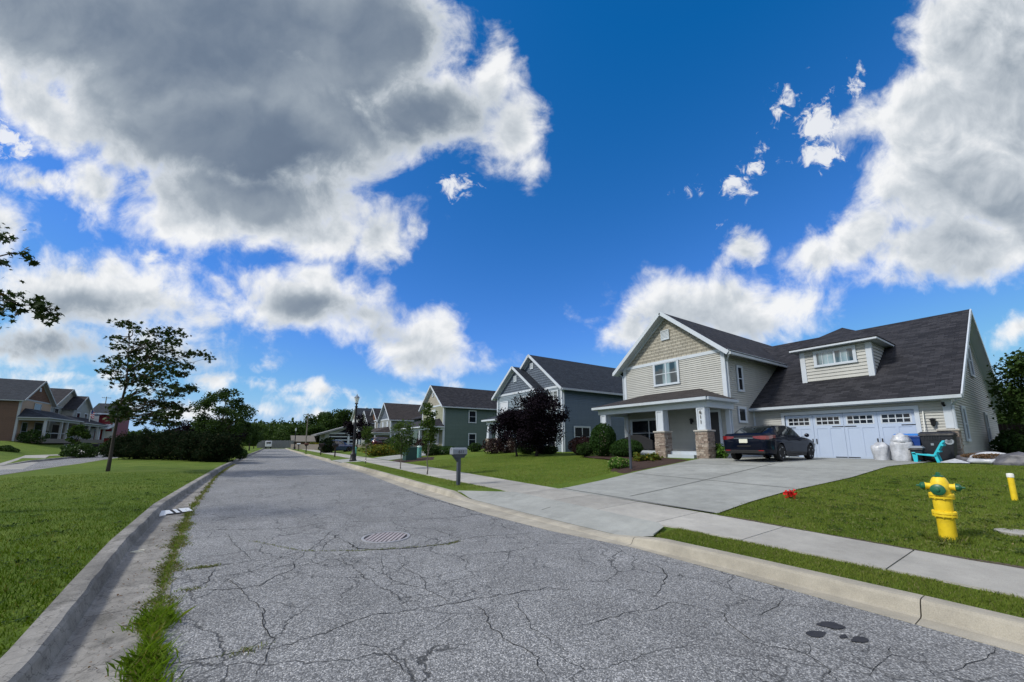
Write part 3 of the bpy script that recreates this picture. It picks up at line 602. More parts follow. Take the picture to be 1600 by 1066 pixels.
# ------------------------------------------------------------------ cracks, stains on the asphalt
rc = random.Random(5)
def Z7(x, y): return (400 + x / 2.762, 680 + y / 2.762)
def Z6(x, y): return (x / 2.5025, 640 + y / 2.5025)
def Z8(x, y): return (900 + x / 2.2857, 760 + y / 2.2857)
CR = [(Z7, .017, [(0, 935), (70, 918), (190, 888), (300, 855), (400, 810), (500, 775), (640, 765), (700, 747), (830, 733), (930, 712), (1050, 693), (1130, 682), (1250, 658), (1381, 672)]),
      (Z7, .014, [(30, 745), (25, 830), (60, 870), (65, 910), (30, 980), (0, 1040)]), (Z7, .011, [(360, 510), (380, 545), (430, 580), (470, 615), (560, 665), (600, 690), (660, 735)]),
      (Z7, .013, [(540, 520), (550, 560), (545, 600), (580, 620), (640, 645), (690, 655), (735, 665)]), (Z7, .014, [(610, 530), (640, 575), (700, 605), (735, 635), (740, 670), (790, 695), (840, 725)]),
      (Z7, .016, [(930, 725), (990, 775), (1010, 820), (1040, 850), (1080, 890), (1180, 930), (1215, 960), (1215, 1000), (1250, 1060)]), (Z7, .012, [(1110, 700), (1150, 760), (1190, 830), (1270, 880), (1330, 930), (1381, 970)]),
      (Z7, .045, [(380, 455), (440, 490), (550, 495), (700, 485), (830, 468), (885, 450)]), (Z7, .022, [(885, 450), (860, 440), (790, 415), (750, 390)]),
      (Z7, .03, [(0, 408), (90, 405), (190, 398), (280, 380), (420, 375), (560, 372), (700, 365), (850, 357), (990, 340)]), (Z7, .022, [(0, 590), (90, 570), (160, 555), (170, 575), (80, 610), (0, 660)]),
      (Z7, .02, [(0, 545), (60, 535), (200, 518)]), (Z7, .03, [(380, 455), (330, 430), (370, 435)]), (Z7, .025, [(890, 450), (960, 437), (1050, 433), (1160, 425), (1220, 420)]),
      (Z7, .08, [(0, 182), (120, 183), (330, 178), (490, 176)]), (Z7, .012, [(430, 905), (520, 915), (600, 975), (640, 1015), (690, 1060)]), (Z7, .06, [(640, 235), (720, 265), (830, 295), (950, 330)]),
      (Z7, .018, [(160, 555), (200, 520), (300, 440), (330, 410)]), (Z7, .018, [(280, 500), (300, 470), (370, 420)]), (Z7, .014, [(400, 560), (330, 530), (250, 560), (165, 560)]),
      (Z6, .03, [(740, 478), (850, 470), (950, 470), (1051, 465)]), (Z6, .022, [(680, 630), (760, 622), (850, 610), (950, 598), (1051, 585)]), (Z6, .014, [(810, 655), (900, 650), (1051, 620)]),
      (Z6, .02, [(690, 720), (750, 712), (840, 705), (950, 700), (1010, 690), (1051, 670)]), (Z6, .014, [(620, 1005), (720, 990), (850, 965), (950, 945), (1051, 935)]),
      (Z6, .013, [(880, 655), (940, 700), (990, 760), (1030, 780), (1030, 850), (1051, 890)]), (Z6, .018, [(740, 715), (800, 680), (845, 620)]), (Z6, .014, [(880, 480), (920, 530), (960, 560), (985, 592)]),
      (Z8, .013, [(0, 505), (100, 475), (190, 450), (290, 440), (330, 415), (420, 430), (530, 455), (530, 480), (600, 535), (660, 565), (760, 580), (840, 610), (900, 660), (930, 699)]),
      (Z8, .022, [(230, 265), (310, 295), (320, 340), (280, 395)]), (Z8, .012, [(830, 560), (830, 600), (760, 580)]), (Z8, .012, [(740, 390), (720, 430), (620, 470)]), (Z8, .012, [(1500, 570), (1470, 615), (1380, 650), (1300, 670)]), (Z8, .010, [(1060, 690), (1080, 640), (1130, 600), (1100, 560)])]
cb = MB()
for fn, wd, pts in CR:
    P = [Vector(gp(*fn(*q))) for q in pts]; fine = []
    for i in range(len(P) - 1):
        n = max(3, int((P[i + 1] - P[i]).length / .07)); d = (P[i + 1] - P[i]); s_ = Vector((-d.y, d.x, 0)).normalized()
        for k in range(n):
            t = k / n; fine.append(P[i] + d * t + s_ * rc.gauss(0, .012))
    fine.append(P[-1]); vs = []
    for i, p in enumerate(fine):
        d = fine[min(i + 1, len(fine) - 1)] - fine[max(i - 1, 0)]; s_ = Vector((-d.y, d.x, 0)).normalized(); w2 = wd * .30 * (.35 + .75 * rc.random()) * min(1, .25 + i * .25, .25 + (len(fine) - 1 - i) * .25)
        vs += [(p.x - s_.x * w2, p.y - s_.y * w2, .004), (p.x + s_.x * w2, p.y + s_.y * w2, .004)]
    cb.add(vs, [(2 * i, 2 * i + 1, 2 * i + 3, 2 * i + 2) for i in range(len(fine) - 1)])
tag(cb.build('road_cracks', M['crack']), kind='structure')
ob = MB()
for si, (x, y, rx, ry) in enumerate([(905, 493, 46, 9), (858, 527, 34, 13), (955, 535, 14, 7), (1012, 546, 30, 12), (930, 500, 30, 8)]):
    q = [gp(*Z8(x + rx * math.cos(t) * (1 + .18 * math.sin(3 * t + x)), y + ry * math.sin(t) * (1 + .2 * math.cos(2 * t + y)) + (4 if rx > 40 else 0) * math.cos(t)), .005 + .001 * si) for t in (2 * math.pi * k / 22 for k in range(22))]
    ob.quad(*q)
tag(ob.build('oil_stains', M['oil']), kind='structure')

# ------------------------------------------------------------------ houses
def clip_span(poly, z):
    hs = []
    for i in range(len(poly)):
        (h0, z0), (h1, z1) = poly[i], poly[(i + 1) % len(poly)]
        if abs(z1 - z0) < 1e-9:
            if abs(z - z0) < 1e-6: hs += [h0, h1]
        elif min(z0, z1) - 1e-6 <= z <= max(z0, z1) + 1e-6: hs.append(h0 + (h1 - h0) * (z - z0) / (z1 - z0))
    return (min(hs), max(hs)) if hs else None
class Wall:
    """a vertical wall plane: axis 'X' runs along Y at X = c, axis 'Y' runs along X at Y = c; n = outward sign"""
    def __init__(s, axis, c, n): s.a, s.c, s.n = axis, c, n
    def P(s, h, z, out=0.0):
        return (s.c + s.n * out, h, z) if s.a == 'X' else (h, s.c + s.n * out, z)
    def siding(s, mb, poly, lap=.115, depth=.036):
        z0 = min(q[1] for q in poly); z1 = max(q[1] for q in poly); k = math.floor(z0 / lap); zs = sorted(set([z0, z1] + [q[1] for q in poly] + [lap * j for j in range(k + 1, int(z1 / lap) + 1)]))
        zs = [z for i, z in enumerate(zs) if i == 0 or z - zs[i - 1] > 1e-4]
        for a, b_ in zip(zs, zs[1:]):
            fa = (a / lap) - math.floor(a / lap + 1e-6); fb = fa + (b_ - a) / lap
            sa = clip_span(poly, a + 1e-5); sb = clip_span(poly, b_ - 1e-5)
            if not sa or not sb: continue
            oa = depth * (1 - fa) + .002; ob_ = depth * max(0, 1 - fb) + .002
            q = [s.P(sa[0], a, oa), s.P(sa[1], a, oa), s.P(sb[1], b_, ob_), s.P(sb[0], b_, ob_)]
            mb.quad(*(q if (s.n > 0) == (s.a == 'X') else q[::-1]))
            if fa < .02:
                q = [s.P(sa[0], a, .002), s.P(sa[1], a, .002), s.P(sa[1], a, oa), s.P(sa[0], a, oa)]
                mb.quad(*(q if (s.n > 0) == (s.a == 'X') else q[::-1]))
    def box(s, mb, h0, h1, z0, z1, o0, o1):
        a, b_ = s.P(h0, z0, o0), s.P(h1, z1, o1)
        mb.box(min(a[0], b_[0]), max(a[0], b_[0]), min(a[1], b_[1]), max(a[1], b_[1]), z0, z1)
def window(par, wl, hc, zc, ww, wh, panes=1, mull=0, sash=True, glass='window_dark', trim=.095, tm=None, label=None, name='window', grid=None):
    """window part with its panes as a sub-part"""
    wl = Wall(wl.a, wl.c + wl.n * .036, wl.n)
    f = MB(); g = MB(); h0, h1, z0, z1 = hc - ww / 2, hc + ww / 2, zc - wh / 2, zc + wh / 2
    wl.box(f, h0, h1, z1 - trim, z1, .004, .055); wl.box(f, h0 - .02, h1 + .02, z0, z0 + trim * .9, .004, .065)
    wl.box(f, h0, h0 + trim, z0 + trim * .9, z1 - trim, .004, .053); wl.box(f, h1 - trim, h1, z0 + trim * .9, z1 - trim, .004, .053)
    ih0, ih1, iz0, iz1 = h0 + trim, h1 - trim, z0 + trim * .9, z1 - trim; pw = (ih1 - ih0) / panes; s_ = .035
    for k in range(panes):
        a, b_ = ih0 + k * pw, ih0 + (k + 1) * pw
        wl.box(f, a, a + s_, iz0, iz1, .004, .040); wl.box(f, b_ - s_, b_, iz0, iz1, .004, .040); wl.box(f, a + s_, b_ - s_, iz1 - s_, iz1, .004, .039); wl.box(f, a + s_, b_ - s_, iz0, iz0 + s_, .004, .039)
        if sash: wl.box(f, a + s_, b_ - s_, (iz0 + iz1) / 2 - .02, (iz0 + iz1) / 2 + .02, .004, .036)
        if grid:
            for i in range(1, grid[0]): x = a + s_ + (b_ - a - 2 * s_) * i / grid[0]; wl.box(f, x - .011, x + .011, iz0 + s_, iz1 - s_, .004, .033)
            for i in range(1, grid[1]): z = iz0 + s_ + (iz1 - iz0 - 2 * s_) * i / grid[1]; wl.box(f, a + s_, b_ - s_, z - .011, z + .011, .004, .031)
        q = [wl.P(a + .01, iz0 + .01, .024), wl.P(b_ - .01, iz0 + .01, .024), wl.P(b_ - .01, iz1 - .01, .024), wl.P(a + .01, iz1 - .01, .024)]
        g.quad(*(q if (wl.n > 0) == (wl.a == 'X') else q[::-1]))
    o = f.build(name, tm or M['white_trim'], par); g.build('pane', M[glass], o)
    if label: o['label'] = label
    return o
def vent(par, wl, hc, zc, ww=.5, wh=.55):
    wl = Wall(wl.a, wl.c + wl.n * .034, wl.n); f = MB(); h0, h1, z0, z1 = hc - ww / 2, hc + ww / 2, zc - wh / 2, zc + wh / 2
    wl.box(f, h0, h0 + .07, z0, z1, .004, .05); wl.box(f, h1 - .07, h1, z0, z1, .004, .05); wl.box(f, h0 + .07, h1 - .07, z1 - .07, z1, .004, .051); wl.box(f, h0 + .07, h1 - .07, z0, z0 + .07, .004, .051)
    n = 6
    for i in range(n):
        z = z0 + .07 + (wh - .14) * i / n; q = [wl.P(h0 + .07, z, .04), wl.P(h1 - .07, z, .04), wl.P(h1 - .07, z + (wh - .14) / n, .015), wl.P(h0 + .07, z + (wh - .14) / n, .015)]
        f.quad(*(q if (wl.n > 0) == (wl.a == 'X') else q[::-1]))
    return f.build('gable_vent', M['gutter_white'], par)
def gable_roof_x(rf, tr, gt_, xf, xb, y0, y1, ze, zp, ov=.45, th=.16, n=-1, yp=None):
    """ridge along X; front at xf (outward sign n), back at xb"""
    yp = (y0 + y1) / 2 if yp is None else yp; xo = xf + n * ov; xe = xb - n * ov
    for ya, s_ in ((y0, -1), (y1, 1)):
        sl = (zp - ze) / abs(yp - ya); yo = ya + s_ * ov; zo = ze - sl * ov
        p = [(xo, yo, zo + th), (xe, yo, zo + th), (xe, yp, zp + th), (xo, yp, zp + th)]
        nn_ = (Vector(p[1]) - Vector(p[0])).cross(Vector(p[2]) - Vector(p[0]))
        rf.slab(p if nn_.z > 0 else p[::-1], th * .8)
        # rake board on the front, a thinner frieze board against the wall, fascia with a gutter along the eave
        e = Vector((xo + n * .03, yo - s_ * .02, zo + th * .55)); r_ = Vector((xo + n * .03, yp, zp + th * .55)); tr.beam(e, r_, .05, .21, (0, 0, 1))
        tr.beam((xf + n * .025, ya, ze - .06), (xf + n * .025, yp, zp - .06), .045, .16)
        p = [(xo, yo, zo - .005), (xf, yo, zo - .005), (xf, yp, zp - .005), (xo, yp, zp - .005)]; nn_ = (Vector(p[1]) - Vector(p[0])).cross(Vector(p[2]) - Vector(p[0])); tr.slab(p if nn_.z > 0 else p[::-1], .018)
        gt_.beam((xo, yo + s_ * .055, zo + th * .42), (xe, yo + s_ * .055, zo + th * .42), .11, .125)
        tr.beam((xo, ya + s_ * ov * .5, ze - .16 + th * 0), (xe, ya + s_ * ov * .5, ze - .16), ov * .98, .02)
def corner(tr, x, y, z0, z1, nx, ny, wd=.14):
    tr.box(min(x + nx * .05, x - nx * wd), max(x + nx * .05, x - nx * wd), min(y + ny * .05, y - ny * wd), max(y + ny * .05, y - ny * wd), z0, z1)
def stone_pier(x0, x1, y0, y1, z0, z1, rs, par):
    b = MB(); z = z0
    while z < z1 - .03:
        h = min(rs.uniform(.05, .115), z1 - z)
        for face in range(4):
            L = (y1 - y0) if face in (0, 1) else (x1 - x0); p = 0.0
            while p < L - .01:
                wd = min(rs.uniform(.10, .34), L - p); q = p + wd
                if L - q < .07: q = L
                o = rs.uniform(.004, .035); d = .09
                if face == 0: b.box(x0 - o, x0 + d, y0 + p + .004, y0 + q - .004, z + .003, z + h - .003)
                elif face == 1: b.box(x1 - d, x1 + o, y0 + p + .004, y0 + q - .004, z + .003, z + h - .003)
                elif face == 2: b.box(x0 + p + .004, x0 + q - .004, y0 - o, y0 + d, z + .003, z + h - .003)
                else: b.box(x0 + p + .004, x0 + q - .004, y1 - d, y1 + o, z + .003, z + h - .003)
                p = q
        z += h
    return b.build('stone_base', M['stacked_stone'], par, bevel=.008)
def column_part(par, x0, x1, y0, y1, z0, z1, taper=.0, panel=True, tm='white_trim'):
    b = MB(); cx, cy = (x0 + x1) / 2, (y0 + y1) / 2; hx, hy = (x1 - x0) / 2, (y1 - y0) / 2; k = 1 - taper
    b.add([(cx + a * hx, cy + c * hy, z0) for a, c in ((-1, -1), (1, -1), (1, 1), (-1, 1))] + [(cx + a * hx * k, cy + c * hy * k, z1) for a, c in ((-1, -1), (1, -1), (1, 1), (-1, 1))],
          [(3, 2, 1, 0), (4, 5, 6, 7), (0, 1, 5, 4), (1, 2, 6, 5), (2, 3, 7, 6), (3, 0, 4, 7)])
    if panel:
        t = .075
        for sx, sy in ((-1, 0), (1, 0), (0, -1), (0, 1)):
            for a0, a1, c0, c1 in ((0, 1, 0, t), (0, 1, 1 - t, 1), (0, t * 2.2, t, 1 - t), (1 - t * 2.2, 1, t, 1 - t)):
                za, zb = z0 + (z1 - z0) * c0, z0 + (z1 - z0) * c1
                if sx: xa = cx + sx * hx; b.box(min(xa, xa + sx * .018), max(xa, xa + sx * .018), cy - hy + 2 * hy * a0, cy - hy + 2 * hy * a1, za, zb)
                else: ya = cy + sy * hy; b.box(cx - hx + 2 * hx * a0, cx - hx + 2 * hx * a1, min(ya, ya + sy * .018), max(ya, ya + sy * .018), za, zb)
    return b.build('porch_column', M[tm], par)

# ---- the cream house with the garage
rs = random.Random(11)
HS = thing('house', 'cream sided two-storey house with dark shingle roof, stone porch piers and wide double garage', 'house', (20, 10, .8))
zb = .78; XF, XG, Y0, YI, Y1 = 20.0, 22.6, 2.85, 10.04, 16.6; ZE, ZP, YP = 6.42, 9.2, 13.32
wf = Wall('X', XF, -1); ws = Wall('Y', YI, -1); wg = Wall('X', XG, -1); we = Wall('Y', Y0, -1); wn = Wall('Y', Y1, 1)
b = MB(); wf.siding(b, [(YI, zb), (Y1, zb), (Y1, 6.30), (YI, 6.30)]); ws.siding(b, [(XF, zb), (38, zb), (38, ZE), (XF, ZE)]); wn.siding(b, [(XF, zb), (38, zb), (38, ZE), (XF, ZE)])
wg.siding(b, [(Y0, 1.9), (3.72, 1.9), (3.72, 3.55), (Y0, 3.55)]); wg.siding(b, [(Y0, zb), (3.72, zb), (3.72, 1.9), (Y0, 1.9)]); wg.siding(b, [(8.72, zb), (YI, zb), (YI, 3.55), (8.72, 3.55)]); wg.siding(b, [(3.72, 3.0), (8.72, 3.0), (8.72, 3.55), (3.72, 3.55)])
XR, ZR = 29.3, 8.05; XK = 2 * XR - XG
we.siding(b, [(XG, zb), (XK, zb), (XK, 3.6), (XR, ZR - .06), (XG, 3.6)])
b.build('wall', M['cream_siding'], HS)
b = MB(); wf.siding(b, [(YI, 6.48), (Y1, 6.48), (YP, ZP - .05)], lap=.2, depth=.02); b.build('gable_shakes', M['cream_shakes'], HS, uv=True)
rf, tr, gu = MB(), MB(), Multi()
gable_roof_x(rf, tr, gu, XF, 38, YI, Y1, ZE, ZP, ov=.5)
# garage roof: ridge along Y, front eave over the doors
sl = (ZR - 3.55) / (XR - XG); ovx = .45; xe = XG - ovx; zee = 3.55 - sl * ovx
rf.slab([(xe, Y0 - .38, zee + .16), (XR, Y0 - .38, ZR + .16), (XR, 15.5, ZR + .16), (xe + 3.2, 15.5, zee + 3.2 * sl + .16)][::1] if False else [(xe, Y0 - .38, zee + .16), (XR, Y0 - .38, ZR + .16), (XR, YI + 2.2, ZR + .16), (xe, YI - .0, zee + .16)], .13)
rf.slab([(XR, Y0 - .38, ZR + .16), (XK + ovx, Y0 - .38, zee + .16), (XK + ovx, YI + 2.2, zee + .16), (XR, YI + 2.2, ZR + .16)], .13)
gu.beam((xe - .055, Y0 - .40, zee + .07), (xe - .055, YI, zee + .07), .11, .13); tr.box(xe, XG, Y0 - .36, YI - .01, zee - .02, zee + .0)
for xa, za in ((xe, zee), (XK + ovx, zee)): tr.beam((xa, Y0 - .40, za + .07), (XR, Y0 - .40, ZR + .07), .045, .20)
for xa, za in ((XG, 3.5), (XK, 3.5)): tr.beam((xa, Y0 - .02, za), (XR, Y0 - .02, ZR - .1), .04, .15)
tr.slab([(xe, Y0 - .38, zee - .0), (XR, Y0 - .38, ZR - .0), (XR, Y0, ZR - .0), (xe, Y0, zee - .0)], .015); tr.slab([(XR, Y0 - .38, ZR - .0), (XK + ovx, Y0 - .38, zee - .0), (XK + ovx, Y0, zee - .0), (XR, Y0, ZR - .0)], .015)
# corner boards, band under the shakes, frieze, base board
for x, y, z0, z1, nx, ny in ((XF, YI, zb, 6.30, -1, -1), (XF, Y1, zb, 6.30, -1, 1), (XG, Y0, 2.12, 3.42, -1, -1)): corner(tr, x, y, z0, z1, nx, ny, .16 if y != Y0 else .2)
wf.box(tr, YI - .03, Y1 + .03, 6.30, 6.48, .002, .052); wg.box(tr, Y0, YI - .02, 3.36, 3.53, .002, .050)
wg.box(tr, YI - .09, YI - .015, zb, 3.36, .002, .051); ws.box(tr, XF + .2, XG - .02, zb - .1, zb + .12, .003, .046)
# garage door casing
GD0, GD1, GZ = 3.86, 8.56, 2.93
wg.box(tr, GD0 - .14, GD0, .80, GZ, .002, .056); wg.box(tr, GD1, GD1 + .14, .80, GZ, .002, .056); wg.box(tr, GD0 - .14, GD1 + .14, GZ, GZ + .15, .002, .06)
# dormer
XD, DY0, DY1 = 24.14, 5.25, 8.05; zd0 = 3.6 + (XD - XG) * sl; zd1 = 6.38
wd_ = Wall('X', XD, -1); dm = MB(); wd_.siding(dm, [(DY0, zd0 - .1), (DY1, zd0 - .1), (DY1, zd1), (DY0, zd1)], lap=.17)
xbk = XG + (zd1 - 3.55) / sl
for wy, nn_ in ((DY0, -1), (DY1, 1)): Wall('Y', wy, nn_).siding(dm, [(XD, zd0), (xbk, zd1), (XD, zd1)], lap=.17)
dorm = dm.build('dormer', M['cream_siding'], HS)
d2 = MB()
for y, ny in ((DY0, -1), (DY1, 1)): corner(d2, XD, y, zd0 + .05, zd1 - .02, -1, ny, .17)
zx = zd1 + .02; xo = XD - .42; ya, yb = DY0 - .35, DY1 + .35; apx, apz = 26.0, 7.73
d2.box(xo - .02, xo + .04, ya - .02, yb + .02, zx, zx + .13)
for yy in (ya, yb): d2.box(xo + .04, xbk + .1, yy - .02, yy + .04, zx, zx + .128)
d2.box(xo + .04, xbk, ya + .04, yb - .04, zx, zx + .02); d2.build('dormer_trim', M['white_trim'], dorm)
d3 = MB(); ym = (ya + yb) / 2; zt = zx + .13; xr_ = XG + (apz + .0 - 3.55) / sl
d3.slab([(xo - .05, ya - .05, zt), (xo - .05, yb + .05, zt), (26.0, ym, apz + .03)][::-1], .05)
d3.slab([(xo - .05, ya - .05, zt), (26.0, ym, apz + .03), (xr_ + .3, ym, apz + .03), (xbk + .35, ya - .05, zt)][::-1], .05)
d3.slab([(xo - .05, yb + .05, zt), (26.0, ym, apz + .03), (xr_ + .3, ym, apz + .03), (xbk + .35, yb + .05, zt)], .05)
for p in d3.f: pass
d3.build('dormer_roof', M['dark_shingles'], dorm, uv=True)
window(HS, wd_, 6.63, 5.88, 1.72, .86, panes=2, sash=False, glass='window_curtain', grid=(3, 1), label='wide dormer window with grilles and a pale curtain')
# porch
XP, PY0, PY1, ZPE = 17.5, 9.72, 16.75, 3.50
porch = MB(); porch.box(XP + .35, XF, YI + .02, 16.6, zb - .2, 1.12)
tr.box(XP, XP + .30, PY0 + .05, PY1 - .05, 3.24, 3.56); tr.box(XP + .30, XF, PY0 + .05, PY0 + .33, 3.24, 3.558); tr.box(XP + .30, XF, PY1 - .33, PY1 - .05, 3.24, 3.558)
tr.box(XP + .30, XF - .02, PY0 + .33, PY1 - .33, 3.50, 3.53)
xo, ya, yb, zq, zw = XP - .28, PY0 - .12, PY1 + .12, 3.62, 4.52
gu.box(xo - .10, xo, ya - .02, yb + .02, zq - .07, zq + .07); gu.box(xo, XF, ya - .10, ya, zq - .07, zq + .07); gu.box(xo, XF, yb, yb + .10, zq - .07, zq + .07)
tr.box(xo, XP, ya, yb, zq - .09, zq - .07); tr.box(XP, XF, ya, PY0 + .05, zq - .09, zq - .07); tr.box(XP, XF, PY1 - .05, yb, zq - .09, zq - .07)
pr = MB(); i0, i1 = ya + 1.9, yb - 1.9
pr.slab([(xo - .04, yb + .04, zq + .09), (xo - .04, ya - .04, zq + .09), (XF + .02, i0, zw), (XF + .02, i1, zw)], .05)
pr.slab([(xo - .04, ya - .04, zq + .09), (XF + .02, ya - .04, zq + .09), (XF + .02, i0, zw)], .05); pr.slab([(XF + .02, yb + .04, zq + .09), (xo - .04, yb + .04, zq + .09), (XF + .02, i1, zw)], .05)
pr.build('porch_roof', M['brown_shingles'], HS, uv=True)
porch.box(XP + .05, XP + .35, 10.62, 12.05, zb - .1, .965); porch.box(XP + .36, XP + .5, 12.7, 16.1, zb - .1, 1.119); porch.build('porch_floor', M['gutter_white'], HS)
for (ya, yb) in ((9.80, 10.42), (12.06, 12.68), (16.02, 16.62)):
    cz = 2.08; wq = .36; ym = (ya + yb) / 2
    c_ = column_part(HS, XP + .02, XP + .46, ym - .2, ym + .2, cz + .07, 3.24, taper=.06)
    st = stone_pier(XP - .06, XP + .54, ya + .02, yb - .02, .70, cz, rs, HS); cp = MB(); cp.box(XP - .12, XP + .60, ya - .04, yb + .04, cz, cz + .075); cp.build('pier_cap', M['stone_cap'], st, bevel=.01)
    if ya < 10:
        fc = bpy.data.curves.new('numerals', 'FONT'); 
        for i, ch in enumerate('611'):
            fc.body = ch; fc.size = .25; fc.extrude = .006; fc.align_x = 'CENTER'
            to = bpy.data.objects.new('tmp', fc); me = bpy.data.meshes.new_from_object(to); bpy.data.objects.remove(to)
            me.transform(Matrix.Translation((XP - .008 + i * .003, ym, 2.92 - i * .235)) @ Matrix.Rotation(R(-90), 4, 'Z') @ Matrix.Rotation(R(90), 4, 'X'))
            link_mesh('numeral', me, M['number_bronze'], c_)
# front door, porch windows, lantern
window(HS, wf, 14.85, 2.15, 2.75, 1.75, panes=2, sash=True, glass='window_dark', label='wide dark porch window')
window(HS, wf, 13.46, 5.66, 1.72, 1.46, panes=2, glass='window_curtain', label='upper front window with curtains'); vent(HS, wf, 13.36, 8.0, .55, .62)
dr = MB(); wf.box(dr, 10.55, 11.5, 1.12, 3.15, .004, .055); do = dr.build('front_door', M['door_dark'], HS); d4 = MB(); wf.box(d4, 10.42, 10.55, 1.12, 3.28, .004, .065); wf.box(d4, 11.5, 11.63, 1.12, 3.28, .004, .065); wf.box(d4, 10.55, 11.5, 3.15, 3.28, .004, .065); d4.build('door_frame', M['white_trim'], do)
window(HS, ws, 21.4, 4.98, .62, 1.45, glass='window_dark', label='narrow upper side window'); window(HS, ws, 21.28, 3.02, .86, .86, sash=False, glass='window_dark', label='small square side window')
window(HS, we, 24.9, 2.35, .78, 1.5, glass='window_dark', label='lower garage side window'); window(HS, we, 29.5, 5.65, 1.0, 1.7, glass='window_dark', label='upper garage gable window'); window(HS, we, 31.3, 2.35, .78, 1.5, glass='window_dark')
def lantern(par, wl, h, z):
    b = MB(); wl.box(b, h - .06, h + .06, z - .05, z + .12, .004, .06); wl.box(b, h - .02, h + .02, z + .08, z + .11, .06, .12)
    c = wl.P(h, z, .16); b.lathe([(.02, .17), (.10, .12), (.11, .10), (.075, .09), (.06, -.12), (.03, -.16)][::-1], c, seg=8); return b.build('wall_lantern', M['black_metal'], par)
lantern(HS, wg, 9.28, 2.30); lantern(HS, wg, 3.36, 2.36); lantern(HS, wf, 12.02, 2.72)
b = MB(); wg.box(b, 2.98, 3.06, 3.05, 3.15, .004, .09); b.tube([wg.P(3.02, 3.06, .09), wg.P(2.98, 3.0, .2)], [.035, .045], 10); b.build('flood_lamp', M['black_metal'], HS)
# garage door: panels, grid lights, straps and pulls
gd = MB(); wg.box(gd, GD0, GD1, .815, GZ, -.10, -.06)
W4 = (GD1 - GD0) / 4
for k in range(4):
    a = GD0 + k * W4; q = a + W4
    wg.box(gd, a + .004, q - .004, .83, .95, -.06, -.035); wg.box(gd, a + .004, q - .004, 2.22, 2.38, -.06, -.035); wg.box(gd, a + .004, q - .004, 2.80, GZ - .01, -.06, -.035)
    for h0, h1 in ((a + .004, a + .13), (q - .13, q - .004)): wg.box(gd, h0, h1, .95, 2.80, -.06, -.0352)
    wg.box(gd, (a + q) / 2 - .05, (a + q) / 2 + .05, .95, 2.22, -.06, -.0353)
    wg.box(gd, a + .13, (a + q) / 2 - .05, .95, 2.22, -.06, -.050); wg.box(gd, (a + q) / 2 + .05, q - .13, .95, 2.22, -.06, -.050)
gdo = gd.build('garage_door', M['door_white'], HS, bevel=.004)
for k in range(4):
    a = GD0 + k * W4 + .13; q = GD0 + (k + 1) * W4 - .13; fr = MB(); gl = MB(); z0, z1 = 2.38, 2.80
    for i in range(5): x = a + (q - a) * i / 4; wg.box(fr, x - (.028 if i in (0, 4) else .016) , x + (.028 if i in (0, 4) else .016), z0, z1, -.058, -.030)
    for z in (z0 + .022, (z0 + z1) / 2, z1 - .022): wg.box(fr, a, q, z - .02, z + .02, -.058, -.031)
    gl.quad(wg.P(q, z0, -.052), wg.P(a, z0, -.052), wg.P(a, z1, -.052), wg.P(q, z1, -.052)); lo = fr.build('door_light', M['white_trim'], gdo); gl.build('pane', M['window_dark'], lo)
for k in (1, 3):
    for s_ in (-1, 1): x = GD0 + k * W4 + s_ * .075; hw = MB(); wg.box(hw, x - .018, x + .018, 1.50, 1.74, -.033, .0); hw.build('door_handle', M['black_metal'], gdo)
for k, s_ in ((0, 1), (2, -1), (2, 1), (4, -1)):
    for z in (.89, 2.30): x = GD0 + k * W4 + s_ * .02; hw = MB(); wg.box(hw, min(x, x + s_ * .42), max(x, x + s_ * .42), z - .018, z + .018, -.033, -.022); hw.build('strap_hinge', M['black_metal'], gdo)
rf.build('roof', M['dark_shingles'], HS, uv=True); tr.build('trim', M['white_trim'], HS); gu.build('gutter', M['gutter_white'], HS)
# downpipes
def downpipe(par, pts, m=None, r_=.045):
    return MB().tube(pts, r_, 6).build('downpipe', m or M['gutter_white'], par)
downpipe(HS, [(XF - .45, YI - .52, 6.15), (XF - .30, YI - .40, 5.98), (XF + .12, YI - .08, 5.80), (XF + .12, YI - .07, .85)]); downpipe(HS, [(xe + .02, Y0 - .30, 3.22), (XG - .06, Y0 - .07, 3.02), (XG - .06, Y0 - .07, .9)])
downpipe(HS, [(XF - .06, Y1 + .5, 6.15), (XF - .06, Y1 + .08, 5.9), (XF - .06, Y1 + .08, .85)])
stn = stone_pier(XG - .12, XG + .35, Y0 - .10, Y0 + .42, .72, 2.02, rs, HS); cp = MB(); cp.box(XG - .17, XG + .40, Y0 - .15, Y0 + .47, 2.02, 2.09); cp.build('pier_cap', M['stone_cap'], stn, bevel=.01)

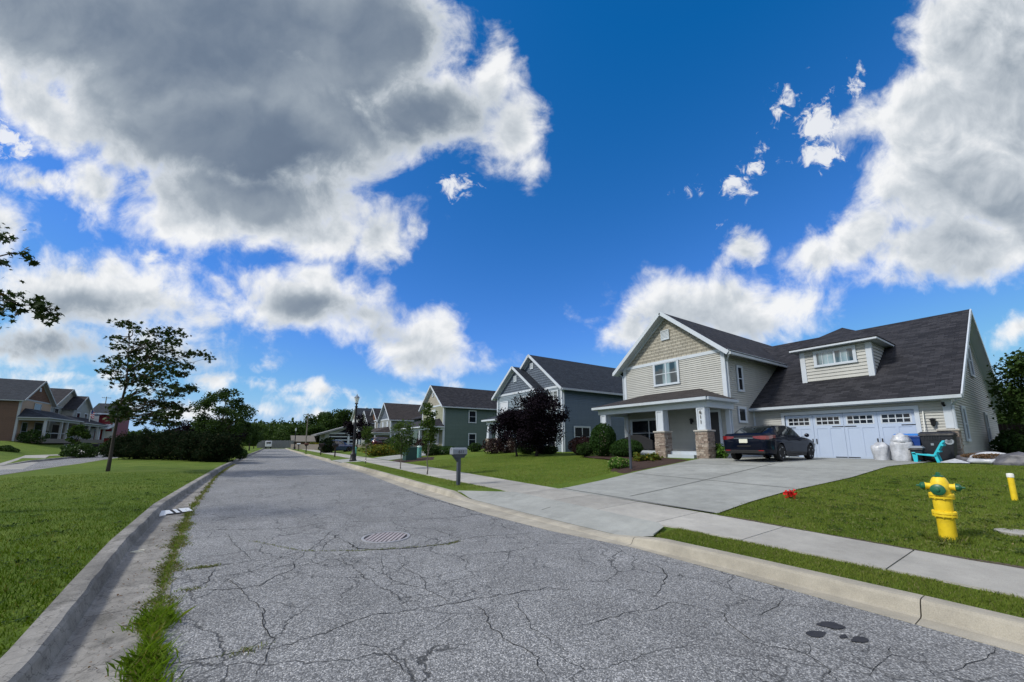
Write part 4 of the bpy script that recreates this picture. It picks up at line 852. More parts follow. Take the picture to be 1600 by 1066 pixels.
# ---- gabled neighbours
def gable_house(label, cat, x, y0, y1, xb, z0, ze, zp, front, side, shakes, roof, n=-1, group=None, wins=(), swins=(), lap=.14, ov=.42, ventz=None, yp=None, name='house', tm='white_trim'):
    h = thing(name, label, cat, (x, y0, z0), group); f = Wall('X', x, n); s0 = Wall('Y', y0, -1); s1 = Wall('Y', y1, 1); yp = (y0 + y1) / 2 if yp is None else yp
    b = MB(); f.siding(b, [(y0, z0 - .6), (y1, z0 - .6), (y1, ze), (y0, ze)], lap); b.build('front_wall', M[front], h)
    b = MB(); xa, xc = min(x, xb), max(x, xb); s0.siding(b, [(xa, z0 - .6), (xc, z0 - .6), (xc, ze), (xa, ze)], lap); s1.siding(b, [(xa, z0 - .6), (xc, z0 - .6), (xc, ze), (xa, ze)], lap)
    Wall('X', xb, -n).siding(b, [(y0, z0), (y1, z0), (y1, ze), (yp, zp), (y0, ze)], lap); b.build('side_wall', M[side], h)
    b = MB(); f.siding(b, [(y0, ze + .16), (y1, ze + .16), (yp, zp - .05)], .22, .02); b.build('gable_shakes', M[shakes], h, uv=True)
    rf, tr, gu = MB(), MB(), Multi(); gable_roof_x(rf, tr, gu, x, xb, y0, y1, ze, zp, ov, n=n, yp=yp)
    for y, ny in ((y0, -1), (y1, 1)): corner(tr, x, y, z0 - .3, ze, n, ny, .16)
    f.box(tr, y0 - .02, y1 + .02, ze - .02, ze + .16, .002, .054)
    rf.build('roof', M[roof], h, uv=True); tr.build('trim', M[tm], h); gu.build('gutter', M['gutter_white' if tm == 'white_trim' else tm], h)
    for q in wins: window(h, f, *q[:4], tm=M[tm], **(q[4] if len(q) > 4 else {}))
    for q in swins: window(h, s0, *q[:4], tm=M[tm], **(q[4] if len(q) > 4 else {}))
    if ventz: vent(h, f, yp, ventz)
    return h, f, s0
def porch_part(h, xf, n, ya, yb, dep, ze, zt, cols, z0, roof='dark_shingles', rail=False, stone=False, hip=1.2, tm='white_trim'):
    xo = xf + n * dep; pr, tr = MB(), MB(); q = [(xo + n * .3, ya - .3, ze + .12), (xo + n * .3, yb + .3, ze + .12), (xf, yb + .3 - hip, zt), (xf, ya - .3 + hip, zt)]
    pr.slab(q if n > 0 else q[::-1], .08)
    for y, yi in ((ya - .3, ya - .3 + hip), (yb + .3, yb + .3 - hip)):
        t = [(xo + n * .3, y, ze + .12), (xf, y, ze + .12), (xf, yi, zt)]; nn_ = (Vector(t[1]) - Vector(t[0])).cross(Vector(t[2]) - Vector(t[0])); pr.slab(t if nn_.z > 0 else t[::-1], .08)
    def bx(x0, x1, a, c, z_, zz): tr.box(min(x0, x1), max(x0, x1), a, c, z_, zz)
    bx(xo + n * .36, xo + n * .25, ya - .36, yb + .36, ze - .03, ze + .11); bx(xo + n * .25, xf, ya - .36, ya - .26, ze - .03, ze + .109); bx(xo + n * .25, xf, yb + .26, yb + .36, ze - .03, ze + .109)
    bx(xo + n * .02, xo - n * .22, ya, yb, ze - .32, ze - .035); bx(xo - n * .22, xf, ya, ya + .22, ze - .32, ze - .036); bx(xo - n * .22, xf, yb - .22, yb, ze - .32, ze - .036); bx(xo + n * .25, xf, ya - .26, yb + .26, ze - .034, ze - .02)
    pr.build('porch_roof', M[roof], h, uv=True); tr.build('porch_trim', M[tm], h)
    fl = MB(); fl.box(min(xf, xo), max(xf, xo), ya, yb, z0 - .3, z0 + .32); fl.build('porch_floor', M['weathered_wood'], h)
    for y in cols:
        if stone:
            stone_pier(min(xo - n * .42, xo + n * .03), max(xo - n * .42, xo + n * .03), y - .24, y + .24, z0 - .1, z0 + 1.25, rs, h); column_part(h, min(xo - n * .36, xo), max(xo - n * .36, xo), y - .19, y + .19, z0 + 1.25, ze - .32, taper=.35, panel=False)
        else: column_part(h, min(xo - n * .26, xo), max(xo - n * .26, xo), y - .13, y + .13, z0 + .3, ze - .32, panel=False, tm=tm)
    if rail:
        r_ = MB(); xr = xo - n * .12
        for a, c in zip(cols, cols[1:]): r_.box(min(xr, xr + n * .05), max(xr, xr + n * .05), a, c, z0 + 1.05, z0 + 1.13)
        r_.build('porch_rail', M[tm], h)
# blue-grey house
hb, fb, sb = gable_house('blue-grey two-storey house with two nested gables behind the purple trees', 'house', 20.5, 23.5, 31.7, 36.5, .72, 6.15, 9.45, 'pale_blue_siding', 'blue_siding', 'blue_shakes', 'blue_shingles',
    wins=[(24.55, 5.1, 1.3, 1.7, dict(panes=2, glass='window_blind')), (24.9, 2.0, 1.2, 1.7, dict(glass='window_dark'))], swins=[(22.6, 2.05, 1.9, 1.75, dict(panes=2, glass='window_dark')), (33.0, 5.0, 1.1, 1.5)], ventz=8.55, yp=27.6)
b = MB(); f2 = Wall('X', 19.7, -1); f2.siding(b, [(25.9, .2), (32.4, .2), (32.4, 6.1), (25.9, 6.1)], .14); Wall('Y', 25.9, -1).siding(b, [(19.7, .2), (20.5, .2), (20.5, 6.1), (19.7, 6.1)], .14); Wall('Y', 32.4, 1).siding(b, [(19.7, .2), (24, .2), (24, 6.1), (19.7, 6.1)], .14); b.build('bay_wall', M['pale_blue_siding'], hb)
b = MB(); f2.siding(b, [(25.9, 6.26), (32.4, 6.26), (29.15, 8.45)], .22, .02); b.build('bay_shakes', M['blue_shakes'], hb, uv=True)
rf, tr, gu = MB(), MB(), Multi(); gable_roof_x(rf, tr, gu, 19.7, 25, 25.9, 32.4, 6.1, 8.5, .42); f2.box(tr, 25.88, 32.42, 6.08, 6.26, .002, .054); cc_ = Multi(); cc_.m = [MB(), MB()]; corner(cc_.m[0], 19.7, 25.9, .4, 6.08, -1, -1, .16); corner(cc_.m[1], 19.7, 32.4, .4, 6.08, -1, 1, .16); cc_.build('corner_board', M['white_trim'], hb)
cc_ = MB(); Wall('Y', 23.5, -1).box(cc_, 30.0, 30.25, .6, 6.1, .003, .054); cc_.build('corner_board', M['white_trim'], hb)
rf.build('bay_roof', M['blue_shingles'], hb, uv=True); tr.build('bay_trim', M['white_trim'], hb); gu.build('bay_gutter', M['gutter_white'], hb)
window(hb, f2, 31.1, 4.7, 1.5, 1.7, panes=1, glass='window_white', label='upper window with white blind'); window(hb, f2, 27.6, 4.9, 1.6, 1.6, panes=2, glass='window_blind'); window(hb, f2, 28.2, 1.9, 1.6, 1.6, panes=2, glass='window_dark'); vent(hb, f2, 29.15, 7.5)
porch_part(hb, 19.7, -1, 26.3, 30.4, 2.4, 3.5, 4.5, [26.6, 28.6, 30.2], .7, 'blue_shingles', stone=True, hip=1.0)
b = MB(); f2.box(b, 29.2, 30.2, .95, 3.05, .035, .06); b.build('front_door', M['door_white'], hb)
downpipe(hb, [(20.2, 23.05, 5.9), (20.6, 23.4, 5.65), (20.6, 23.42, .8)])
# green house
hg, fg, sg = gable_house('green sided two-storey house with pale gable and small corner porch', 'house', 18.9, 44.0, 51.4, 33, .85, 6.2, 9.0, 'sage_siding', 'green_siding', 'cream_shakes', 'dark_shingles',
    wins=[(47.2, 5.0, 1.3, 1.7, dict(glass='window_white')), (46.2, 2.2, 1.9, 1.7, dict(panes=2, glass='window_white'))], swins=[(22.9, 4.9, 1.15, 1.65), (22.9, 1.95, 1.15, 1.65), (28.0, 4.9, 1.15, 1.65)], ventz=7.9)
porch_part(hg, 18.9, -1, 43.9, 55.0, 2.0, 3.45, 4.6, [44.1, 47.0, 51.2, 54.8], .85, hip=1.6)
b = MB(); Wall('X', 19.6, -1).siding(b, [(51.4, .4), (57, .4), (57, 5.2), (51.4, 5.2)], .14); Wall('Y', 57, 1).siding(b, [(19.6, .4), (30, .4), (30, 5.2), (19.6, 5.2)], .14); b.build('wing_wall', M['green_siding'], hg)
b = MB(); b.slab([(19.0, 57.4, 5.1), (19.0, 51.4, 5.1), (25, 51.4, 7.2), (25, 57.4, 7.2)], .14); b.build('wing_roof', M['dark_shingles'], hg, uv=True); window(hg, Wall('X', 19.6, -1), 53.2, 4.2, 1.5, .9, panes=2, glass='window_white')
downpipe(hg, [(18.84, 43.9, 6.0), (18.84, 43.9, 1.1), (18.5, 43.4, .85)])
# third and fourth houses up the street
h3, f3, s3 = gable_house('grey-green house with brown roof and white front gable beyond the green house', 'house', 19.0, 67.3, 74.6, 34, .9, 5.7, 8.7, 'stone_grey_siding', 'grey_siding', 'blue_shakes', 'brown_shingles',
    wins=[(69.3, 4.6, .9, 1.5, dict(glass='window_white')), (72.2, 4.6, .9, 1.5, dict(glass='window_white'))], swins=[(20.4, 2.6, 1.6, 1.0, dict(sash=False))], lap=.2)
porch_part(h3, 19.0, -1, 67.4, 82, 2.6, 3.2, 4.4, [67.6, 71, 75, 79, 81.8], .9, 'brown_shingles', hip=1.4)
h4, f4, s4 = gable_house('taupe house with two narrow gables, farthest gabled house up the right side', 'house', 19.2, 76.6, 83.4, 33, .9, 5.9, 8.4, 'taupe_siding', 'taupe_siding', 'brown_shakes', 'dark_shingles',
    wins=[(78.6, 4.9, 1.0, 1.4, dict(glass='window_white')), (81.2, 4.9, 1.0, 1.4)], lap=.2)
rf, tr, gu = MB(), MB(), Multi(); gable_roof_x(rf, tr, gu, 18.2, 24, 79.8, 86.5, 5.6, 8.0, .4); b = MB(); Wall('X', 18.2, -1).siding(b, [(79.8, .4), (86.5, .4), (86.5, 5.6), (83.15, 8.0), (79.8, 5.6)], .2); Wall('Y', 79.8, -1).siding(b, [(18.2, .4), (19.2, .4), (19.2, 5.6), (18.2, 5.6)], .2)
b.build('bay_wall', M['stone_grey_siding'], h4); rf.build('bay_roof', M['dark_shingles'], h4, uv=True); tr.build('bay_trim', M['white_trim'], h4); gu.build('bay_gutter', M['gutter_white'], h4)
# far white house and the low building with a slanted roof
hw_, _, _ = gable_house('white gabled house with blue-grey roof, partly hidden behind the slanted roof', 'house', 24, 118, 128, 36, .9, 8.6, 12.0, 'white_siding', 'white_siding', 'cream_shakes', 'blue_shingles', lap=.25)
sh = thing('slant_roof_house', 'low house with one slanted roof and dark glazing between white bands', 'house', (12, 98, .7))
a0, a1 = atY(507, 693, 98), atY(556, 693, 98); x0, x1 = a0[0], a1[0]; zl, zh = atY(505, 677, 98)[2], atY(552, 661, 98)[2]; wS = Wall('Y', 98, -1)
b = MB(); b.prism([(x0, 98, .2), (x1, 98, .2), (x1, 98, zh), (x0, 98, zl)], (0, 9, 0)); b.build('wall', M['stone_grey_siding'], sh)
b = MB(); b.slab([(x0 - 2.0, 97.2, zl - .30), (x1 + 1, 97.2, zh + .25), (x1 + 1, 108, zh + .25), (x0 - 2.0, 108, zl - .30)], .35); b.build('roof', M['fence_grey'], sh)
b = MB(); g = MB(); k0, k1 = x0 + .9, x1 - .4
wS.box(g, k0, k1, 1.2, zl - .25, .004, .02); g.slab([wS.P(k0 + 1.5, zl - .2, .02), wS.P(k1, zl - .2, .02), wS.P(k1, zh - .5, .02), wS.P(k0 + 1.5, zl + .05, .02)], .01)
for i in range(4): z = 1.3 + (zl - 1.3) * i / 3.1; wS.box(b, k0, k1, z, z + .22, .021, .06)
wS.box(b, (k0 + k1) / 2 + 1.2, (k0 + k1) / 2 + 1.7, 1.0, zh - 1.2, .061, .10); g.build('window', M['window_dark'], sh); b.build('bands', M['white_trim'], sh)

# ---- houses across the side road
h5, f5, s5 = gable_house('brown and tan two-storey house with porch, leftmost across the side road', 'house', -27.4, 79.3, 88.2, -50, 1.8, 7.4, 10.4, 'tan_siding', 'brown_siding', 'brown_shakes', 'blue_shingles', n=1,
    wins=[(83.9, 6.1, 2.1, 2.2), (81.2, 3.1, 1.6, 2.6, dict(glass='window_dark')), (85.2, 3.4, 2.6, 2.3)], swins=[(-31.2, 6.1, 2.6, 2.0, dict(panes=2, glass='window_dark')), (-31.6, 3.25, 3.0, 1.1, dict(panes=1, sash=False))], lap=.2, ventz=9.2, tm='grey_trim')
porch_part(h5, -27.4, 1, 79.3, 91.0, 2.6, 4.9, 6.3, [79.5, 84.6, 86.6, 90.8], 1.8, 'blue_shingles', rail=True, hip=1.6, tm='grey_trim')
h6, f6, s6 = gable_house('grey-green house with a pale gable, between the brown and red houses', 'house', -28.4, 91.8, 103, -50, 1.8, 7.4, 10.7, 'grey_siding', 'slate_siding', 'cream_shakes', 'dark_shingles', n=1, wins=[(93.4, 6.2, 1.6, 2.0), (94.3, 3.2, 3.0, 2.8, dict(glass='window_dark'))], lap=.2, tm='grey_trim')
rf, tr, gu = MB(), MB(), Multi(); gable_roof_x(rf, tr, gu, -27.0, -34, 95.6, 103, 7.3, 9.7, .4, n=1); b = MB(); Wall('X', -27.0, 1).siding(b, [(95.6, 1.2), (103, 1.2), (103, 7.3), (99.3, 9.6), (95.6, 7.3)], .2); Wall('Y', 95.6, -1).siding(b, [(-28.4, 1.2), (-27, 1.2), (-27, 7.3), (-28.4, 7.3)], .2)
b.build('bay_wall', M['stone_grey_siding'], h6); rf.build('bay_roof', M['dark_shingles'], h6, uv=True); cc_ = MB(); corner(cc_, -27, 95.6, 1.5, 7.3, 1, -1); cc_.build('corner_board', M['grey_trim'], h6); tr.build('bay_trim', M['grey_trim'], h6)
for y in (97.5, 101): window(h6, Wall('X', -27.0, 1), y, 5.9, 1.6, 1.9, glass='window_dark')
porch_part(h6, -27.0, 1, 91.6, 103, 2.4, 4.7, 6.0, [91.9, 95, 99, 102.8], 1.8, 'dark_shingles', hip=1.5, tm='grey_trim')
# red house: ridge across the view
h7 = thing('house', 'dark red house with blue bay and white porch, rightmost across the side road', 'house', (-30, 106, 1.8))
wr = Wall('Y', 106, -1); xl, xr2 = atY(136, 660, 106)[0], atY(181, 660, 106)[0]; zE = atY(160, 647, 106)[2]; zR = atY(160, 630, 110)[2]
b = MB(); wr.siding(b, [(xl, 1.2), (xr2, 1.2), (xr2, zE), (xl, zE)], .2); Wall('X', xr2, 1).siding(b, [(106, 1.2), (115, 1.2), (115, zE), (110.5, zR), (106, zE)], .2); b.build('wall', M['red_siding'], h7)
b = MB(); b.slab([(xl, 105.4, zE), (xr2 + .4, 105.4, zE), (xr2 + .4, 110.5, zR), (xl, 110.5, zR)], .15); b.slab([(xr2 + .4, 115.6, zE), (xl, 115.6, zE), (xl, 110.5, zR), (xr2 + .4, 110.5, zR)], .15); b.build('roof', M['blue_shingles'], h7, uv=True)
b = MB(); b.beam((xl, 105.35, zE), (xr2 + .4, 105.35, zE), .1, .25); wr.box(b, xl, xr2, (zE + 1.8) / 2 - .1, (zE + 1.8) / 2 + .25, .002, .06); corner(b, xr2, 106, 1.4, zE - .05, 1, -1, .35); b.build('trim', M['white_trim'], h7)
window(h7, wr, atY(168, 684, 106)[0], 3.1, 1.6, 1.3, sash=False, glass='window_white')
b = MB(); xb0, xb1 = atY(135, 655, 104)[0], atY(148, 655, 104)[0]; Wall('Y', 104, -1).siding(b, [(xb0, 3.8), (xb1, 3.8), (xb1, zE - .2), (xb0, zE - .2)], .2); Wall('X', xb1, 1).siding(b, [(104, 3.8), (106, 3.8), (106, zE - .2), (104, zE - .2)], .2); bo = b.build('bay', M['sky_siding'], h7)
window(h7, Wall('Y', 104, -1), (xb0 + xb1) / 2 + .5, (3.8 + zE) / 2 + .5, 1.2, 1.4, glass='window_white'); b = MB(); b.box(xb0 - .2, xb1 + .4, 103.7, 106, zE - .2, zE); b.build('bay_roof', M['white_trim'], bo)
b = MB(); b.slab([(xb0 - 1, 101.5, 4.3), (xb1 + 2.6, 101.5, 4.3), (xb1 + 2.6, 106, 5.2), (xb0 - 1, 106, 5.2)], .25); b.build('porch_roof', M['gutter_white'], h7)
for px in (137, 143, 152): x = atY(px, 680, 101.8)[0]; column_part(h7, x - .25, x + .25, 101.6, 102.1, 1.6, 4.2, panel=False)

# ------------------------------------------------------------------ cars
def make_car(label, cat, paint, loc, rz, L=4.85, Wd=1.86, H=1.45, suv=False, group=None, name='sedan'):
    root = thing(name, label, cat, (0, 0, 0), group); hl = L / 2
    def ip(pts): xs = [p[0] for p in pts]; ys = [p[1] for p in pts]; return lambda x: float(np.interp(x, xs, ys))
    k = hl / 2.42
    if not suv:
        deck = ip([(-2.42 * k, .90), (-2.39 * k, 1.00), (-2.30 * k, 1.075), (-2.0 * k, 1.085), (-1.6 * k, 1.05), (0, .99), (1.15 * k, .965), (1.7 * k, .90), (2.15 * k, .80), (2.36 * k, .68), (2.42 * k, .55)])
        roof = ip([(-2.05 * k, 1.07), (-1.75 * k, 1.19), (-1.35 * k, 1.335), (-.95 * k, 1.415), (-.5 * k, H - .005), (-.05 * k, H), (.3 * k, H - .03), (.62 * k, 1.325), (1.0 * k, 1.13), (1.3 * k, .96)]); g0, g1 = -2.05 * k, 1.3 * k; sx = (-1.38 * k, 1.0 * k)
    else:
        deck = ip([(-2.42 * k, .95), (-2.38 * k, 1.08), (-2.2 * k, 1.12), (0, 1.08), (1.15 * k, 1.06), (1.8 * k, 1.02), (2.2 * k, .94), (2.38 * k, .8), (2.42 * k, .6)])
        roof = ip([(-2.36 * k, 1.10), (-2.2 * k, 1.42), (-2.0 * k, H - .08), (-1.5 * k, H - .01), (-.3 * k, H), (.25 * k, H - .05), (.6 * k, 1.5 * H / 1.7), (1.0 * k, 1.25), (1.25 * k, 1.05)]); g0, g1 = -2.36 * k, 1.25 * k; sx = (-2.05 * k, .95 * k)
    hw = ip([(-2.42 * k, .70), (-2.38 * k, .80), (-2.25 * k, .875), (-1.9 * k, .915), (-1.4 * k, .93), (0, .915), (1.4 * k, .93), (1.9 * k, .90), (2.2 * k, .82), (2.36 * k, .70), (2.42 * k, .58)])
    zlo = ip([(-2.42 * k, .42), (-2.3 * k, .30), (-1.9 * k, .24), (-1.0 * k, .20), (1.0 * k, .20), (2.0 * k, .22), (2.42 * k, .34)])
    xs = [-2.42, -2.40, -2.36, -2.30, -2.2, -2.1, -2.0, -1.9, -1.8, -1.7, -1.55, -1.4, -1.2, -1.0, -.7, -.4, 0, .4, .7, 1.0, 1.2, 1.4, 1.55, 1.7, 1.85, 2.0, 2.1, 2.2, 2.3, 2.36, 2.40, 2.42]; xs = [x * k for x in xs]
    sw = Wd / 1.86
    def section(x):
        w_, zl, zd = hw(x) * sw, zlo(x), deck(x); h = zd - zl
        half = [(w_ * .80, zl), (w_ * .95, zl + h * .05), (w_ * .985, zl + h * .22), (w_ * .975, zl + h * .40), (w_ * 1.0, zl + h * .60), (w_ * 1.0, zl + h * .72), (w_ * .975, zl + h * .82), (w_ * .93, zl + h * .92), (w_ * .86, zd - .01), (w_ * .5, zd + .018), (0, zd + .024)]
        return half
    b = MB(); n = len(section(0)); ring = 2 * n - 1
    for x in xs:
        hlf = section(x); b.v += [(x, -y, z) for y, z in hlf] + [(x, y, z) for y, z in hlf[-2::-1]]
    for i in range(len(xs) - 1):
        for q in range(ring - 1): b.f.append((i * ring + q, (i + 1) * ring + q, (i + 1) * ring + q + 1, i * ring + q + 1))
        b.f.append((i * ring + ring - 1, (i + 1) * ring + ring - 1, (i + 1) * ring, i * ring))
    b.f += [tuple(range(ring)), tuple((len(xs) - 1) * ring + q for q in range(ring - 1, -1, -1))]
    me = b.mesh('body'); bmx = bmesh.new(); bmx.from_mesh(me); bmesh.ops.recalc_face_normals(bmx, faces=bmx.faces); bmx.to_mesh(me); bmx.free()
    tmp = bpy.data.objects.new('tmp', me); COL.objects.link(tmp); WX = (-1.40 * k, 1.42 * k); rw = .335 if not suv else .37
    cb_ = MB()
    for x in WX:
        for s_ in (-1, 1): cb_.lathe([(rw + .05, 0), (rw + .05, .34)], (x, s_ * 1.05 if s_ < 0 else .71, rw), (0, 1, 0), 28)
    cm = cb_.mesh('cut'); bmx = bmesh.new(); bmx.from_mesh(cm); bmesh.ops.recalc_face_normals(bmx, faces=bmx.faces); bmx.to_mesh(cm); bmx.free(); co_ = bpy.data.objects.new('cut', cm); COL.objects.link(co_)
    md = tmp.modifiers.new('b', 'BOOLEAN'); md.object = co_; md.operation = 'DIFFERENCE'; md.solver = 'EXACT'
    dg = bpy.context.evaluated_depsgraph_get(); bm2 = bpy.data.meshes.new_from_object(tmp.evaluated_get(dg)); bpy.data.objects.remove(tmp); bpy.data.objects.remove(co_)
    body = link_mesh('body', bm2, M[paint], root, True); bm2.set_sharp_from_angle(angle=R(38))
    # greenhouse: painted roof and pillars, glass set just proud
    gxs = list(np.linspace(g0, g1, 25))
    def gsec(x):
        zb_ = deck(x) - .03; zr = max(roof(x), zb_ + .012); e = max(0, min(1, (x - g0) / .5, (g1 - x) / .6)); wb = (.70 + .13 * e) * sw; wt = (.52 + .08 * e) * sw; h = zr - zb_
        return [(wb, zb_), (wb + (wt - wb) * .5, zb_ + h * .52), (wt + .02, zb_ + h * .88), (wt - .05, zb_ + h * .975), (wt * .5, zr), (0, zr + .008)]
    b = MB(); n2 = len(gsec(0)); r2 = 2 * n2 - 1
    for x in gxs:
        hlf = gsec(x); b.v += [(x, -y, z) for y, z in hlf] + [(x, y, z) for y, z in hlf[-2::-1]]
    b.f = [(i * r2 + q, (i + 1) * r2 + q, (i + 1) * r2 + q + 1, i * r2 + q + 1) for i in range(len(gxs) - 1) for q in range(r2 - 1)]
    b.build('roof', M[paint], root, smooth=True, sharp=40)
    def gpt(x, t, side, off=.006):
        s_ = gsec(x); f = t * (n2 - 1); i = min(int(f), n2 - 2); y = s_[i][0] + (s_[i + 1][0] - s_[i][0]) * (f - i); z = s_[i][1] + (s_[i + 1][1] - s_[i][1]) * (f - i); return Vector((x, side * (y + off), z + off * (.3 if t < .5 else 1.2)))
    def patch(name, xa, xb, ta, tb, side, nx=7, nt=4, slant=(0, 0)):
        m = MB()
        for i in range(nx + 1):
            for j in range(nt + 1):
                u_ = i / nx; v_ = j / nt; xa_ = xa + slant[0] * v_; xb_ = xb + slant[1] * v_; m.v.append(tuple(gpt(xa_ + (xb_ - xa_) * u_, ta + (tb - ta) * v_, side)))
        m.f = [(i * (nt + 1) + j, (i + 1) * (nt + 1) + j, (i + 1) * (nt + 1) + j + 1, i * (nt + 1) + j + 1) for i in range(nx) for j in range(nt)]
        return m.build(name, M['car_glass'], root, smooth=True)
    for side in (-1, 1):
        if not suv: patch('side_window', sx[0] + .02, -.22 * k, .05, .40, side, slant=(.30, .0)); patch('side_window', -.14 * k, sx[1] - .02, .05, .40, side, slant=(0, -.36))
        else: patch('side_window', sx[0], -1.25 * k, .05, .40, side, slant=(.1, 0)); patch('side_window', -1.18 * k, -.2 * k, .05, .40, side); patch('side_window', -.12 * k, sx[1], .05, .40, side, slant=(0, -.3))
    def cross(name, xa, xb):
        m = MB(); nx, ny = 8, 10
        for i in range(nx + 1):
            x = xa + (xb - xa) * i / nx; s_ = gsec(x)
            for j in range(ny + 1):
                v_ = -1 + 2 * j / ny; t = 1 - abs(v_) * .43; p = gpt(x, t, 1 if v_ >= 0 else -1); m.v.append(tuple(p))
        m.f = [(i * (ny + 1) + j, (i + 1) * (ny + 1) + j, (i + 1) * (ny + 1) + j + 1, i * (ny + 1) + j + 1) for i in range(nx) for j in range(ny)]
        return m.build(name, M['car_glass'], root, smooth=True)
    if not suv: cross('rear_window', g0 + .08, -.98 * k); cross('windscreen', .36 * k, g1 - .10)
    else: cross('rear_window', g0 + .03, -2.05 * k); cross('windscreen', .34 * k, g1 - .10)
    # rear end
    x0 = -hl
    for s_ in (-1, 1):
        m = MB(); zt, zb2 = (deck(x0 + .08) - .06, deck(x0 + .08) - .20)
        pts = [(x0 - .012, .36), (x0 - .012, .66), (x0 + .03, .80), (x0 + .13, .872), (x0 + .34, .922), (x0 + .52, .945)]
        lo = [(px_, s_ * py_ * sw, zb2 + (.05 if i == 0 else 0) + (.05 if i > 3 else 0)) for i, (px_, py_) in enumerate(pts)]; hi = [(px_, s_ * py_ * sw, zt + (.03 if i > 3 else 0) - (.02 if i == 0 else 0)) for i, (px_, py_) in enumerate(pts)]
        inn = [(px_ + .08, s_ * (py_ - .08) * sw, z) for (px_, py_), (_, _, z) in zip(pts, lo)]; inh = [(px_ + .08, s_ * (py_ - .08) * sw, z) for (px_, py_), (_, _, z) in zip(pts, hi)]
        q = len(pts); m.v = lo + hi + inn + inh
        for i in range(q - 1): m.f += [(i, i + 1, q + i + 1, q + i), (q + i, q + i + 1, 3 * q + i + 1, 3 * q + i), (2 * q + i, 2 * q + i + 1, i + 1, i)]
        m.build('tail_light', M['tail_red'], root)
    m = MB(); m.box(x0 - .03, x0 + .12, -.26, .26, .56, .60); m.box(x0 - .02, x0 + .05, -.74, .74, .30, .43); m.build('rear_bumper', M['plastic_black'], root, bevel=.015)
    m = MB(); m.box(x0 - .035, x0 - .005, -.155, .155, .71, .86); m.build('number_plate', M['plate'], root)
    m = MB(); m.box(x0 - .012, x0 + .06, -.40, .40, .885, .905); m.build('boot_trim', M['chrome'], root)
    m = MB()
    for s_ in (-1, 1): m.box(x0 - .022, x0 + .02, s_ * .62 - .09, s_ * .62 + .09, .40, .425)
    m.build('reflector', M['reflector'], root)
    for s_ in (-1, 1):
        m = MB(); m.lathe([(.02, -.10), (.075, -.06), (.085, .0), (.07, .05), (.02, .07)], (.86 * k, s_ * 1.02 * sw, 1.03 if not suv else 1.15), (1, 0, 0), 10); m.box(.82 * k, .9 * k, min(s_ * .84, s_ * .96) * sw, max(s_ * .84, s_ * .96) * sw, .98 if not suv else 1.10, 1.0 if not suv else 1.12); m.build('wing_mirror', M[paint], root, smooth=True, sharp=40)
        for x in (-.62 * k, .42 * k): m = MB(); m.box(x - .1, x + .1, min(s_ * .925, s_ * .95) * sw, max(s_ * .925, s_ * .95) * sw, .80, .825); m.build('door_handle', M[paint], root, bevel=.006)
        m = MB(); m.box(-.95 * k, .95 * k, min(s_ * .86, s_ * .90) * sw, max(s_ * .86, s_ * .90) * sw, .19, .27); m.build('side_sill', M['plastic_black'], root)
        m = MB(); m.box(hl - .28, hl - .08, s_ * .72 - .1, s_ * .72 + .1, .62, .72); m.build('headlight', M['lamp_glass'], root, bevel=.03)
    for x in WX:
        for s_ in (-1, 1):
            wl = MB(); c = (x, s_ * .815 * sw, rw); wl.lathe([(rw * .70, -.10), (rw * .93, -.105), (rw, -.07), (rw, .07), (rw * .93, .105), (rw * .70, .10)], c, (0, s_, 0), 28); tw = wl.build('wheel', M['tyre'], root, smooth=True, sharp=35)
            rm = MB(); rm.lathe([(.01, .02), (rw * .71, .02), (rw * .71, .06)], c, (0, s_, 0), 24); rm.build('rim_well', M['rim_dark'], tw)
            sp = MB(); sp.lathe([(.01, .085), (.045, .08), (.05, .05)], c, (0, s_, 0), 12); sp.lathe([(rw * .66, .05), (rw * .68, .095), (rw * .73, .10), (rw * .73, .05)], c, (0, s_, 0), 28)
            for q in range(5):
                a = 2 * math.pi * q / 5 + .3 * (x > 0)
                for da in (-.13, .13): sp.beam((c[0] + .03 * math.cos(a), c[1] + s_ * .07, c[2] + .03 * math.sin(a)), (c[0] + rw * .68 * math.cos(a + da), c[1] + s_ * .085, c[2] + rw * .68 * math.sin(a + da)), .03, .035, (0, 1, 0))
            sp.build('rim', M['rim'], tw)
    root.location = loc; root.rotation_euler = (0, 0, rz); return root
make_car('dark navy saloon car parked on the concrete driveway before the garage', 'car', 'paint_navy', (18.55, 7.62, tz(18.55, 7.6) + .03), 0)
q = gt(530, 707); make_car('blue estate car parked before the slanted roof house', 'car', 'paint_blue', (q.x, q.y + 1.5, q.z + .02), R(8), L=4.6, H=1.72, suv=True, name='estate_car')
q = gp(600, 701, .72); make_car('dark maroon estate car behind the yellow flowering bush', 'car', 'paint_maroon', (16.4, 61.5, tz(16.4, 61) + .02), R(20), L=4.7, H=1.72, suv=True, name='estate_car')

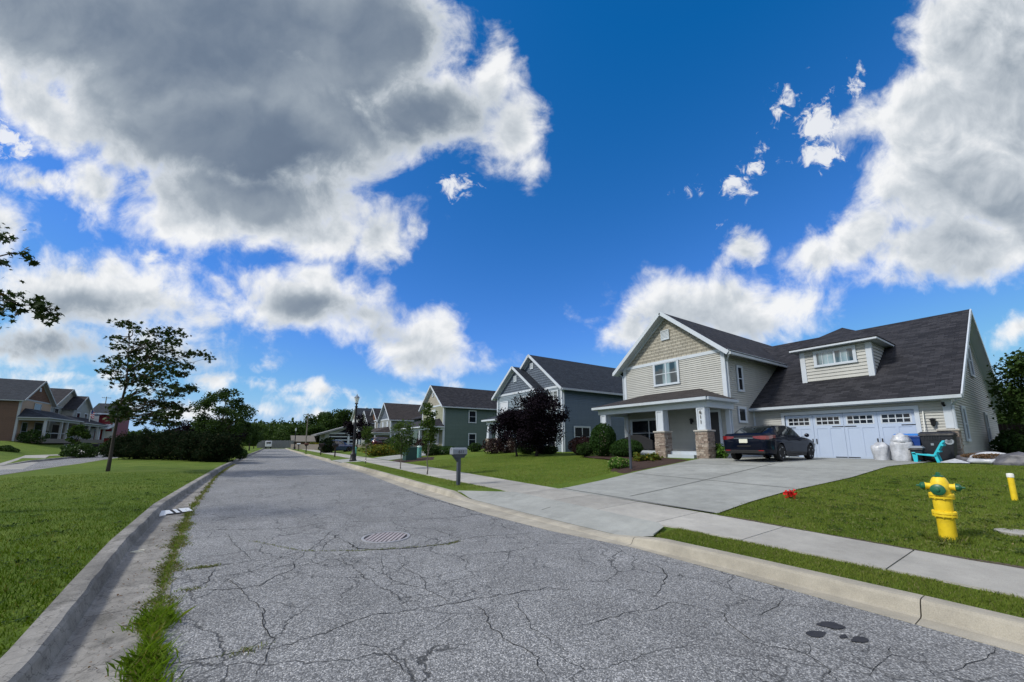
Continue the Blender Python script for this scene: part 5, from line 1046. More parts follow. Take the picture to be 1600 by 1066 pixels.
# ------------------------------------------------------------------ street furniture and small things
# hydrant
HR, HV = .80, 1.08
def hq(p): return [(a * HR, z * HV) for a, z in p]
h0 = gt(1483, 845); hx, hy, hz = h0; HY_ = thing('fire_hydrant', 'yellow fire hydrant with green caps on the lawn beside the footpath', 'fire hydrant', tuple(h0))
def hp(prof, name, m, par, c=(0, 0, 0), ax=(0, 0, 1), seg=24, sharp=35):
    prof = [(a * HR, z * (HV if ax[2] == 1 else HR)) for a, z in prof]; c = (c[0], c[1], c[2] * HV)
    return MB().lathe(prof, (hx + c[0], hy + c[1], hz + c[2]), ax, seg).build(name, M[m], par, smooth=True, sharp=sharp)
hp([(.108, -.05), (.110, .0), (.112, .295), (.115, .30)], 'lower_barrel', 'hydrant_yellow', HY_)
b = MB(); b.lathe(hq([(.10, .295), (.150, .297), (.152, .322), (.128, .324), (.128, .330), (.152, .332), (.150, .358), (.118, .365)]), (hx, hy, hz), seg=28)
for k in range(8): a = k * math.pi / 4; b.lathe(hq([(.016, .285), (.016, .37)]), (hx + .104 * math.cos(a), hy + .104 * math.sin(a), hz), seg=6)
b.build('flange', M['hydrant_yellow'], HY_, smooth=True, sharp=35)
hp([(.112, .36), (.118, .40), (.120, .50), (.122, .525)], 'upper_barrel', 'hydrant_yellow', HY_)
b = MB(); b.lathe(hq([(.11, .52), (.155, .524), (.157, .545), (.135, .548), (.135, .553), (.157, .556), (.155, .578), (.122, .585)]), (hx, hy, hz), seg=28)
for k in range(8): a = k * math.pi / 4 + .3; b.lathe(hq([(.016, .512), (.016, .59)]), (hx + .108 * math.cos(a), hy + .108 * math.sin(a), hz), seg=6)
b.build('flange', M['hydrant_yellow'], HY_, smooth=True, sharp=35)
bon = hp([(.122, .58), (.126, .62), (.122, .68), (.108, .735), (.085, .775), (.072, .785), (.070, .79)], 'bonnet', 'hydrant_yellow', HY_)
hp([(.074, .788), (.078, .80), (.05, .808), (.03, .815), (.026, .845), (.012, .85)], 'operating_nut', 'hydrant_green', HY_, seg=6)
cdir = Vector((-hx, -hy, 0)).normalized(); sd = Vector((-cdir.y, cdir.x, 0))
fd = (cdir * .96 - sd * .18).normalized(); nz = .655
hp([(.085, .06), (.085, .135), (.098, .137), (.098, .15), (.03, .155)], 'pumper_nozzle', 'hydrant_yellow', HY_, (0, 0, nz - .02), fd)
hp([(.092, .150), (.095, .158), (.093, .182), (.07, .196), (.032, .200), (.028, .222), (.012, .226)], 'pumper_cap', 'hydrant_green', HY_, (0, 0, nz - .02), fd)
for s_ in (-1, 1):
    d = (sd * s_ + cdir * .10).normalized(); hp([(.052, .07), (.052, .165), (.062, .167), (.062, .18), (.02, .182)], 'hose_nozzle', 'hydrant_yellow', HY_, (0, 0, nz + .015), d, 18)
    hp([(.058, .18), (.062, .19), (.058, .225), (.034, .245), (.018, .25), (.015, .285), (.006, .29)], 'hose_cap', 'hydrant_green', HY_, (0, 0, nz + .015), d, 18)
# yellow marker post
q = gt(1586, 782); bo_ = thing('marker_post', 'short yellow marker post with a white cap on the lawn', 'post', tuple(q))
MB().lathe([(.042, -.1), (.042, .42)], q, seg=18).build('post', M['hydrant_yellow'], bo_, smooth=True, sharp=40); MB().lathe([(.043, .42), (.048, .425), (.048, .48), (.042, .495), (.01, .50)], q, seg=18).build('cap', M['cap_white'], bo_, smooth=True, sharp=40)
# small lid in the lawn
q = gt(1597, 834); b = MB(); b.lathe([(.24, -.02), (.25, .022), (.19, .03), (.02, .032)], q, seg=20); tag(b.build('valve_lid', M['pavement'], loc=tuple(q)), 'round grey utility lid sunk in the lawn beside the hydrant', 'lid')
# manhole
mc = gp(603, 840); b = thing('manhole_cover', 'round iron manhole cover with diagonal slots in the asphalt', 'manhole cover', (mc[0], mc[1], 0))
MB().lathe([(.385, -.03), (.385, .012), (.345, .014), (.345, -.01)], mc, seg=40).build('ring', M['iron_ring'], b); MB().lathe([(.395, .001), (.43, .005)], mc, seg=40)
m = MB(); m.lathe([(.335, -.03), (.335, .004), (.01, .0045)], mc, seg=40); m.build('plate', M['iron_dark'], b)
m = MB(); ang = R(56)
for i in range(-4, 5):
    o = i * .066
    if abs(o) < .32:
        hf = math.sqrt(.325 ** 2 - o * o); ux, uy = math.cos(ang), math.sin(ang); c = (mc[0] - uy * o, mc[1] + ux * o)
        m.beam((c[0] - ux * hf, c[1] - uy * hf, .008), (c[0] + ux * hf, c[1] + uy * hf, .008), .044, .010)
m.build('rib', M['iron'], b)
# crushed packaging in the gutter
q = gp(268, 803); X0, Y0_ = q[0], q[1]; pk = thing('cardboard_scrap', 'flattened black and white packaging lying in the left gutter', 'litter', (X0, Y0_, .014))
ang = R(28)
def LP(u_, v_, z): return (X0 + u_ * math.cos(ang) - v_ * math.sin(ang), Y0_ + u_ * math.sin(ang) + v_ * math.cos(ang), .016 + z)
m = MB(); m.prism([LP(-.30, -.22, .0), LP(.30, -.20, .0), LP(.36, .18, .02), LP(-.22, .20, .035)], (0, 0, .012)); m.build('backing', M['paper_black'], pk)
m = MB()
for a, c in ((-.26, -.02), (.02, .10), (.13, .33)):
    m.prism([LP(a, -.18, .016), LP(c - .015, -.18, .016), LP(c + .05 - .015, .18, .045), LP(a + .05, .18, .05)], (0, 0, .006))
m.prism([LP(-.34, -.24, .0), LP(-.18, -.24, .004), LP(-.17, -.17, .02), LP(-.33, -.17, .02)], (0, 0, .005)); m.build('white_panel', M['paper_white'], pk)
# mailboxes
def mailbox(label, loc, rz, box_m='box_grey', post_m='post_grey', num=None, group='mailboxes along the kerb', hgt=1.0):
    r_ = thing('mailbox', label, 'mailbox', (0, 0, 0), group); m = MB()
    m.box(-.055, .055, -.055, .055, -.15, hgt - .10); m.build('post', M[post_m], r_, bevel=.006)
    m = MB(); m.add([(-.26, -.09, hgt), (.26, -.09, hgt), (.26, .09, hgt), (-.26, .09, hgt), (-.16, -.07, hgt - .12), (.16, -.07, hgt - .12), (.16, .07, hgt - .12), (-.16, .07, hgt - .12)], [(0, 1, 2, 3), (7, 6, 5, 4), (0, 4, 5, 1), (1, 5, 6, 2), (2, 6, 7, 3), (3, 7, 4, 0)])
    m.prism([(-.055, -.04, hgt - .12), (-.18, -.04, hgt - .12), (-.055, -.04, hgt - .26)], (0, .08, 0)); m.build('bracket', M[post_m], r_)
    arch = [(-.11, 0), (-.11, .13)] + [(-.11 * math.cos(t), .13 + .09 * math.sin(t)) for t in np.linspace(.25, math.pi - .25, 9)] + [(.11, .13), (.11, 0)]
    m = MB(); m.prism([(-.27, y, hgt + .002 + z) for y, z in arch], (.54, 0, 0)); bx = m.build('box', M[box_m], r_, bevel=.006)
    m = MB(); m.prism([(-.290, y * 1.05, hgt + .0 + z * 1.04) for y, z in arch], (.03, 0, 0)); m.box(-.305, -.29, -.02, .02, hgt + .16, hgt + .185); m.build('door', M[box_m], r_, bevel=.004)
    if num:
        fc = bpy.data.curves.new('numerals', 'FONT'); fc.body = num; fc.size = .15; fc.extrude = .002; fc.align_x = 'CENTER'
        to = bpy.data.objects.new('tmp', fc); me = bpy.data.meshes.new_from_object(to); bpy.data.objects.remove(to)
        me.transform(Matrix.Translation((.03, -.113, hgt + .035)) @ Matrix.Rotation(R(90), 4, 'X')); o = link_mesh('numeral', me, M['number_black'], r_)
    r_.location = loc; r_.rotation_euler = (0, 0, rz); return r_
mb = gt(716, 758); mailbox('grey mailbox numbered 611 on a post, nearest one beside the kerb', tuple(mb), R(4), num='611', hgt=1.02)
for px, py, lab, bm_ in ((523, 714, 'dark mailbox on a thin post, first one beyond the street lamp', 'black_metal'), (501, 711, 'black mailbox on a dark post, second one beyond the street lamp', 'dark_wood'), (478, 707, 'mailbox with a reddish top on a post, third beyond the street lamp', 'brick_red'), (466, 704, 'white mailbox on a post, farthest one up the kerb', 'paper_white')):
    q = gp(px, py, .16); mailbox(lab, (q[0], q[1], .15), R(3), box_m=bm_, post_m='dark_wood', hgt=1.1)
# street lamps
def street_lamp(label, loc, H=5.1):
    r_ = thing('street_lamp', label, 'street lamp', loc, 'street lamps'); L_ = Vector(loc)
    MB().lathe([(.27, -.1), (.27, .06), (.23, .10), (.20, .45), (.24, .50), (.14, .62), (.105, .9)], L_, seg=12).build('base', M['black_metal'], r_, smooth=True, sharp=40)
    MB().lathe([(.10, .85), (.08, H - 1.05), (.11, H - 1.03), (.12, H - .98), (.07, H - .95), (.06, H - .82), (.13, H - .76), (.14, H - .72)], L_, seg=12).build('pole', M['black_metal'], r_, smooth=True, sharp=40)
    MB().lathe([(.10, H - .72), (.185, H - .34), (.19, H - .30)], L_, seg=10).build('lantern', M['lamp_glass'], r_)
    MB().lathe([(.215, H - .30), (.215, H - .28), (.13, H - .16), (.06, H - .12), (.05, H - .06), (.02, H), (.005, H + .05)], L_, seg=10).build('lantern_cap', M['box_grey'], r_); return r_
street_lamp('tall black street lamp with a clear lantern on the right verge', (6.24, 32.0, .15), 5.25)
q = atD(460, 700, 82); street_lamp('far street lamp whose pale lantern shows against the dark wood', (q[0], q[1], .15), 4.6)
# garden lamp post
q = gt(986, 735); g_ = thing('garden_lamp', 'slim dark garden lamp post without its globe in the mulch bed', 'lamp post', tuple(q))
MB().lathe([(.05, -.1), (.05, 1.38), (.062, 1.39), (.062, 1.42), (.03, 1.43)], q, seg=10).build('post', M['post_grey'], g_); m = MB()
for k in range(3): a = 2 * math.pi * k / 3; m.tube([(q.x, q.y, q.z + 1.42), (q.x + .05 * math.cos(a), q.y + .05 * math.sin(a), q.z + 1.5), (q.x + .09 * math.cos(a), q.y + .09 * math.sin(a), q.z + 1.6)], .008, 5)
m.build('bracket', M['black_metal'], g_)
# transformer box and pedestals
q = gt(640, 720); t_ = thing('transformer_box', 'dark green utility cabinet on the mulch beside the neighbour driveway', 'utility box', tuple(q)); rz = R(12)
m = MB(); m.box(q.x - .42, q.x + .42, q.y - .40, q.y + .40, q.z - .05, q.z + .95); m.build('cabinet', M['transformer_green'], t_, bevel=.02); m = MB(); m.add([(q.x + a * .46, q.y + c * .44, q.z + .95) for a, c in ((-1, -1), (1, -1), (1, 1), (-1, 1))] + [(q.x + a * .40, q.y + c * .40, q.z + 1.03) for a, c in ((-1, -1), (1, -1), (1, 1), (-1, 1))], [(3, 2, 1, 0), (4, 5, 6, 7), (0, 1, 5, 4), (1, 2, 6, 5), (2, 3, 7, 6), (3, 0, 4, 7)]); m.build('lid', M['transformer_green'], t_)
q = gt(654.5, 716); t_ = thing('pedestal', 'teal utility pedestal with a rounded top beside the green cabinet', 'pedestal', tuple(q))
MB().lathe([(.20, -.05), (.20, .86)], q, seg=16).build('body', M['teal_plastic'], t_, smooth=True, sharp=40); MB().lathe([(.215, .86), (.215, .92), (.17, .98), (.02, 1.0)], q, seg=16).build('cap', M['teal_top'], t_, smooth=True, sharp=40)
q = gp(554.5, 714, .2); t_ = tag(MB().lathe([(.13, 0), (.13, .85), (.09, .95), (.02, .97)], q, seg=12).build('marker', M['teal_plastic'], loc=q), 'slim teal utility marker standing behind the street lamp', 'marker')
# utility poles
def util_pole(label, loc, H, arms=True):
    r_ = thing('utility_pole', label, 'utility pole', loc); L_ = Vector(loc); MB().lathe([(.17, -.3), (.11, H)], L_, seg=10).build('pole', M['weathered_wood'], r_); m = MB(); m.beam(L_ + Vector((-1.1, .1, H - .4)), L_ + Vector((1.1, .1, H - .4)), .1, .12)
    m.build('crossarm', M['weathered_wood'], r_); m = MB()
    for dx in (-1, -.5, .5, 1): m.lathe([(.05, 0), (.05, .18)], L_ + Vector((dx, .1, H - .34)), seg=6)
    m.build('insulator', M['pavement'], r_)
q = atD(478, 690, 105); q2 = atD(481, 646, 105); util_pole('wooden utility pole rising before the wood at the street end', (q[0], q[1], .4), q2[2] - .4)
q = atD(155, 690, 125); q2 = atD(155, 620, 125); util_pole('distant utility pole above the red house roof', (q[0], q[1], 1.8), q2[2] - 1.8)
# things in front of the garage
def bag(name, label, c, rx, ry, h, m, seed, knot=0, group=None):
    rs_ = np.random.RandomState(seed); b = MB(); seg, ring = 26, 14; ph = rs_.rand(6) * 6.28
    for i in range(ring + 1):
        t = i / ring; z = h * t; pr_ = (1 + .05 * math.sin(t * 7 + ph[0])) * (1.0 + .04 * math.sin(min(t, .8) * 3.4)) * (1 - (.09 if not knot else .3) * t) * (1 if t < .8 else max(.3 if not knot else .1, 1 - ((t - .8) / .2) ** 2 * (.7 if not knot else .9))) * (.97 + .15 * min(t, .2))
        for k in range(seg):
            a = 2 * math.pi * k / seg; w_ = 1 + .07 * math.sin(3 * a + ph[1] + t * 3) + .05 * math.sin(7 * a + ph[2] - 4 * t) + .035 * math.sin(13 * a + ph[3] + 9 * t) + rs_.uniform(-.015, .015); ca, sa = math.cos(a), math.sin(a); sq = (abs(ca) ** 3.2 + abs(sa) ** 3.2) ** (-1 / 3.2)
            b.v.append((c[0] + rx * ca * sq * pr_ * w_, c[1] + ry * sa * sq * pr_ * w_, c[2] + z + (.05 * math.sin(2 * a + ph[4]) * (t > .9))))
    b.f = [(i * seg + k, i * seg + (k + 1) % seg, (i + 1) * seg + (k + 1) % seg, (i + 1) * seg + k) for i in range(ring) for k in range(seg)] + [tuple(ring * seg + k for k in range(seg))]
    r_ = thing(name, label, 'bag', tuple(c), group); b.build('sack', M[m], r_, smooth=True); return r_
gz = tz(21.6, 4.5) + .026
r_ = bag('bag', 'short full white bag on the driveway, nearest the car', (21.6, 4.83, gz), .27, .27, .70, 'bag_white', 3, group='white bags before the garage')
r_ = bag('bag', 'taller bulging white bag piled before the blue bin', (21.5, 4.16, gz), .34, .32, .84, 'bag_white', 5, group='white bags before the garage')
r2_ = bag('bag', 'tied clear white bag resting on top of the bulging white bag', (21.48, 4.18, gz + .72), .30, .28, .34, 'bag_white', 9, knot=1, group='white bags before the garage')
def bin_(label, c, wx, wy, h, bm_, lm, name='wheelie_bin', emb=False):
    r_ = thing(name, label, 'bin', tuple(c)); cx, cy, cz = c; b = MB(); k = .84
    b.add([(cx + a * wx * k, cy + e * wy * k, cz + .06) for a, e in ((-1, -1), (1, -1), (1, 1), (-1, 1))] + [(cx + a * wx, cy + e * wy, cz + h) for a, e in ((-1, -1), (1, -1), (1, 1), (-1, 1))], [(3, 2, 1, 0), (4, 5, 6, 7), (0, 1, 5, 4), (1, 2, 6, 5), (2, 3, 7, 6), (3, 0, 4, 7)]); b.box(cx - wx - .03, cx + wx + .03, cy - wy - .03, cy + wy + .03, h + cz - .08, h + cz - .02)
    b.build('body', M[bm_], r_, bevel=.02); b = MB(); b.add([(cx + a * (wx + .05), cy + e * (wy + .05), cz + h) for a, e in ((-1, -1), (1, -1), (1, 1), (-1, 1))] + [(cx + a * wx * .9, cy + e * wy * .9, cz + h + .09) for a, e in ((-1, -1), (1, -1), (1, 1), (-1, 1))], [(3, 2, 1, 0), (4, 5, 6, 7), (0, 1, 5, 4), (1, 2, 6, 5), (2, 3, 7, 6), (3, 0, 4, 7)]); b.build('lid', M[lm], r_, bevel=.015)
    b = MB(); b.tube([(cx + wx + .08, cy - wy * .8, cz + h - .04), (cx + wx + .08, cy + wy * .8, cz + h - .04)], .018, 8); b.build('handle', M[bm_], r_)
    for e in (-1, 1): MB().lathe([(.12, -.03), (.12, .03)], (cx + wx * .8, cy + e * (wy * .9), cz + .12), (0, 1, 0), 16).build('wheel', M['tyre'], r_)
    if emb:
        b = MB(); b.lathe([(.07, 0), (.085, .004), (.105, .004), (.12, 0)], (cx - wx * .965 - .004, cy - wy * .72, cz + h * .72), (-1, 0, .1), 18); b.box(cx - wx * .955 - .012, cx - wx * .95, cy + wy * .2, cy + wy * .38, cz + h * .58, cz + h * .66); b.build('emblem', M['emblem'], r_)
        b = MB()
        for i in range(7): y = cy + wy * (.75 - i * .16); b.box(cx - wx - .012, cx - wx + .05, y - .012, y + .012, cz + h * .78, cz + h * .93)
        b.build('rib', M['bin_black'], r_)
    return r_
bin_('blue recycling bin with a bright blue lid before the garage door', (22.05, 4.05, gz), .30, .38, .98, 'bin_blue', 'lid_blue'); bin_('large black wheeled bin beside the stone pier', (21.95, 3.22, gz), .36, .44, 1.04, 'bin_black', 'bin_black', emb=True)
bin_('small dark pail behind the turquoise chair', (21.2, 3.72, gz), .16, .17, .5, 'bin_black', 'box_grey', name='pail')
# turquoise garden chair on its side view: low slatted chair with a reclined back
ch = thing('garden_chair', 'turquoise plastic garden chair in front of the black bin', 'chair', (21.0, 3.35, gz - .02)); c0 = Vector((21.0, 3.42, gz - .02))
def CP(u_, w_, z): return (c0.x + w_, c0.y - u_, c0.z + z)          # u along the chair (front to back, away from the house door), w across
m = MB()
for w_ in (-.26, .26):
    m.prism([CP(-.42, w_ - .03, .0), CP(-.30, w_ - .03, .0), CP(-.28, w_ - .03, .26), CP(-.36, w_ - .03, .40), CP(-.46, w_ - .03, .40)], (.06, 0, 0)); m.prism([CP(.22, w_ - .03, .26), CP(.28, w_ - .03, .0), CP(.38, w_ - .03, .0), CP(.30, w_ - .03, .32)], (.06, 0, 0))
m.build('leg', M['turquoise'], ch, bevel=.008)
m = MB()
for i in range(6):
    a = -.42 + i * .115; m.prism([CP(a, -.28, .33 - i * .012), CP(a + .10, -.28, .32 - i * .012), CP(a + .10, -.28, .30 - i * .012), CP(a, -.28, .31 - i * .012)], (.56, 0, 0))
for w_ in (-.29, .26): m.prism([CP(-.44, w_, .31), CP(.30, w_, .23), CP(.30, w_, .29), CP(-.44, w_, .37)], (.03, 0, 0))
m.build('seat', M['turquoise'], ch, bevel=.005)
m = MB()
for i in range(5):
    w0 = -.27 + i * .111; tp = .66 + .08 * (1 - ((i - 2) / 2) ** 2)
    m.prism([CP(.16, w0, .24), CP(.24, w0, .24), CP(.24 + .46 * tp, w0, .24 + tp * .82), CP(.17 + .46 * tp, w0, .26 + tp * .82)], (.095, 0, 0))
m.prism([CP(.34, -.28, .42), CP(.40, -.28, .40), CP(.42, -.28, .46), CP(.36, -.28, .48)], (.56, 0, 0)); m.prism([CP(.47, -.28, .66), CP(.53, -.28, .64), CP(.55, -.28, .70), CP(.49, -.28, .72)], (.56, 0, 0)); m.build('backrest', M['turquoise'], ch, bevel=.006); ch.scale = (.86, .84, .94)
# green-topped broom handle leaning on the wall beside the door, flattened bag and compost sacks on the grass
bz = thing('broom', 'white-handled green broom leaning against the garage wall', 'broom', (22.4, 3.62, gz)); MB().tube([(22.35, 3.62, gz + .95), (22.52, 3.60, gz + 2.0)], .018, 8).build('handle', M['cap_white'], bz); m = MB(); m.tube([(22.33, 3.62, gz + .72), (22.35, 3.62, gz + 1.0)], [.07, .045], 10); m.tube([(22.30, 3.62, gz + .02), (22.33, 3.62, gz + .75)], .03, 8); m.build('head', M['teal_plastic'], bz)
q = gt(1492, 724); m = MB(); m.add([(q.x - .35, q.y + .38, q.z + .02), (q.x - .3, q.y - .4, q.z + .03), (q.x + .25, q.y - .3, q.z + .05), (q.x + .3, q.y + .3, q.z + .04), (q.x, q.y - .02, q.z + .17)], [(0, 1, 4), (1, 2, 4), (2, 3, 4), (3, 0, 4), (3, 2, 1, 0)]); tag(m.build('plastic_sheet', M['bag_white'], loc=tuple(q)), 'crumpled white sheet on the grass beside the turquoise chair', 'sheet')
def open_sack(label, px, X, r_, seed, fill):
    Y = atX(px, 716, X)[1]; z = tz(X, Y); s_ = thing('open_sack', label, 'sack', (X, Y, z), 'sacks of garden waste beside the house'); rs_ = np.random.RandomState(seed); b = MB(); seg = 30
    prof = [(.80, 0), (1.02, .07), (1.05, .15), (.98, .25), (.92, .275), (.85, .23), (.80, .15)]
    for q_, zz in prof:
        for k in range(seg): a = 2 * math.pi * k / seg; w_ = 1 + .06 * math.sin(3 * a + seed) + .06 * math.sin(8 * a + seed * 2 + zz * 8) + rs_.uniform(-.03, .03); b.v.append((X + r_ * q_ * w_ * math.cos(a) * .8, Y + r_ * q_ * w_ * math.sin(a), z + zz * (1 + .12 * math.sin(2 * a + seed)) * (1 + .38 * math.cos(a))))
    b.f = [(i * seg + k, i * seg + (k + 1) % seg, (i + 1) * seg + (k + 1) % seg, (i + 1) * seg + k) for i in range(len(prof) - 1) for k in range(seg)]; b.build('sack', M['bag_white'] if seed != 3 else M['bag_dark'], s_, smooth=True)
    n = 420; a = rs_.rand(n) * 6.28; rr = np.sqrt(rs_.rand(n)) * r_ * .82; c = np.stack([X + rr * np.cos(a) * .8, Y + rr * np.sin(a), z + .20 + .10 * (1 - (rr / r_) ** 2) + .07 * rr / r_ * np.cos(a) + rs_.rand(n) * .04], 1)
    np_mesh('leaf_litter', leaf_geo(c, .06, rs_), 4, M[fill], s_)
def leaf_geo(c, size, rs_, flat=0.0, k=4, shape=None, vary=.35, nrm=None, droop=0):
    """(n,k,3) leaf outlines at random orientations round the points c"""
    n = len(c); d = rs_.normal(size=(n, 3)); d[:, 2] *= (1 - flat * .75); d /= np.linalg.norm(d, axis=1)[:, None] + 1e-9
    up_ = rs_.normal(size=(n, 3)) * (1 - flat) + np.array([0, 0, 1.0]) * (flat * 1.6 + .25)
    if nrm is not None: up_ = up_ * .6 + nrm
    s_ = np.cross(up_, d); s_ /= np.linalg.norm(s_, axis=1)[:, None] + 1e-9; u_ = np.cross(d, s_); sz = (size * (1 - vary + 2 * vary * rs_.rand(n)))[:, None, None]
    sh_ = np.array(shape if shape is not None else [(-.5, 0, 0), (0, -.36, .10), (.5, 0, -.05), (0, .36, .10)])
    return c[:, None, :] + sz * (sh_[None, :, 0:1] * d[:, None, :] + sh_[None, :, 1:2] * s_[:, None, :] + sh_[None, :, 2:3] * u_[:, None, :])
open_sack('dark open sack of garden waste, closest to the stone pier', 1524, 21.6, .42, 3, 'dry_leaf'); open_sack('wide white open sack heaped with dry leaves beside the garage wall', 1553, 21.3, .58, 1, 'dry_leaf')
Yb = atX(1594, 718, 21.0)[1]; bag('sack', 'slumped shiny dark plastic sack lying on the grass, rightmost', (21.0, Yb, tz(21, Yb)), .40, .55, .40, 'bag_dark', 21, knot=1)
# porch seating
pf = 1.12; s_ = thing('patio_sofa', 'dark rounded patio sofa on the porch under the wide window', 'sofa', (19.0, 14.9, pf)); m = MB(); m.box(18.7, 19.5, 13.75, 16.0, pf + .05, pf + .42); m.build('seat', M['cushion_dark'], s_, bevel=.06)
m = MB(); pts = [(18.62, 13.7 + 2.35 * t / 12, pf + .55 + .36 * math.sin(math.pi * t / 12)) for t in range(13)]; m.prism([(18.62, 13.7, pf + .05)] + pts + [(18.62, 16.05, pf + .05)], (.12, 0, 0)); m.build('backrest', M['cushion_dark'], s_, bevel=.03)
# fence beyond, dark, right of the house
fe = thing('board_fence', 'dark weathered board fence in the shade at the right edge', 'fence', (33, 1.0, .8)); m = MB(); r3 = random.Random(3); y = 2.6
while y > -3.5: m.box(33, 33.03, y - .14, y, .75, 2.55 + r3.uniform(-.02, .02)); y -= .15
m.build('boards', M['dark_wood'], fe); m = MB(); m.box(33.03, 33.09, -3.5, 2.6, 1.2, 1.3); m.box(33.03, 33.09, -3.5, 2.6, 2.1, 2.2); m.build('rail', M['dark_wood'], fe)
# end of the street: barrier fence, parked van, low building
q0, q1 = gp(405, 700.5, .1), gp(462, 700.5, .1); fe = thing('grey_fence', 'long pale grey fence closing the far end of the street', 'fence', (q0[0], q0[1], 0)); m = MB(); n = 40; Yf = 124
xa, xb = atY(402, 696, Yf)[0], atY(458, 696, Yf)[0]; zt = atY(430, 688.5, Yf)[2]
for i in range(n): m.box(xa + (xb - xa) * i / n, xa + (xb - xa) * (i + .94) / n, Yf, Yf + .05, 0, zt + .05 * (i % 2))
m.build('board', M['fence_grey'], fe); m = MB()
for i in range(9): x = xa + (xb - xa) * i / 8; m.box(x - .08, x + .08, Yf - .1, Yf, 0, zt + .15)
m.build('post', M['fence_grey'], fe)
xa, xb = atY(414.5, 696, 119)[0], atY(424.5, 696, 119)[0]; zt = atY(420, 692.5, 119)[2]; vn = thing('van', 'white van parked at the far end of the street', 'van', ((xa + xb) / 2, 119, 0)); m = MB(); m.box(xa, xb, 119, 123, .5, zt + .55); m.build('body', M['paint_white'], vn, bevel=.12); m = MB(); m.box(xa + .2, xb - .2, 118.97, 119.05, zt - .15, zt + .38); m.build('rear_window', M['car_glass'], vn)
for x in (xa + .15, xb - .15):
    for y in (119.8, 122.2): MB().lathe([(.36, -.1), (.36, .1)], (x, y, .36), (1, 0, 0), 14).build('wheel', M['tyre'], vn)
lb = thing('low_building', 'low brown building with a pale panelled roof at the street end', 'building', (atY(475, 690, 128)[0], 128, 0)); xa, xb = atY(455, 690, 128)[0], atY(493, 690, 128)[0]; z1, z2 = atY(475, 690, 128)[2], atY(475, 683.5, 128)[2]
m = MB(); m.box(xa, xb, 128, 138, 0, z1); m.build('wall', M['brick_red'], lb); m = MB(); m.slab([(xa, 127.5, z1), (xb, 127.5, z1), (xb, 133, z2 + .6), (xa, 133, z2 + .6)], .2); m.build('roof', M['weathered_wood'], lb); m = MB()
for i in range(5): x = xa + (xb - xa) * (i + .5) / 5; m.box(x - .8, x + .8, 127.95, 128, .9, z1 - .6)
m.build('window', M['window_dark'], lb)
# retaining wall with planters before it
m = MB(); p0, p1 = gp(455, 702, .1), gp(496, 705, .1); m.beam((p0[0], p0[1], .6), (p1[0] + 2, p1[1], .6), .3, 1.3); tag(m.build('garden_wall', M['weathered_wood'], loc=(p0[0], p0[1], 0)), 'low grey-brown garden wall beside the far mailboxes', 'wall')
# flag on a pole before the grey-green house
q = atX(134, 690, -25.2); fl = thing('flag', 'striped flag on a white pole before the houses across the road', 'flag', (q[0], q[1], 1.7)); zt = atX(137, 640, -25.2)[2]
MB().lathe([(.06, 0), (.045, zt - 1.7)], (q[0], q[1], 1.7), seg=8).build('pole', M['cap_white'], fl)
for i in range(7):
    m = MB(); n = 8
    for k in range(n + 1): t = k / n; yy = q[1] + .05 + 1.5 * t; xx = q[0] + .10 * math.sin(t * 7); m.v += [(xx, yy, zt - .05 - i * .16 - .25 * t), (xx, yy, zt - .21 - i * .16 - .25 * t), (xx + .02, yy, zt - .21 - i * .16 - .25 * t), (xx + .02, yy, zt - .05 - i * .16 - .25 * t)]
    m.f = [(4 * k + a, 4 * k + (a + 1) % 4, 4 * k + 4 + (a + 1) % 4, 4 * k + 4 + a) for k in range(n) for a in range(4)]; m.build('stripe', M['flag_red' if i % 2 == 0 else 'flag_white'], fl)
m = MB(); m.box(q[0] - .03, q[0] + .12, q[1] + .05, q[1] + .65, zt - .62, zt - .04); m.build('canton', M['flag_blue'], fl)
# pair of mailboxes across the road
q = gt(149, 713); x_ = thing('mailbox_pair', 'dark double mailbox on two posts across the side road', 'mailbox', tuple(q)); m = MB()
for d in (-.5, .5): m.box(q.x - .06, q.x + .06, q.y + d - .06, q.y + d + .06, q.z - .1, q.z + 1.15)
m.build('post', M['dark_wood'], x_); m = MB(); m.box(q.x - .28, q.x + .28, q.y - .75, q.y + .75, q.z + 1.15, q.z + 1.5); m.build('box', M['black_metal'], x_, bevel=.05)
# pale yellow chalk mark in the left gutter, shaped as a thin tube ring
q = gp(215, 861, .03); m = MB(); m.tube([(q[0] + .07 * math.cos(t), q[1] + .05 * math.sin(t), .026 + .004 * math.sin(2 * t)) for t in np.linspace(.3, 5.6, 16)], .006, 6); tag(m.build('chalk_ring', M['plate'], loc=(q[0], q[1], .03)), 'pale yellow chalk ring mark in the left gutter, built as a thin loop', 'mark')

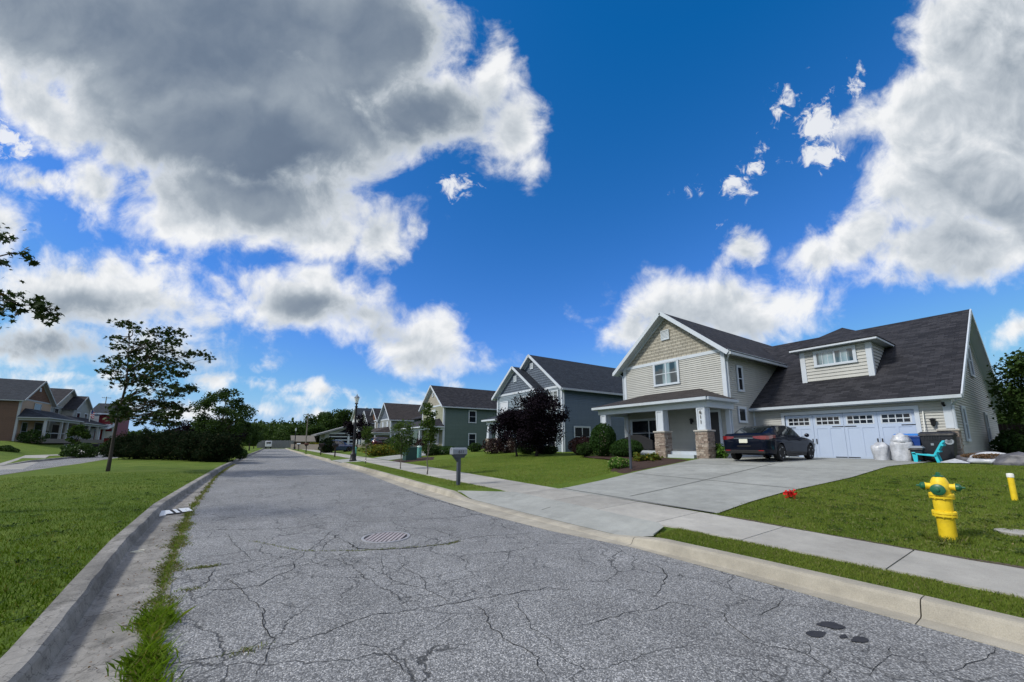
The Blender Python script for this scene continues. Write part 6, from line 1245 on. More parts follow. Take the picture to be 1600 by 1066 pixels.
# ------------------------------------------------------------------ trees, shrubs
MAPLE = [(-.5, .0, 0), (-.22, -.10, .03), (-.30, -.42, .0), (.02, -.24, .04), (.18, -.52, -.04), (.22, -.18, .03), (.58, .0, -.06), (.22, .18, .03), (.18, .52, -.04), (.02, .24, .04), (-.30, .42, .0), (-.22, .10, .03)]
def bez(a, c, n=6, sag=0.0, rs_=None, wob=0.0):
    a, c = np.array(a, float), np.array(c, float); out = []
    for i in range(n + 1):
        t = i / n; p = a + (c - a) * t; p[2] += sag * math.sin(math.pi * t)
        if rs_ is not None and 0 < i < n: p += rs_.normal(size=3) * wob
        out.append(tuple(p))
    return out
def tree(name, label, cat, base, h, r, trunk_h, leafm, n_leaf, size, seed, clumps=26, clump_r=.34, barkm='bark', tr_r=.11, group=None, shape='round', limbs=9, lean=(0, 0), trunk=True, flat=.25, squash=1.0, drop=.0):
    rs_ = np.random.RandomState(seed); t = thing(name, label, cat, tuple(base), group); B = np.array(base, float); zc = trunk_h + (h - trunk_h) / 2; hz_ = (h - trunk_h) / 2
    cl = []
    while len(cl) < clumps:
        p = rs_.uniform(-1, 1, 3); d = np.linalg.norm(p)
        if d > 1 or d < (.25 if len(cl) % 3 else .6): continue
        k = 1.0
        if shape == 'cone': k = .35 + .65 * (1 - (p[2] + 1) / 2)
        elif shape == 'vase': k = .55 + .45 * (p[2] + 1) / 2
        elif shape == 'dome': k = 1.0 if p[2] < 0 else 1.0
        cl.append((B[0] + lean[0] * (p[2] + 1) / 2 + p[0] * r * k * .85, B[1] + lean[1] * (p[2] + 1) / 2 + p[1] * r * k * .85 * squash, B[2] + zc + p[2] * hz_ * .88, clump_r * r * rs_.uniform(.6, 1.25)))
    cl = np.array(cl); per = rs_.choice(len(cl), n_leaf, p=cl[:, 3] ** 1.6 / (cl[:, 3] ** 1.6).sum())
    dirs = rs_.normal(size=(n_leaf, 3)); dirs /= np.linalg.norm(dirs, axis=1)[:, None]; rad = rs_.rand(n_leaf) ** .42 * (1 + .12 * rs_.normal(size=n_leaf))
    pts = cl[per, :3] + dirs * (rad * cl[per, 3])[:, None] * np.array([1, 1, .78])
    np_mesh('crown', leaf_geo(pts, size, rs_, flat), 4, M[leafm], t)
    if trunk:
        m = MB(); top = (B[0] + lean[0] * .8, B[1] + lean[1] * .8, B[2] + trunk_h + (h - trunk_h) * .72); tp = bez((B[0], B[1], B[2] - .1), top, 8, 0, rs_, .02 * h / 3)
        m.tube(tp, [tr_r * 1.25] + [tr_r * (1 - .82 * i / 8) for i in range(1, 9)], 9)
        for i in rs_.choice(len(cl), min(limbs, len(cl)), replace=False):
            z0 = rs_.uniform(.45, .85) * (cl[i, 2] - B[2]); s0 = min(max(z0 / (top[2] - B[2]), .15), .95); k = int(s0 * 8); st_ = np.array(tp[k]); m.tube(bez(st_, cl[i, :3], 5, .08, rs_, .03), [tr_r * .42, tr_r * .34, tr_r * .26, tr_r * .2, tr_r * .14, tr_r * .07], 6)
        m.build('trunk', M[barkm], t, smooth=True)
    return t
def shrub(name, label, base, rx, ry, h, leafm, n, size, seed, group=None, lumps=.10, cat='shrub', core=True, stems=True, zfloor=.0):
    """clipped or loose shrub: leaves spread through a lumpy shell"""
    rs_ = np.random.RandomState(seed); t = thing(name, label, cat, tuple(base), group); B = np.array(base, float); d = rs_.normal(size=(n, 3)); d /= np.linalg.norm(d, axis=1)[:, None]; ph = rs_.rand(6) * 6
    a = np.arctan2(d[:, 1], d[:, 0]); lump = 1 + lumps * (np.sin(3 * a + ph[0] + 2 * d[:, 2]) + np.sin(5 * a + ph[1] - 3 * d[:, 2]) * .7 + np.sin(8 * d[:, 2] + ph[2] + a) * .6); rad = lump * (1 - .42 * rs_.rand(n) ** 2.2)
    hz_ = h / 2; p = B + np.array([0, 0, hz_]) + d * rad[:, None] * np.array([rx, ry, hz_ * 1.02]); p[:, 2] = np.maximum(p[:, 2], B[2] + .02 + zfloor)
    np_mesh('foliage', leaf_geo(p, size, rs_, .1, nrm=d * .5), 4, M[leafm], t)
    if stems:
        m = MB()
        for k in range(5): a_ = k * 1.26 + ph[3]; m.tube([(B[0] + .05 * math.cos(a_), B[1] + .05 * math.sin(a_), B[2] - .05), (B[0] + rx * .3 * math.cos(a_), B[1] + ry * .3 * math.sin(a_), B[2] + h * .5), (B[0] + rx * .55 * math.cos(a_), B[1] + ry * .55 * math.sin(a_), B[2] + h * .8)], [.03, .02, .008], 5)
        m.build('stem', M['dark_bark'], t)
    return t
# the young maple on the median, layer by layer
def Z1(x, y): return (x / 3.807, 480 + y / 3.807)
mb_ = np.array(gp(168, 738, .2)); rs_ = np.random.RandomState(4)
mt = thing('maple_tree', 'young dark-leaved maple with a leaning trunk alone on the median lawn', 'tree', tuple(mb_)); CD = 18.2
tk = [tuple(mb_ - np.array([0, 0, .1]))] + [atD(*Z1(x, y), CD) for x, y in ((655, 900), (675, 780), (700, 660), (725, 560), (748, 470), (758, 380), (765, 280), (770, 180), (765, 95))]
m = MB(); m.tube(tk, [.08, .068, .06, .055, .05, .042, .032, .025, .017, .010], 10)
CLU = [(700, 100, 40), (760, 95, 30), (810, 120, 40), (830, 150, 30), (680, 182, 38), (730, 195, 34), (705, 238, 40), (820, 215, 48), (870, 215, 30), (930, 150, 44), (985, 150, 40), (1045, 145, 44), (1085, 168, 26), (1000, 195, 48), (920, 225, 50), (880, 262, 48), (1040, 215, 46), (955, 250, 52), (810, 270, 44), (745, 300, 46), (640, 315, 40), (690, 312, 34), (835, 305, 46), (900, 300, 52), (955, 300, 54), (1040, 268, 46), (1010, 320, 50), (1110, 285, 34), (1160, 275, 30), (1205, 275, 34), (1245, 300, 30),
       (705, 350, 46), (640, 385, 44), (605, 383, 26), (790, 360, 50), (860, 350, 54), (920, 365, 56), (985, 365, 52), (1070, 340, 44), (1110, 355, 34), (740, 405, 48), (690, 430, 40), (830, 415, 52), (890, 430, 56), (960, 405, 50), (1045, 395, 44), (1095, 400, 36), (735, 460, 44), (800, 450, 40), (880, 455, 44), (945, 465, 46), (1010, 470, 30), (1040, 485, 44), (1090, 480, 46), (1135, 480, 40), (1160, 495, 26), (1000, 520, 44), (1060, 520, 40), (870, 500, 30), (960, 520, 36),
       (800, 550, 44), (860, 555, 34), (740, 570, 40), (700, 590, 36), (910, 570, 44), (970, 575, 50), (1030, 590, 44), (1080, 605, 40), (850, 610, 34), (920, 640, 46), (985, 640, 46), (1050, 640, 34), (700, 640, 44), (740, 625, 40), (680, 675, 36), (760, 650, 36), (870, 660, 36), (950, 680, 40), (830, 690, 30), (1010, 690, 34)]
pts = []; 
for (x, y, r_) in CLU:
    dz = rs_.uniform(-1.5, 1.5); c = np.array(atD(*Z1(x, y), CD + dz)); R_ = r_ / 3.807 / FPX * CD * 1.0
    k = int((46 if y < 530 else 84) * (r_ / 42) ** 2); q = rs_.normal(size=(k, 3)) * np.array([.56, .56, .30]) * R_; pts.append(c + q)
    # twig back to the trunk, arriving from below and inside
    tz_ = c[2] - .35 - .25 * abs(x - 760) / 100; j = int(np.argmin([abs(p[2] - max(tz_, tk[3][2])) for p in tk])); j = max(j, 3)
    m.tube(bez(tk[j], c, 5, .05, rs_, .03), [.026, .021, .017, .013, .009, .005], 5)
m.build('trunk', M['bark'], mt, smooth=True); pts = np.concatenate(pts)
np_mesh('crown', leaf_geo(pts, .17, rs_, .4, shape=MAPLE), 12, M['maple_leaf'], mt)
# maple whose branch tips hang into view at the left edge
CD = 7.2; tb = Vector(atD(-150, 760, CD)); tb.z = .2; nt_ = thing('maple_tree', 'maple at the left edge with only a few drooping leafy branch tips in view', 'tree', tuple(tb)); m = MB()
tk = [(tb.x, tb.y, .1), (tb.x + .05, tb.y, 1.6), (tb.x, tb.y + .1, 3.0), (tb.x + .1, tb.y + .1, 4.4), (tb.x + .05, tb.y + .2, 6.0)]; m.tube(tk, [.12, .10, .08, .055, .02], 10); pts = []
def Zb(x, y): return (x / 6.267, 350 + y / 6.267)
for st_, path_, w_ in ((3, [(-300, 420), (-60, 330), (60, 300), (150, 280), (230, 300), (330, 350)], .020), (3, [(-300, 500), (-90, 560), (60, 740), (200, 790), (350, 800), (520, 850)], .024), (3, [(-300, 300), (-120, 180), (0, 110), (110, 160)], .016), (2, [(-260, 560), (-120, 420), (-20, 360), (60, 390)], .014)):
    P = [tk[st_]] + [atD(*Zb(x, y), CD + .25 * math.sin(i * 1.7)) for i, (x, y) in enumerate(path_)]; m.tube(P, [w_ * (1 - .8 * i / (len(P) - 1)) for i in range(len(P))], 6)
for x, y, r_, k in ((110, 290, 34, 5), (200, 290, 44, 9), (255, 265, 36, 8), (290, 330, 30, 6), (310, 380, 40, 12), (350, 390, 28, 5), (20, 120, 50, 12), (95, 155, 40, 9), (-40, 130, 50, 12), (20, 370, 34, 8), (65, 395, 22, 4), (-30, 360, 40, 8), (30, 690, 48, 12), (70, 760, 60, 20), (10, 800, 60, 18), (120, 830, 55, 18), (170, 800, 44, 12), (150, 690, 30, 5), (205, 710, 22, 4), (190, 860, 26, 5), (300, 770, 50, 18), (370, 740, 46, 14), (380, 820, 64, 28), (440, 850, 60, 26), (490, 830, 46, 14), (430, 920, 40, 10), (530, 890, 44, 13), (550, 820, 26, 4), (470, 960, 24, 4), (545, 945, 26, 5), (40, 880, 30, 5), (-80, 780, 80, 30)):
    c = np.array(atD(*Zb(x, y), CD + rs_.uniform(-.2, .2))); pts.append(c + rs_.normal(size=(k, 3)) * np.array([.55, .55, .5]) * r_ / 6.267 / FPX * CD * 1.05)
for i in range(40):
    a = rs_.rand() * 6.28; c = np.array([tb.x - .3 + 1.1 * math.cos(a), tb.y + 1.0 * math.sin(a), rs_.uniform(4.2, 6.4)])
    if c[0] < tb.x + .35: pts.append(c + rs_.normal(size=(16, 3)) * .22); m.tube(bez(tk[3], c, 4, .05, rs_, .03), [.02, .016, .012, .008, .004], 5)
m.build('trunk', M['bark'], nt_, smooth=True); np_mesh('crown', leaf_geo(np.concatenate(pts), .105, rs_, .3, shape=MAPLE), 12, M['maple_leaf'], nt_)
# juniper hedge across the median
for i, (px, py, rw, hh, sd_) in enumerate(((212, 722, 2.2, 2.2, 1), (248, 723, 2.4, 2.5, 2), (286, 724, 2.4, 2.4, 3), (320, 725, 2.2, 2.2, 4), (343, 726, 1.6, 1.9, 5), (190, 719, 1.7, 1.9, 6))):
    q = gp(px, py - 5, .2); lab = ['dark juniper in the median row, behind the maple trunk', 'dark juniper in the median row, second from the maple', 'dark juniper at the middle of the median row', 'dark juniper in the median row, second from the kerb', 'low dark juniper in the median row, spilling to the kerb', 'small dark juniper at the side road end of the median row'][i]
    rs2 = np.random.RandomState(60 + i); t = thing('juniper', lab, 'shrub', (q[0], q[1], .18), 'dark junipers across the median'); B = np.array([q[0], q[1], .18]); n = 17000; nb = 110; pts = []; nr = []
    for k in range(nb):
        a = rs2.rand() * 6.28; e = rs2.uniform(.15, 1.0); tip = B + np.array([math.cos(a) * rw * (1.05 - e * .55), math.sin(a) * rw * .8 * (1.05 - e * .55), hh * (.10 + .92 * e)]); root = B + np.array([math.cos(a) * rw * .2, math.sin(a) * rw * .2, hh * .1])
        s_ = rs2.rand(n // nb) ** .6; c = root + (tip - root) * s_[:, None]; c[:, 2] += .12 * np.sin(s_ * 3.14); pts.append(c + rs2.normal(size=c.shape) * (.26 - .16 * s_)[:, None])
    pts = np.concatenate(pts); pts[:, 2] = np.maximum(pts[:, 2], .2); np_mesh('foliage', leaf_geo(pts, .17, rs2, 0, shape=[(-.5, 0, 0), (-.1, -.13, .02), (.5, 0, -.02), (-.1, .13, .02)]), 4, M['juniper_leaf'], t)
    m = MB()
    for k in range(6): a = k * 1.05; m.tube([tuple(B - np.array([0, 0, .1])), tuple(B + np.array([math.cos(a) * rw * .3, math.sin(a) * rw * .25, hh * .4])), tuple(B + np.array([math.cos(a) * rw * .6, math.sin(a) * rw * .5, hh * .75]))], [.06, .04, .01], 5)
    m.build('stem', M['dark_bark'], t)
q = gp(325, 712, .2); tree('plum_tree', 'low dark purple plum tree rising behind the junipers', 'tree', (q[0] - .3, q[1] + 3, .2), 4.1, 3.4, .4, 'purple_leaf', 12000, .17, 31, clumps=36, barkm='dark_bark', squash=.8)
q = gp(268, 712, .2); tree('tree', 'broad olive-brown small tree behind the junipers, left of the plum', 'tree', (q[0], q[1] + 5, .2), 3.5, 2.2, .5, 'red_leaf', 3500, .2, 32, clumps=18, barkm='dark_bark')
# trees further along the median
q = atD(345, 692, 40); tree('tree', 'loose green tree with sky showing through, behind the junipers', 'tree', (q[0], q[1], .2), atD(345, 606, 40)[2] - .1, 3.1, 1.0, 'far_leaf', 9500, .19, 41, clumps=52, clump_r=.23, limbs=20)
for i, (px, top, c, r_, sd_, lab) in enumerate(((380, 655, 50, 1.9, 51, 'dense dark green tree beside the left kerb, nearer one'), (396, 660, 68, 2.3, 52, 'dense dark green tree beside the left kerb, second one'), (403, 668, 92, 2.2, 53, 'dense dark green tree beside the left kerb, farthest one'))):
    q = atD(px - 6, 692, c); tree('tree', lab, 'tree', (q[0], q[1], .2), atD(px, top, c)[2] - .2, r_, .5, 'far_leaf', 5200, .22, sd_, clumps=28, group='trees along the left kerb')
q = gp(388, 716, .2); shrub('shrub', 'grey-green spiky clump beside the left kerb past the junipers', (q[0] - .6, q[1], .17), .5, .6, .8, 'shrub_leaf', 800, .16, 55)
# left edge bush, sapling across the road and foundation shrubs
q = gp(2, 713, .2); shrub('shrub', 'rounded dark bush at the left edge across the side road', (q[0], q[1], .2), 1.0, 1.1, 1.05, 'shrub_leaf', 3000, .12, 56)
q = gt(115, 712); tree('sapling', 'young leafy tree on the verge across the side road', 'tree', tuple(q), 3.3, 1.05, .9, 'tree_leaf', 1900, .22, 57, clumps=16, tr_r=.06)
q = gp(170, 714, .2); shrub('shrub', 'bright green leafy shrub behind the maple trunk', (q[0], q[1], .2), .8, .8, 1.5, 'shrub_leaf', 1500, .15, 58)
for i, (px, py, rx, h, lab) in enumerate(((52, 693, 2.4, 1.8, 'dark clipped hedge before the brown house porch, left one'), (66, 694, 1.6, 2.0, 'dark rounded bush before the brown house porch'), (92, 694, 2.8, 1.6, 'dark low hedge before the grey-green house'), (126, 695, 2.2, 1.5, 'dark bush before the red house'))):
    q = gt(px, py + 2); shrub('shrub', lab, tuple(q), 1.2, rx, h, 'shrub_leaf', 1500, .22, 70 + i, group='shrubs before the houses across the road')
# purple trees before the blue-grey house
q = gt(838, 713); tree('purple_plum', 'larger purple-leaved tree with a side limb before the blue-grey house', 'tree', tuple(q), 4.3, 2.05, .55, 'purple_leaf', 21000, .115, 81, clumps=56, clump_r=.36, barkm='dark_bark', tr_r=.10, lean=(.1, -.35), group='purple-leaved trees', limbs=14)
q = gt(808, 713.5); tree('purple_plum', 'smaller purple-leaved tree, on the side towards the green house', 'tree', tuple(q), 3.1, 1.75, .5, 'purple_leaf', 12000, .115, 82, clumps=36, clump_r=.36, barkm='dark_bark', tr_r=.08, lean=(-.1, .4), group='purple-leaved trees', limbs=10)
# shrubs along the cream and blue houses
def sh_px(lab, px, py, rx, h, leafm, n, size, sd_, ry=None, **k):
    q = gt(px, py); return shrub('shrub', lab, tuple(q), rx, ry or rx, h, leafm, n, size, sd_, **k)
shrub('shrub', 'tall clipped oval green shrub at the corner of the porch', (16.5, 15.45, .78), .74, .74, 1.85, 'topiary_leaf', 9000, .075, 91, lumps=.03)
shrub('shrub', 'dark rounded shrub between the cream and blue-grey houses', (17.2, 17.9, .78), .85, .8, 1.15, 'red_leaf', 4000, .09, 92, lumps=.06); shrub('shrub', 'small dark green shrub beside the tall clipped shrub', (16.3, 16.7, .78), .5, .5, .75, 'shrub_leaf', 2000, .08, 93)
shrub('shrub', 'wide low clipped green shrub before the porch steps', (16.7, 14.0, .78), .7, 1.0, .95, 'topiary_leaf', 8000, .07, 94, lumps=.04)
for i, (px, py, rx, h, lm, lab) in enumerate(((771, 709, .9, 1.2, 'red_leaf', 'dark bush at the foot of the near porch column of the blue-grey house'), (790, 708, .9, 1.25, 'red_leaf', 'dark bush between the porch column and the smaller plum'), (822, 709, .7, .7, 'shrub_leaf', 'low green bush between the purple tree trunks'), (848, 709, .6, .55, 'red_leaf', 'low dark bush right of the larger plum trunk'), (859, 709, .6, .55, 'shrub_leaf', 'low dark bush at the corner of the blue-grey house'))):
    sh_px(lab, px, py, rx, h, lm, 1800, .10, 100 + i, group='bushes before the blue-grey house')
sh_px('small dark shrub by the foot of the green house wall', 742, 706, .6, .8, 'shrub_leaf', 900, .13, 110); sh_px('low clipped green hedge before the green house porch', 690, 710, .9, .75, 'topiary_leaf', 2400, .11, 111, ry=1.9); sh_px('round dark shrub behind the green cabinet', 673, 712, .75, 1.0, 'shrub_leaf', 1500, .12, 112); sh_px('dark reddish bush before the green house steps', 660, 703, .9, 1.4, 'red_leaf', 1300, .14, 113)
sh_px('loose fern-like green plant beside the porch pier and the car', 1128, 717, .30, .62, 'flower_leaf', 500, .14, 114, lumps=.25)
sh_px('pale flowering clump at the edge of the mulch bed', 966, 733, .42, .46, 'flower_leaf', 1700, .075, 115, cat='flowers', lumps=.12)
sh_px('small yellow-green tuft in the mulch bed, nearer the lamp post', 1000, 722, .3, .35, 'yellow_leaf', 380, .12, 116, lumps=.3, group='tufts in the mulch bed'); sh_px('small yellow-green tuft in the mulch bed, nearer the steps', 1021, 721, .34, .34, 'yellow_leaf', 380, .12, 117, lumps=.3, group='tufts in the mulch bed')
sh_px('tall yellow and orange flowering bush before the maroon car', 598, 712, 1.9, 1.05, 'yellow_leaf', 3200, .15, 118, ry=1.4, lumps=.18, cat='flowers')
sh_px('dark rounded evergreen bush before the blue car', 511, 708, 1.0, 2.0, 'juniper_leaf', 1600, .2, 119); sh_px('yellow-green bush beside the dark evergreen bush', 516, 703, .9, 2.0, 'yellow_leaf', 1000, .2, 120); sh_px('yellow bush far up the street by the low wall', 491, 702, 1.4, 1.4, 'yellow_leaf', 900, .25, 121); sh_px('dark bush in front of the stone-grey porch', 625, 703, 2.0, 1.9, 'shrub_leaf', 1800, .2, 122)
# red flowers by the driveway edge
q = gt(1236, 780); rf_ = thing('red_flower', 'small bright red flower cluster at the driveway edge', 'flower', tuple(q)); r4 = np.random.RandomState(8); n = 130; c = np.array(q) + r4.normal(size=(n, 3)) * np.array([.035, .045, .038]) + np.array([0, 0, .11]); np_mesh('petals', leaf_geo(c, .055, r4, .2), 4, M['red_flower'], rf_); m = MB()
for k in range(6): a = k * 1.05; m.tube([(q.x, q.y, q.z - .02), (q.x + .05 * math.cos(a), q.y + .05 * math.sin(a), q.z + .08)], [.006, .004], 5)
m.build('stem', M['weed_blade'], rf_)
# street saplings on the right verge
for px, py, top, r_, n, sd_, lab in ((667, 742, 617, .42, 1500, 131, 'slender columnar sapling on the verge, nearest the grey mailbox'), (626, 733, 655, .62, 1300, 132, 'slender sapling on the verge, second from the grey mailbox'), (571, 724, 662, .45, 800, 133, 'slender sapling on the verge, beside the street lamp')):
    q = gp(px, py, .16); c = q[0] * HX + q[1] * HY; tree('sapling', lab, 'tree', (q[0], q[1], .15), atD(px, top, c)[2] - .15, r_, .75, 'sapling_leaf', n, .105, sd_, clumps=22, clump_r=.55, barkm='pale_bark', tr_r=.028, group='saplings on the right verge', limbs=6)
# dark tree near the lamp post and trees behind the houses
q = atD(558, 697, 62); tree('tree', 'dark dense tree behind the street lamp post', 'tree', (q[0], q[1], .7), 5.2, 2.3, .7, 'purple_leaf', 4500, .22, 141, clumps=26, barkm='dark_bark')
for i, (px, top, c, r_, n, lab) in enumerate(((524, 638, 150, 8.5, 8000, 'tall broad green tree above the slanted roof, the highest of its group'), (505, 650, 155, 8, 6500, 'green tree beside the tall broad tree, nearer the utility pole'), (577, 644, 150, 6, 5000, 'loose leafy tree behind the white gabled house'), (493, 668, 140, 4.5, 3500, 'dark green tree beside the end of the slanted roof'))):
    q = atD(px, 692, c); tree('tree', lab, 'tree', (q[0], q[1], .5), (atD(px, top, c)[2] - .5) * 1.12, r_, 3.5, 'far_leaf', n, .62, 150 + i, clumps=40, clump_r=.26, tr_r=.35, limbs=12, group='tall trees beyond the slanted roof')
for i, (px, c, r_, h_, lab) in enumerate(((411, 121, 2.6, 4.2, 'bright green bush before the grey fence at the street end'), (440, 128, 3.2, 5.2, 'green bush behind the grey fence at the street end'))):
    q = atD(px, 692, c); shrub('shrub', lab, (q[0], q[1], .2), r_, r_ * .8, h_, 'tree_leaf', 1500, .5, 170 + i)
# the tree right of the cream house
tree('tree', 'dark bushy tree beside the garage end wall at the right edge', 'tree', (29.4, .35, .82), 5.0, 2.35, .9, 'far_leaf', 12000, .15, 161, clumps=44, clump_r=.32, tr_r=.12, limbs=12); shrub('shrub', 'dark ivy-like shrub at the foot of the garage end wall', (30.6, 2.0, .82), 1.6, .7, 1.3, 'shrub_leaf', 2500, .13, 162)
q = atD(1640, 700, 30); tree('tree', 'broad dark tree in the back garden beyond the right edge', 'tree', (q[0], q[1], .8), 6.5, 3.4, 1.0, 'far_leaf', 8000, .24, 163, clumps=36)
# the wood closing the view: one mass
rs5 = np.random.RandomState(77); pts = []
def wood(px0, px1, c, tops, n, size):
    for px in np.linspace(px0, px1, n):
        top = np.interp(px, [t_[0] for t_ in tops], [t_[1] for t_ in tops]) + rs5.uniform(-4, 5); cc = c + rs5.uniform(-14, 14); a = np.array(atD(px, 692, cc)); hh = atD(px, top, cc)[2]; r_ = rs5.uniform(3, 5.5)
        k = 420; d = rs5.normal(size=(k, 3)); d /= np.linalg.norm(d, axis=1)[:, None]; rr = rs5.rand(k) ** .4; p = np.array([a[0], a[1], hh * .52]) + d * rr[:, None] * np.array([r_, r_, hh * .50]) * (1 + .18 * np.sin(9 * d[:, :1] + px)); pts.append(p)
wood(385, 560, 165, [(380, 664), (400, 660), (440, 659), (470, 662), (500, 660), (560, 662)], 44, .9); wood(-80, 400, 175, [(-80, 676), (120, 668), (200, 676), (300, 672), (390, 664)], 60, .9); wood(560, 800, 190, [(560, 664), (800, 672)], 24, .9); wood(1480, 1700, 90, [(1480, 640), (1560, 620), (1700, 600)], 18, .9)
P_ = np.concatenate(pts); P_[:, 2] = np.maximum(P_[:, 2], .3); tag(np_mesh('treeline', leaf_geo(P_, 1.15, rs5, .1), 4, M['far_leaf']), kind='stuff')

# ------------------------------------------------------------------ grass
def zgrid(P): return np.array([tz(float(x), float(y)) for x, y in P])
def blades(name, P, hgt, wd, leafm, seed, zs=None, bend=.5, lift=0.0):
    rs_ = np.random.RandomState(seed); n = len(P); z = zs if zs is not None else zgrid(P); a = rs_.rand(n) * 6.283; h = hgt * (.45 + .9 * rs_.rand(n)); w_ = wd * (.6 + .8 * rs_.rand(n)); ln = bend * h * (.3 + rs_.rand(n)); b2 = rs_.rand(n) * 6.283
    V_ = np.zeros((n, 5, 3)); B = np.stack([P[:, 0], P[:, 1], z - .012 + lift], 1); sx = np.stack([np.cos(a), np.sin(a), 0 * a], 1) * (w_ / 2)[:, None]; bd = np.stack([np.cos(b2), np.sin(b2), 0 * a], 1); up_ = np.array([0, 0, 1.0])
    V_[:, 0] = B - sx; V_[:, 1] = B + sx; mid = B + bd * (ln * .35)[:, None] + up_ * (h * .6)[:, None]; V_[:, 2] = mid + sx * .75; V_[:, 3] = B + bd * ln[:, None] + up_ * h[:, None]; V_[:, 4] = mid - sx * .75
    return tag(np_mesh(name, V_, 5, M[leafm]), kind='stuff')
rg = np.random.RandomState(21)
def scatter(n, x0, x1, y0, y1, keep, dens=None):
    P = np.stack([rg.uniform(x0, x1, n), rg.uniform(y0, y1, n)], 1); k = keep(P)
    if dens is not None: k &= rg.rand(n) < dens(P)
    return P[k]
def near(P, a=5.0, p_=1.6): d = np.hypot(P[:, 0], P[:, 1]); return np.clip((a / np.maximum(d, .1)) ** p_, 0, 1)
edge = lambda P: .035 * np.sin(P[:, 1] * 5.3) + .025 * np.sin(P[:, 1] * 13.1) + .012 * np.sin(P[:, 1] * 37.0)
Pm = scatter(330000, -9.0, -1.2, 2.2, 24, lambda P: (P[:, 0] < LB(P[:, 1]) - .0 + edge(P)) & (P[:, 0] > QN(P[:, 1]) + .1), lambda P: near(P, 6.2)); blades('median_grass', Pm, .048, .0065, 'grass_blade', 1)
Pv = scatter(90000, 5.1, 6.4, -3.5, 4.3, lambda P: (P[:, 0] > RB(P[:, 1]) + edge(P)) & (P[:, 0] < SN(P[:, 1]) - .0 + edge(P)) & (P[:, 1] < 3.95), lambda P: near(P, 6.5)); blades('verge_grass', Pv, .036, .0065, 'grass_dull', 2)
Pl = scatter(330000, 7.0, 20, -6, 4.3, lambda P: (P[:, 0] > SF(P[:, 1]) + edge(P)) & (P[:, 1] < DR(P[:, 0]) + .02 + edge(P[:, ::-1])), lambda P: near(P, 9.0, 1.3)); blades('lawn_grass', Pl, .046, .008, 'grass_dull', 3)
Pl = scatter(90000, 5.3, 16, 9.2, 26, lambda P: ((P[:, 0] > SF(P[:, 1])) & (P[:, 1] > DL(P[:, 0]) + .8)) | ((P[:, 0] > RB(P[:, 1]) + .02) & (P[:, 0] < SN(P[:, 1])) & (P[:, 1] > 10.6)), lambda P: near(P, 14, 1.2)); blades('far_lawn_grass', Pl, .05, .012, 'grass_dull', 4)
ang = rg.rand(900) * 6.28; rr = .11 + .12 * rg.rand(900) ** 1.5; blades('hydrant_grass', np.stack([hx + rr * np.cos(ang), hy + rr * np.sin(ang)], 1), .085, .008, 'grass_dull', 9)
# weeds in the joint between gutter and asphalt
def weeds(name, n, y0, y1, hgt, wd, m, seed, wfun, bend):
    y = rg.uniform(y0, y1, n); y = y[rg.rand(n) < .25 + clump(y)]; n = len(y); c = LA(y); w_ = wfun(y); P = np.stack([c - .07 + rg.normal(size=n) * w_ * .45, y], 1); return blades(name, P, hgt, wd, m, seed, zs=np.full(n, .004), bend=bend)
clump = lambda y: np.clip(.45 + .55 * np.sin(y * 4.1) + .4 * np.sin(y * 9.7 + 1), .05, 1.2)
weeds('weed_strip', 4200, 3.0, 4.9, .085, .009, 'weed_blade', 5, lambda y: .12 * clump(y) + .06, 1.1); weeds('weed_mat', 7000, 4.6, 11, .036, .010, 'weed_dry', 6, lambda y: .13 * clump(y) + .03, 1.6); weeds('weed_mat_green', 4200, 4.6, 13, .036, .010, 'weed_blade', 7, lambda y: .10 * clump(y + 1) + .03, 1.2); weeds('weed_mat_far', 4000, 11, 34, .06, .016, 'weed_dry', 8, lambda y: .09 * clump(y) + .02, 1.0)
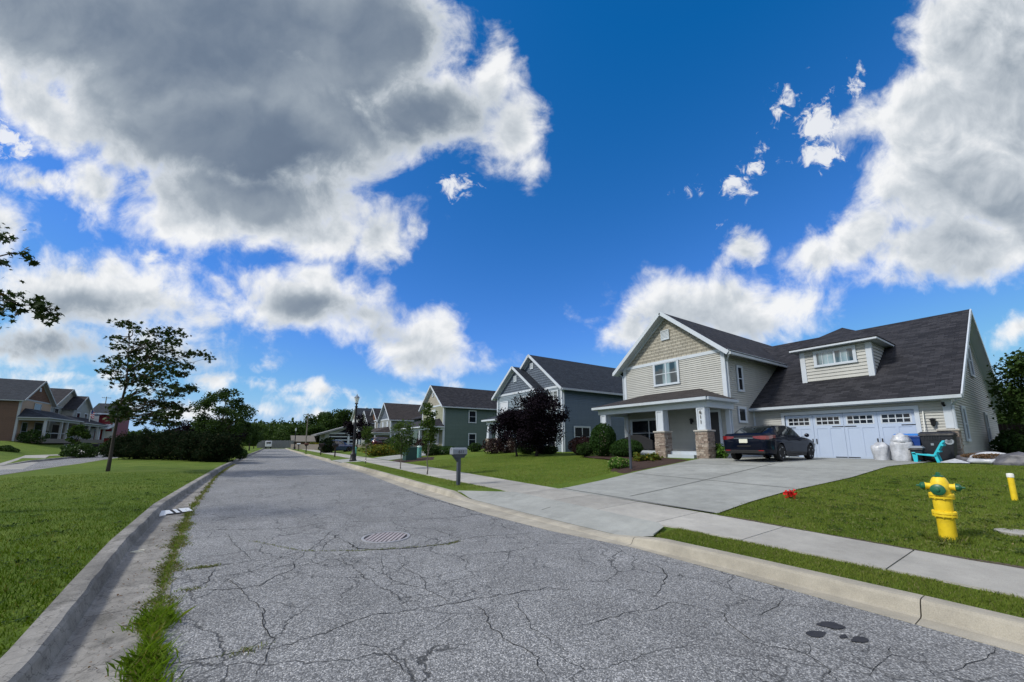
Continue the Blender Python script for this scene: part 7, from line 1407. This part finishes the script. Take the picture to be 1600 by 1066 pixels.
Pk = [np.array(gp(*q)) for q in ((390, 845), (470, 861), (560, 861), (620, 857), (700, 851), (718, 846))]; P = np.concatenate([Pk[i][None, :2] + (Pk[i + 1] - Pk[i])[None, :2] * rg.rand(110, 1) + rg.normal(size=(110, 2)) * .012 for i in range(5)]); blades('crack_weeds', P, .018, .007, 'weed_dry', 10, zs=np.full(len(P), .012), bend=1.2)
P = np.concatenate([np.array(gp(*Z6(x, y)))[None, :2] + rg.normal(size=(60, 2)) * np.array([.07, .03]) for x, y in ((800, 618), (830, 614), (765, 622), (790, 352 + 0), (960, 945), (745, 705))]); blades('crack_tufts', P, .025, .007, 'weed_dry', 11, zs=np.full(len(P), .012), bend=1.3)
# twigs and leaf crumbs in the gutter and on the asphalt
n = 420; y = rg.uniform(3.4, 16, n); x = LA(y) - rg.rand(n) ** .7 * .42; c = np.stack([x, y, np.full(n, .028)], 1); tag(np_mesh('leaf_litter', leaf_geo(c, .022, rg, .8), 4, M['dry_leaf']), kind='stuff')
# broad-leaved weeds and clover scattered through the lawns
def lawn_weeds(name, ctr, seed, m):
    r6 = np.random.RandomState(seed); pts = []
    for x, y in ctr:
        k = r6.randint(8, 26); q = r6.normal(size=(k, 2)) * r6.uniform(.03, .09); pts.append(np.stack([x + q[:, 0], y + q[:, 1], np.full(k, tz(float(x), float(y))) + .018 + .018 * r6.rand(k)], 1))
    return tag(np_mesh(name, leaf_geo(np.concatenate(pts), .034, r6, .75), 4, M[m]), kind='stuff')
lawn_weeds('lawn_weeds', scatter(700, 7.3, 15, -4, 4, lambda P: (P[:, 0] > SF(P[:, 1]) + .1) & (P[:, 1] < DR(P[:, 0]) - .1), lambda P: near(P, 9, 1.5)), 91, 'sapling_leaf')
lawn_weeds('median_weeds', scatter(900, -8, -1.4, 2.5, 20, lambda P: (P[:, 0] < LB(P[:, 1]) - .1) & (P[:, 0] > QN(P[:, 1]) + .2), lambda P: near(P, 6, 1.5)), 92, 'shrub_leaf')
lawn_weeds('dry_grass_patches', scatter(420, 7.2, 14, -4, 4, lambda P: (P[:, 0] > SF(P[:, 1]) + .02) & (P[:, 1] < DR(P[:, 0]) - .05), lambda P: near(P, 8, 2)), 93, 'weed_dry')
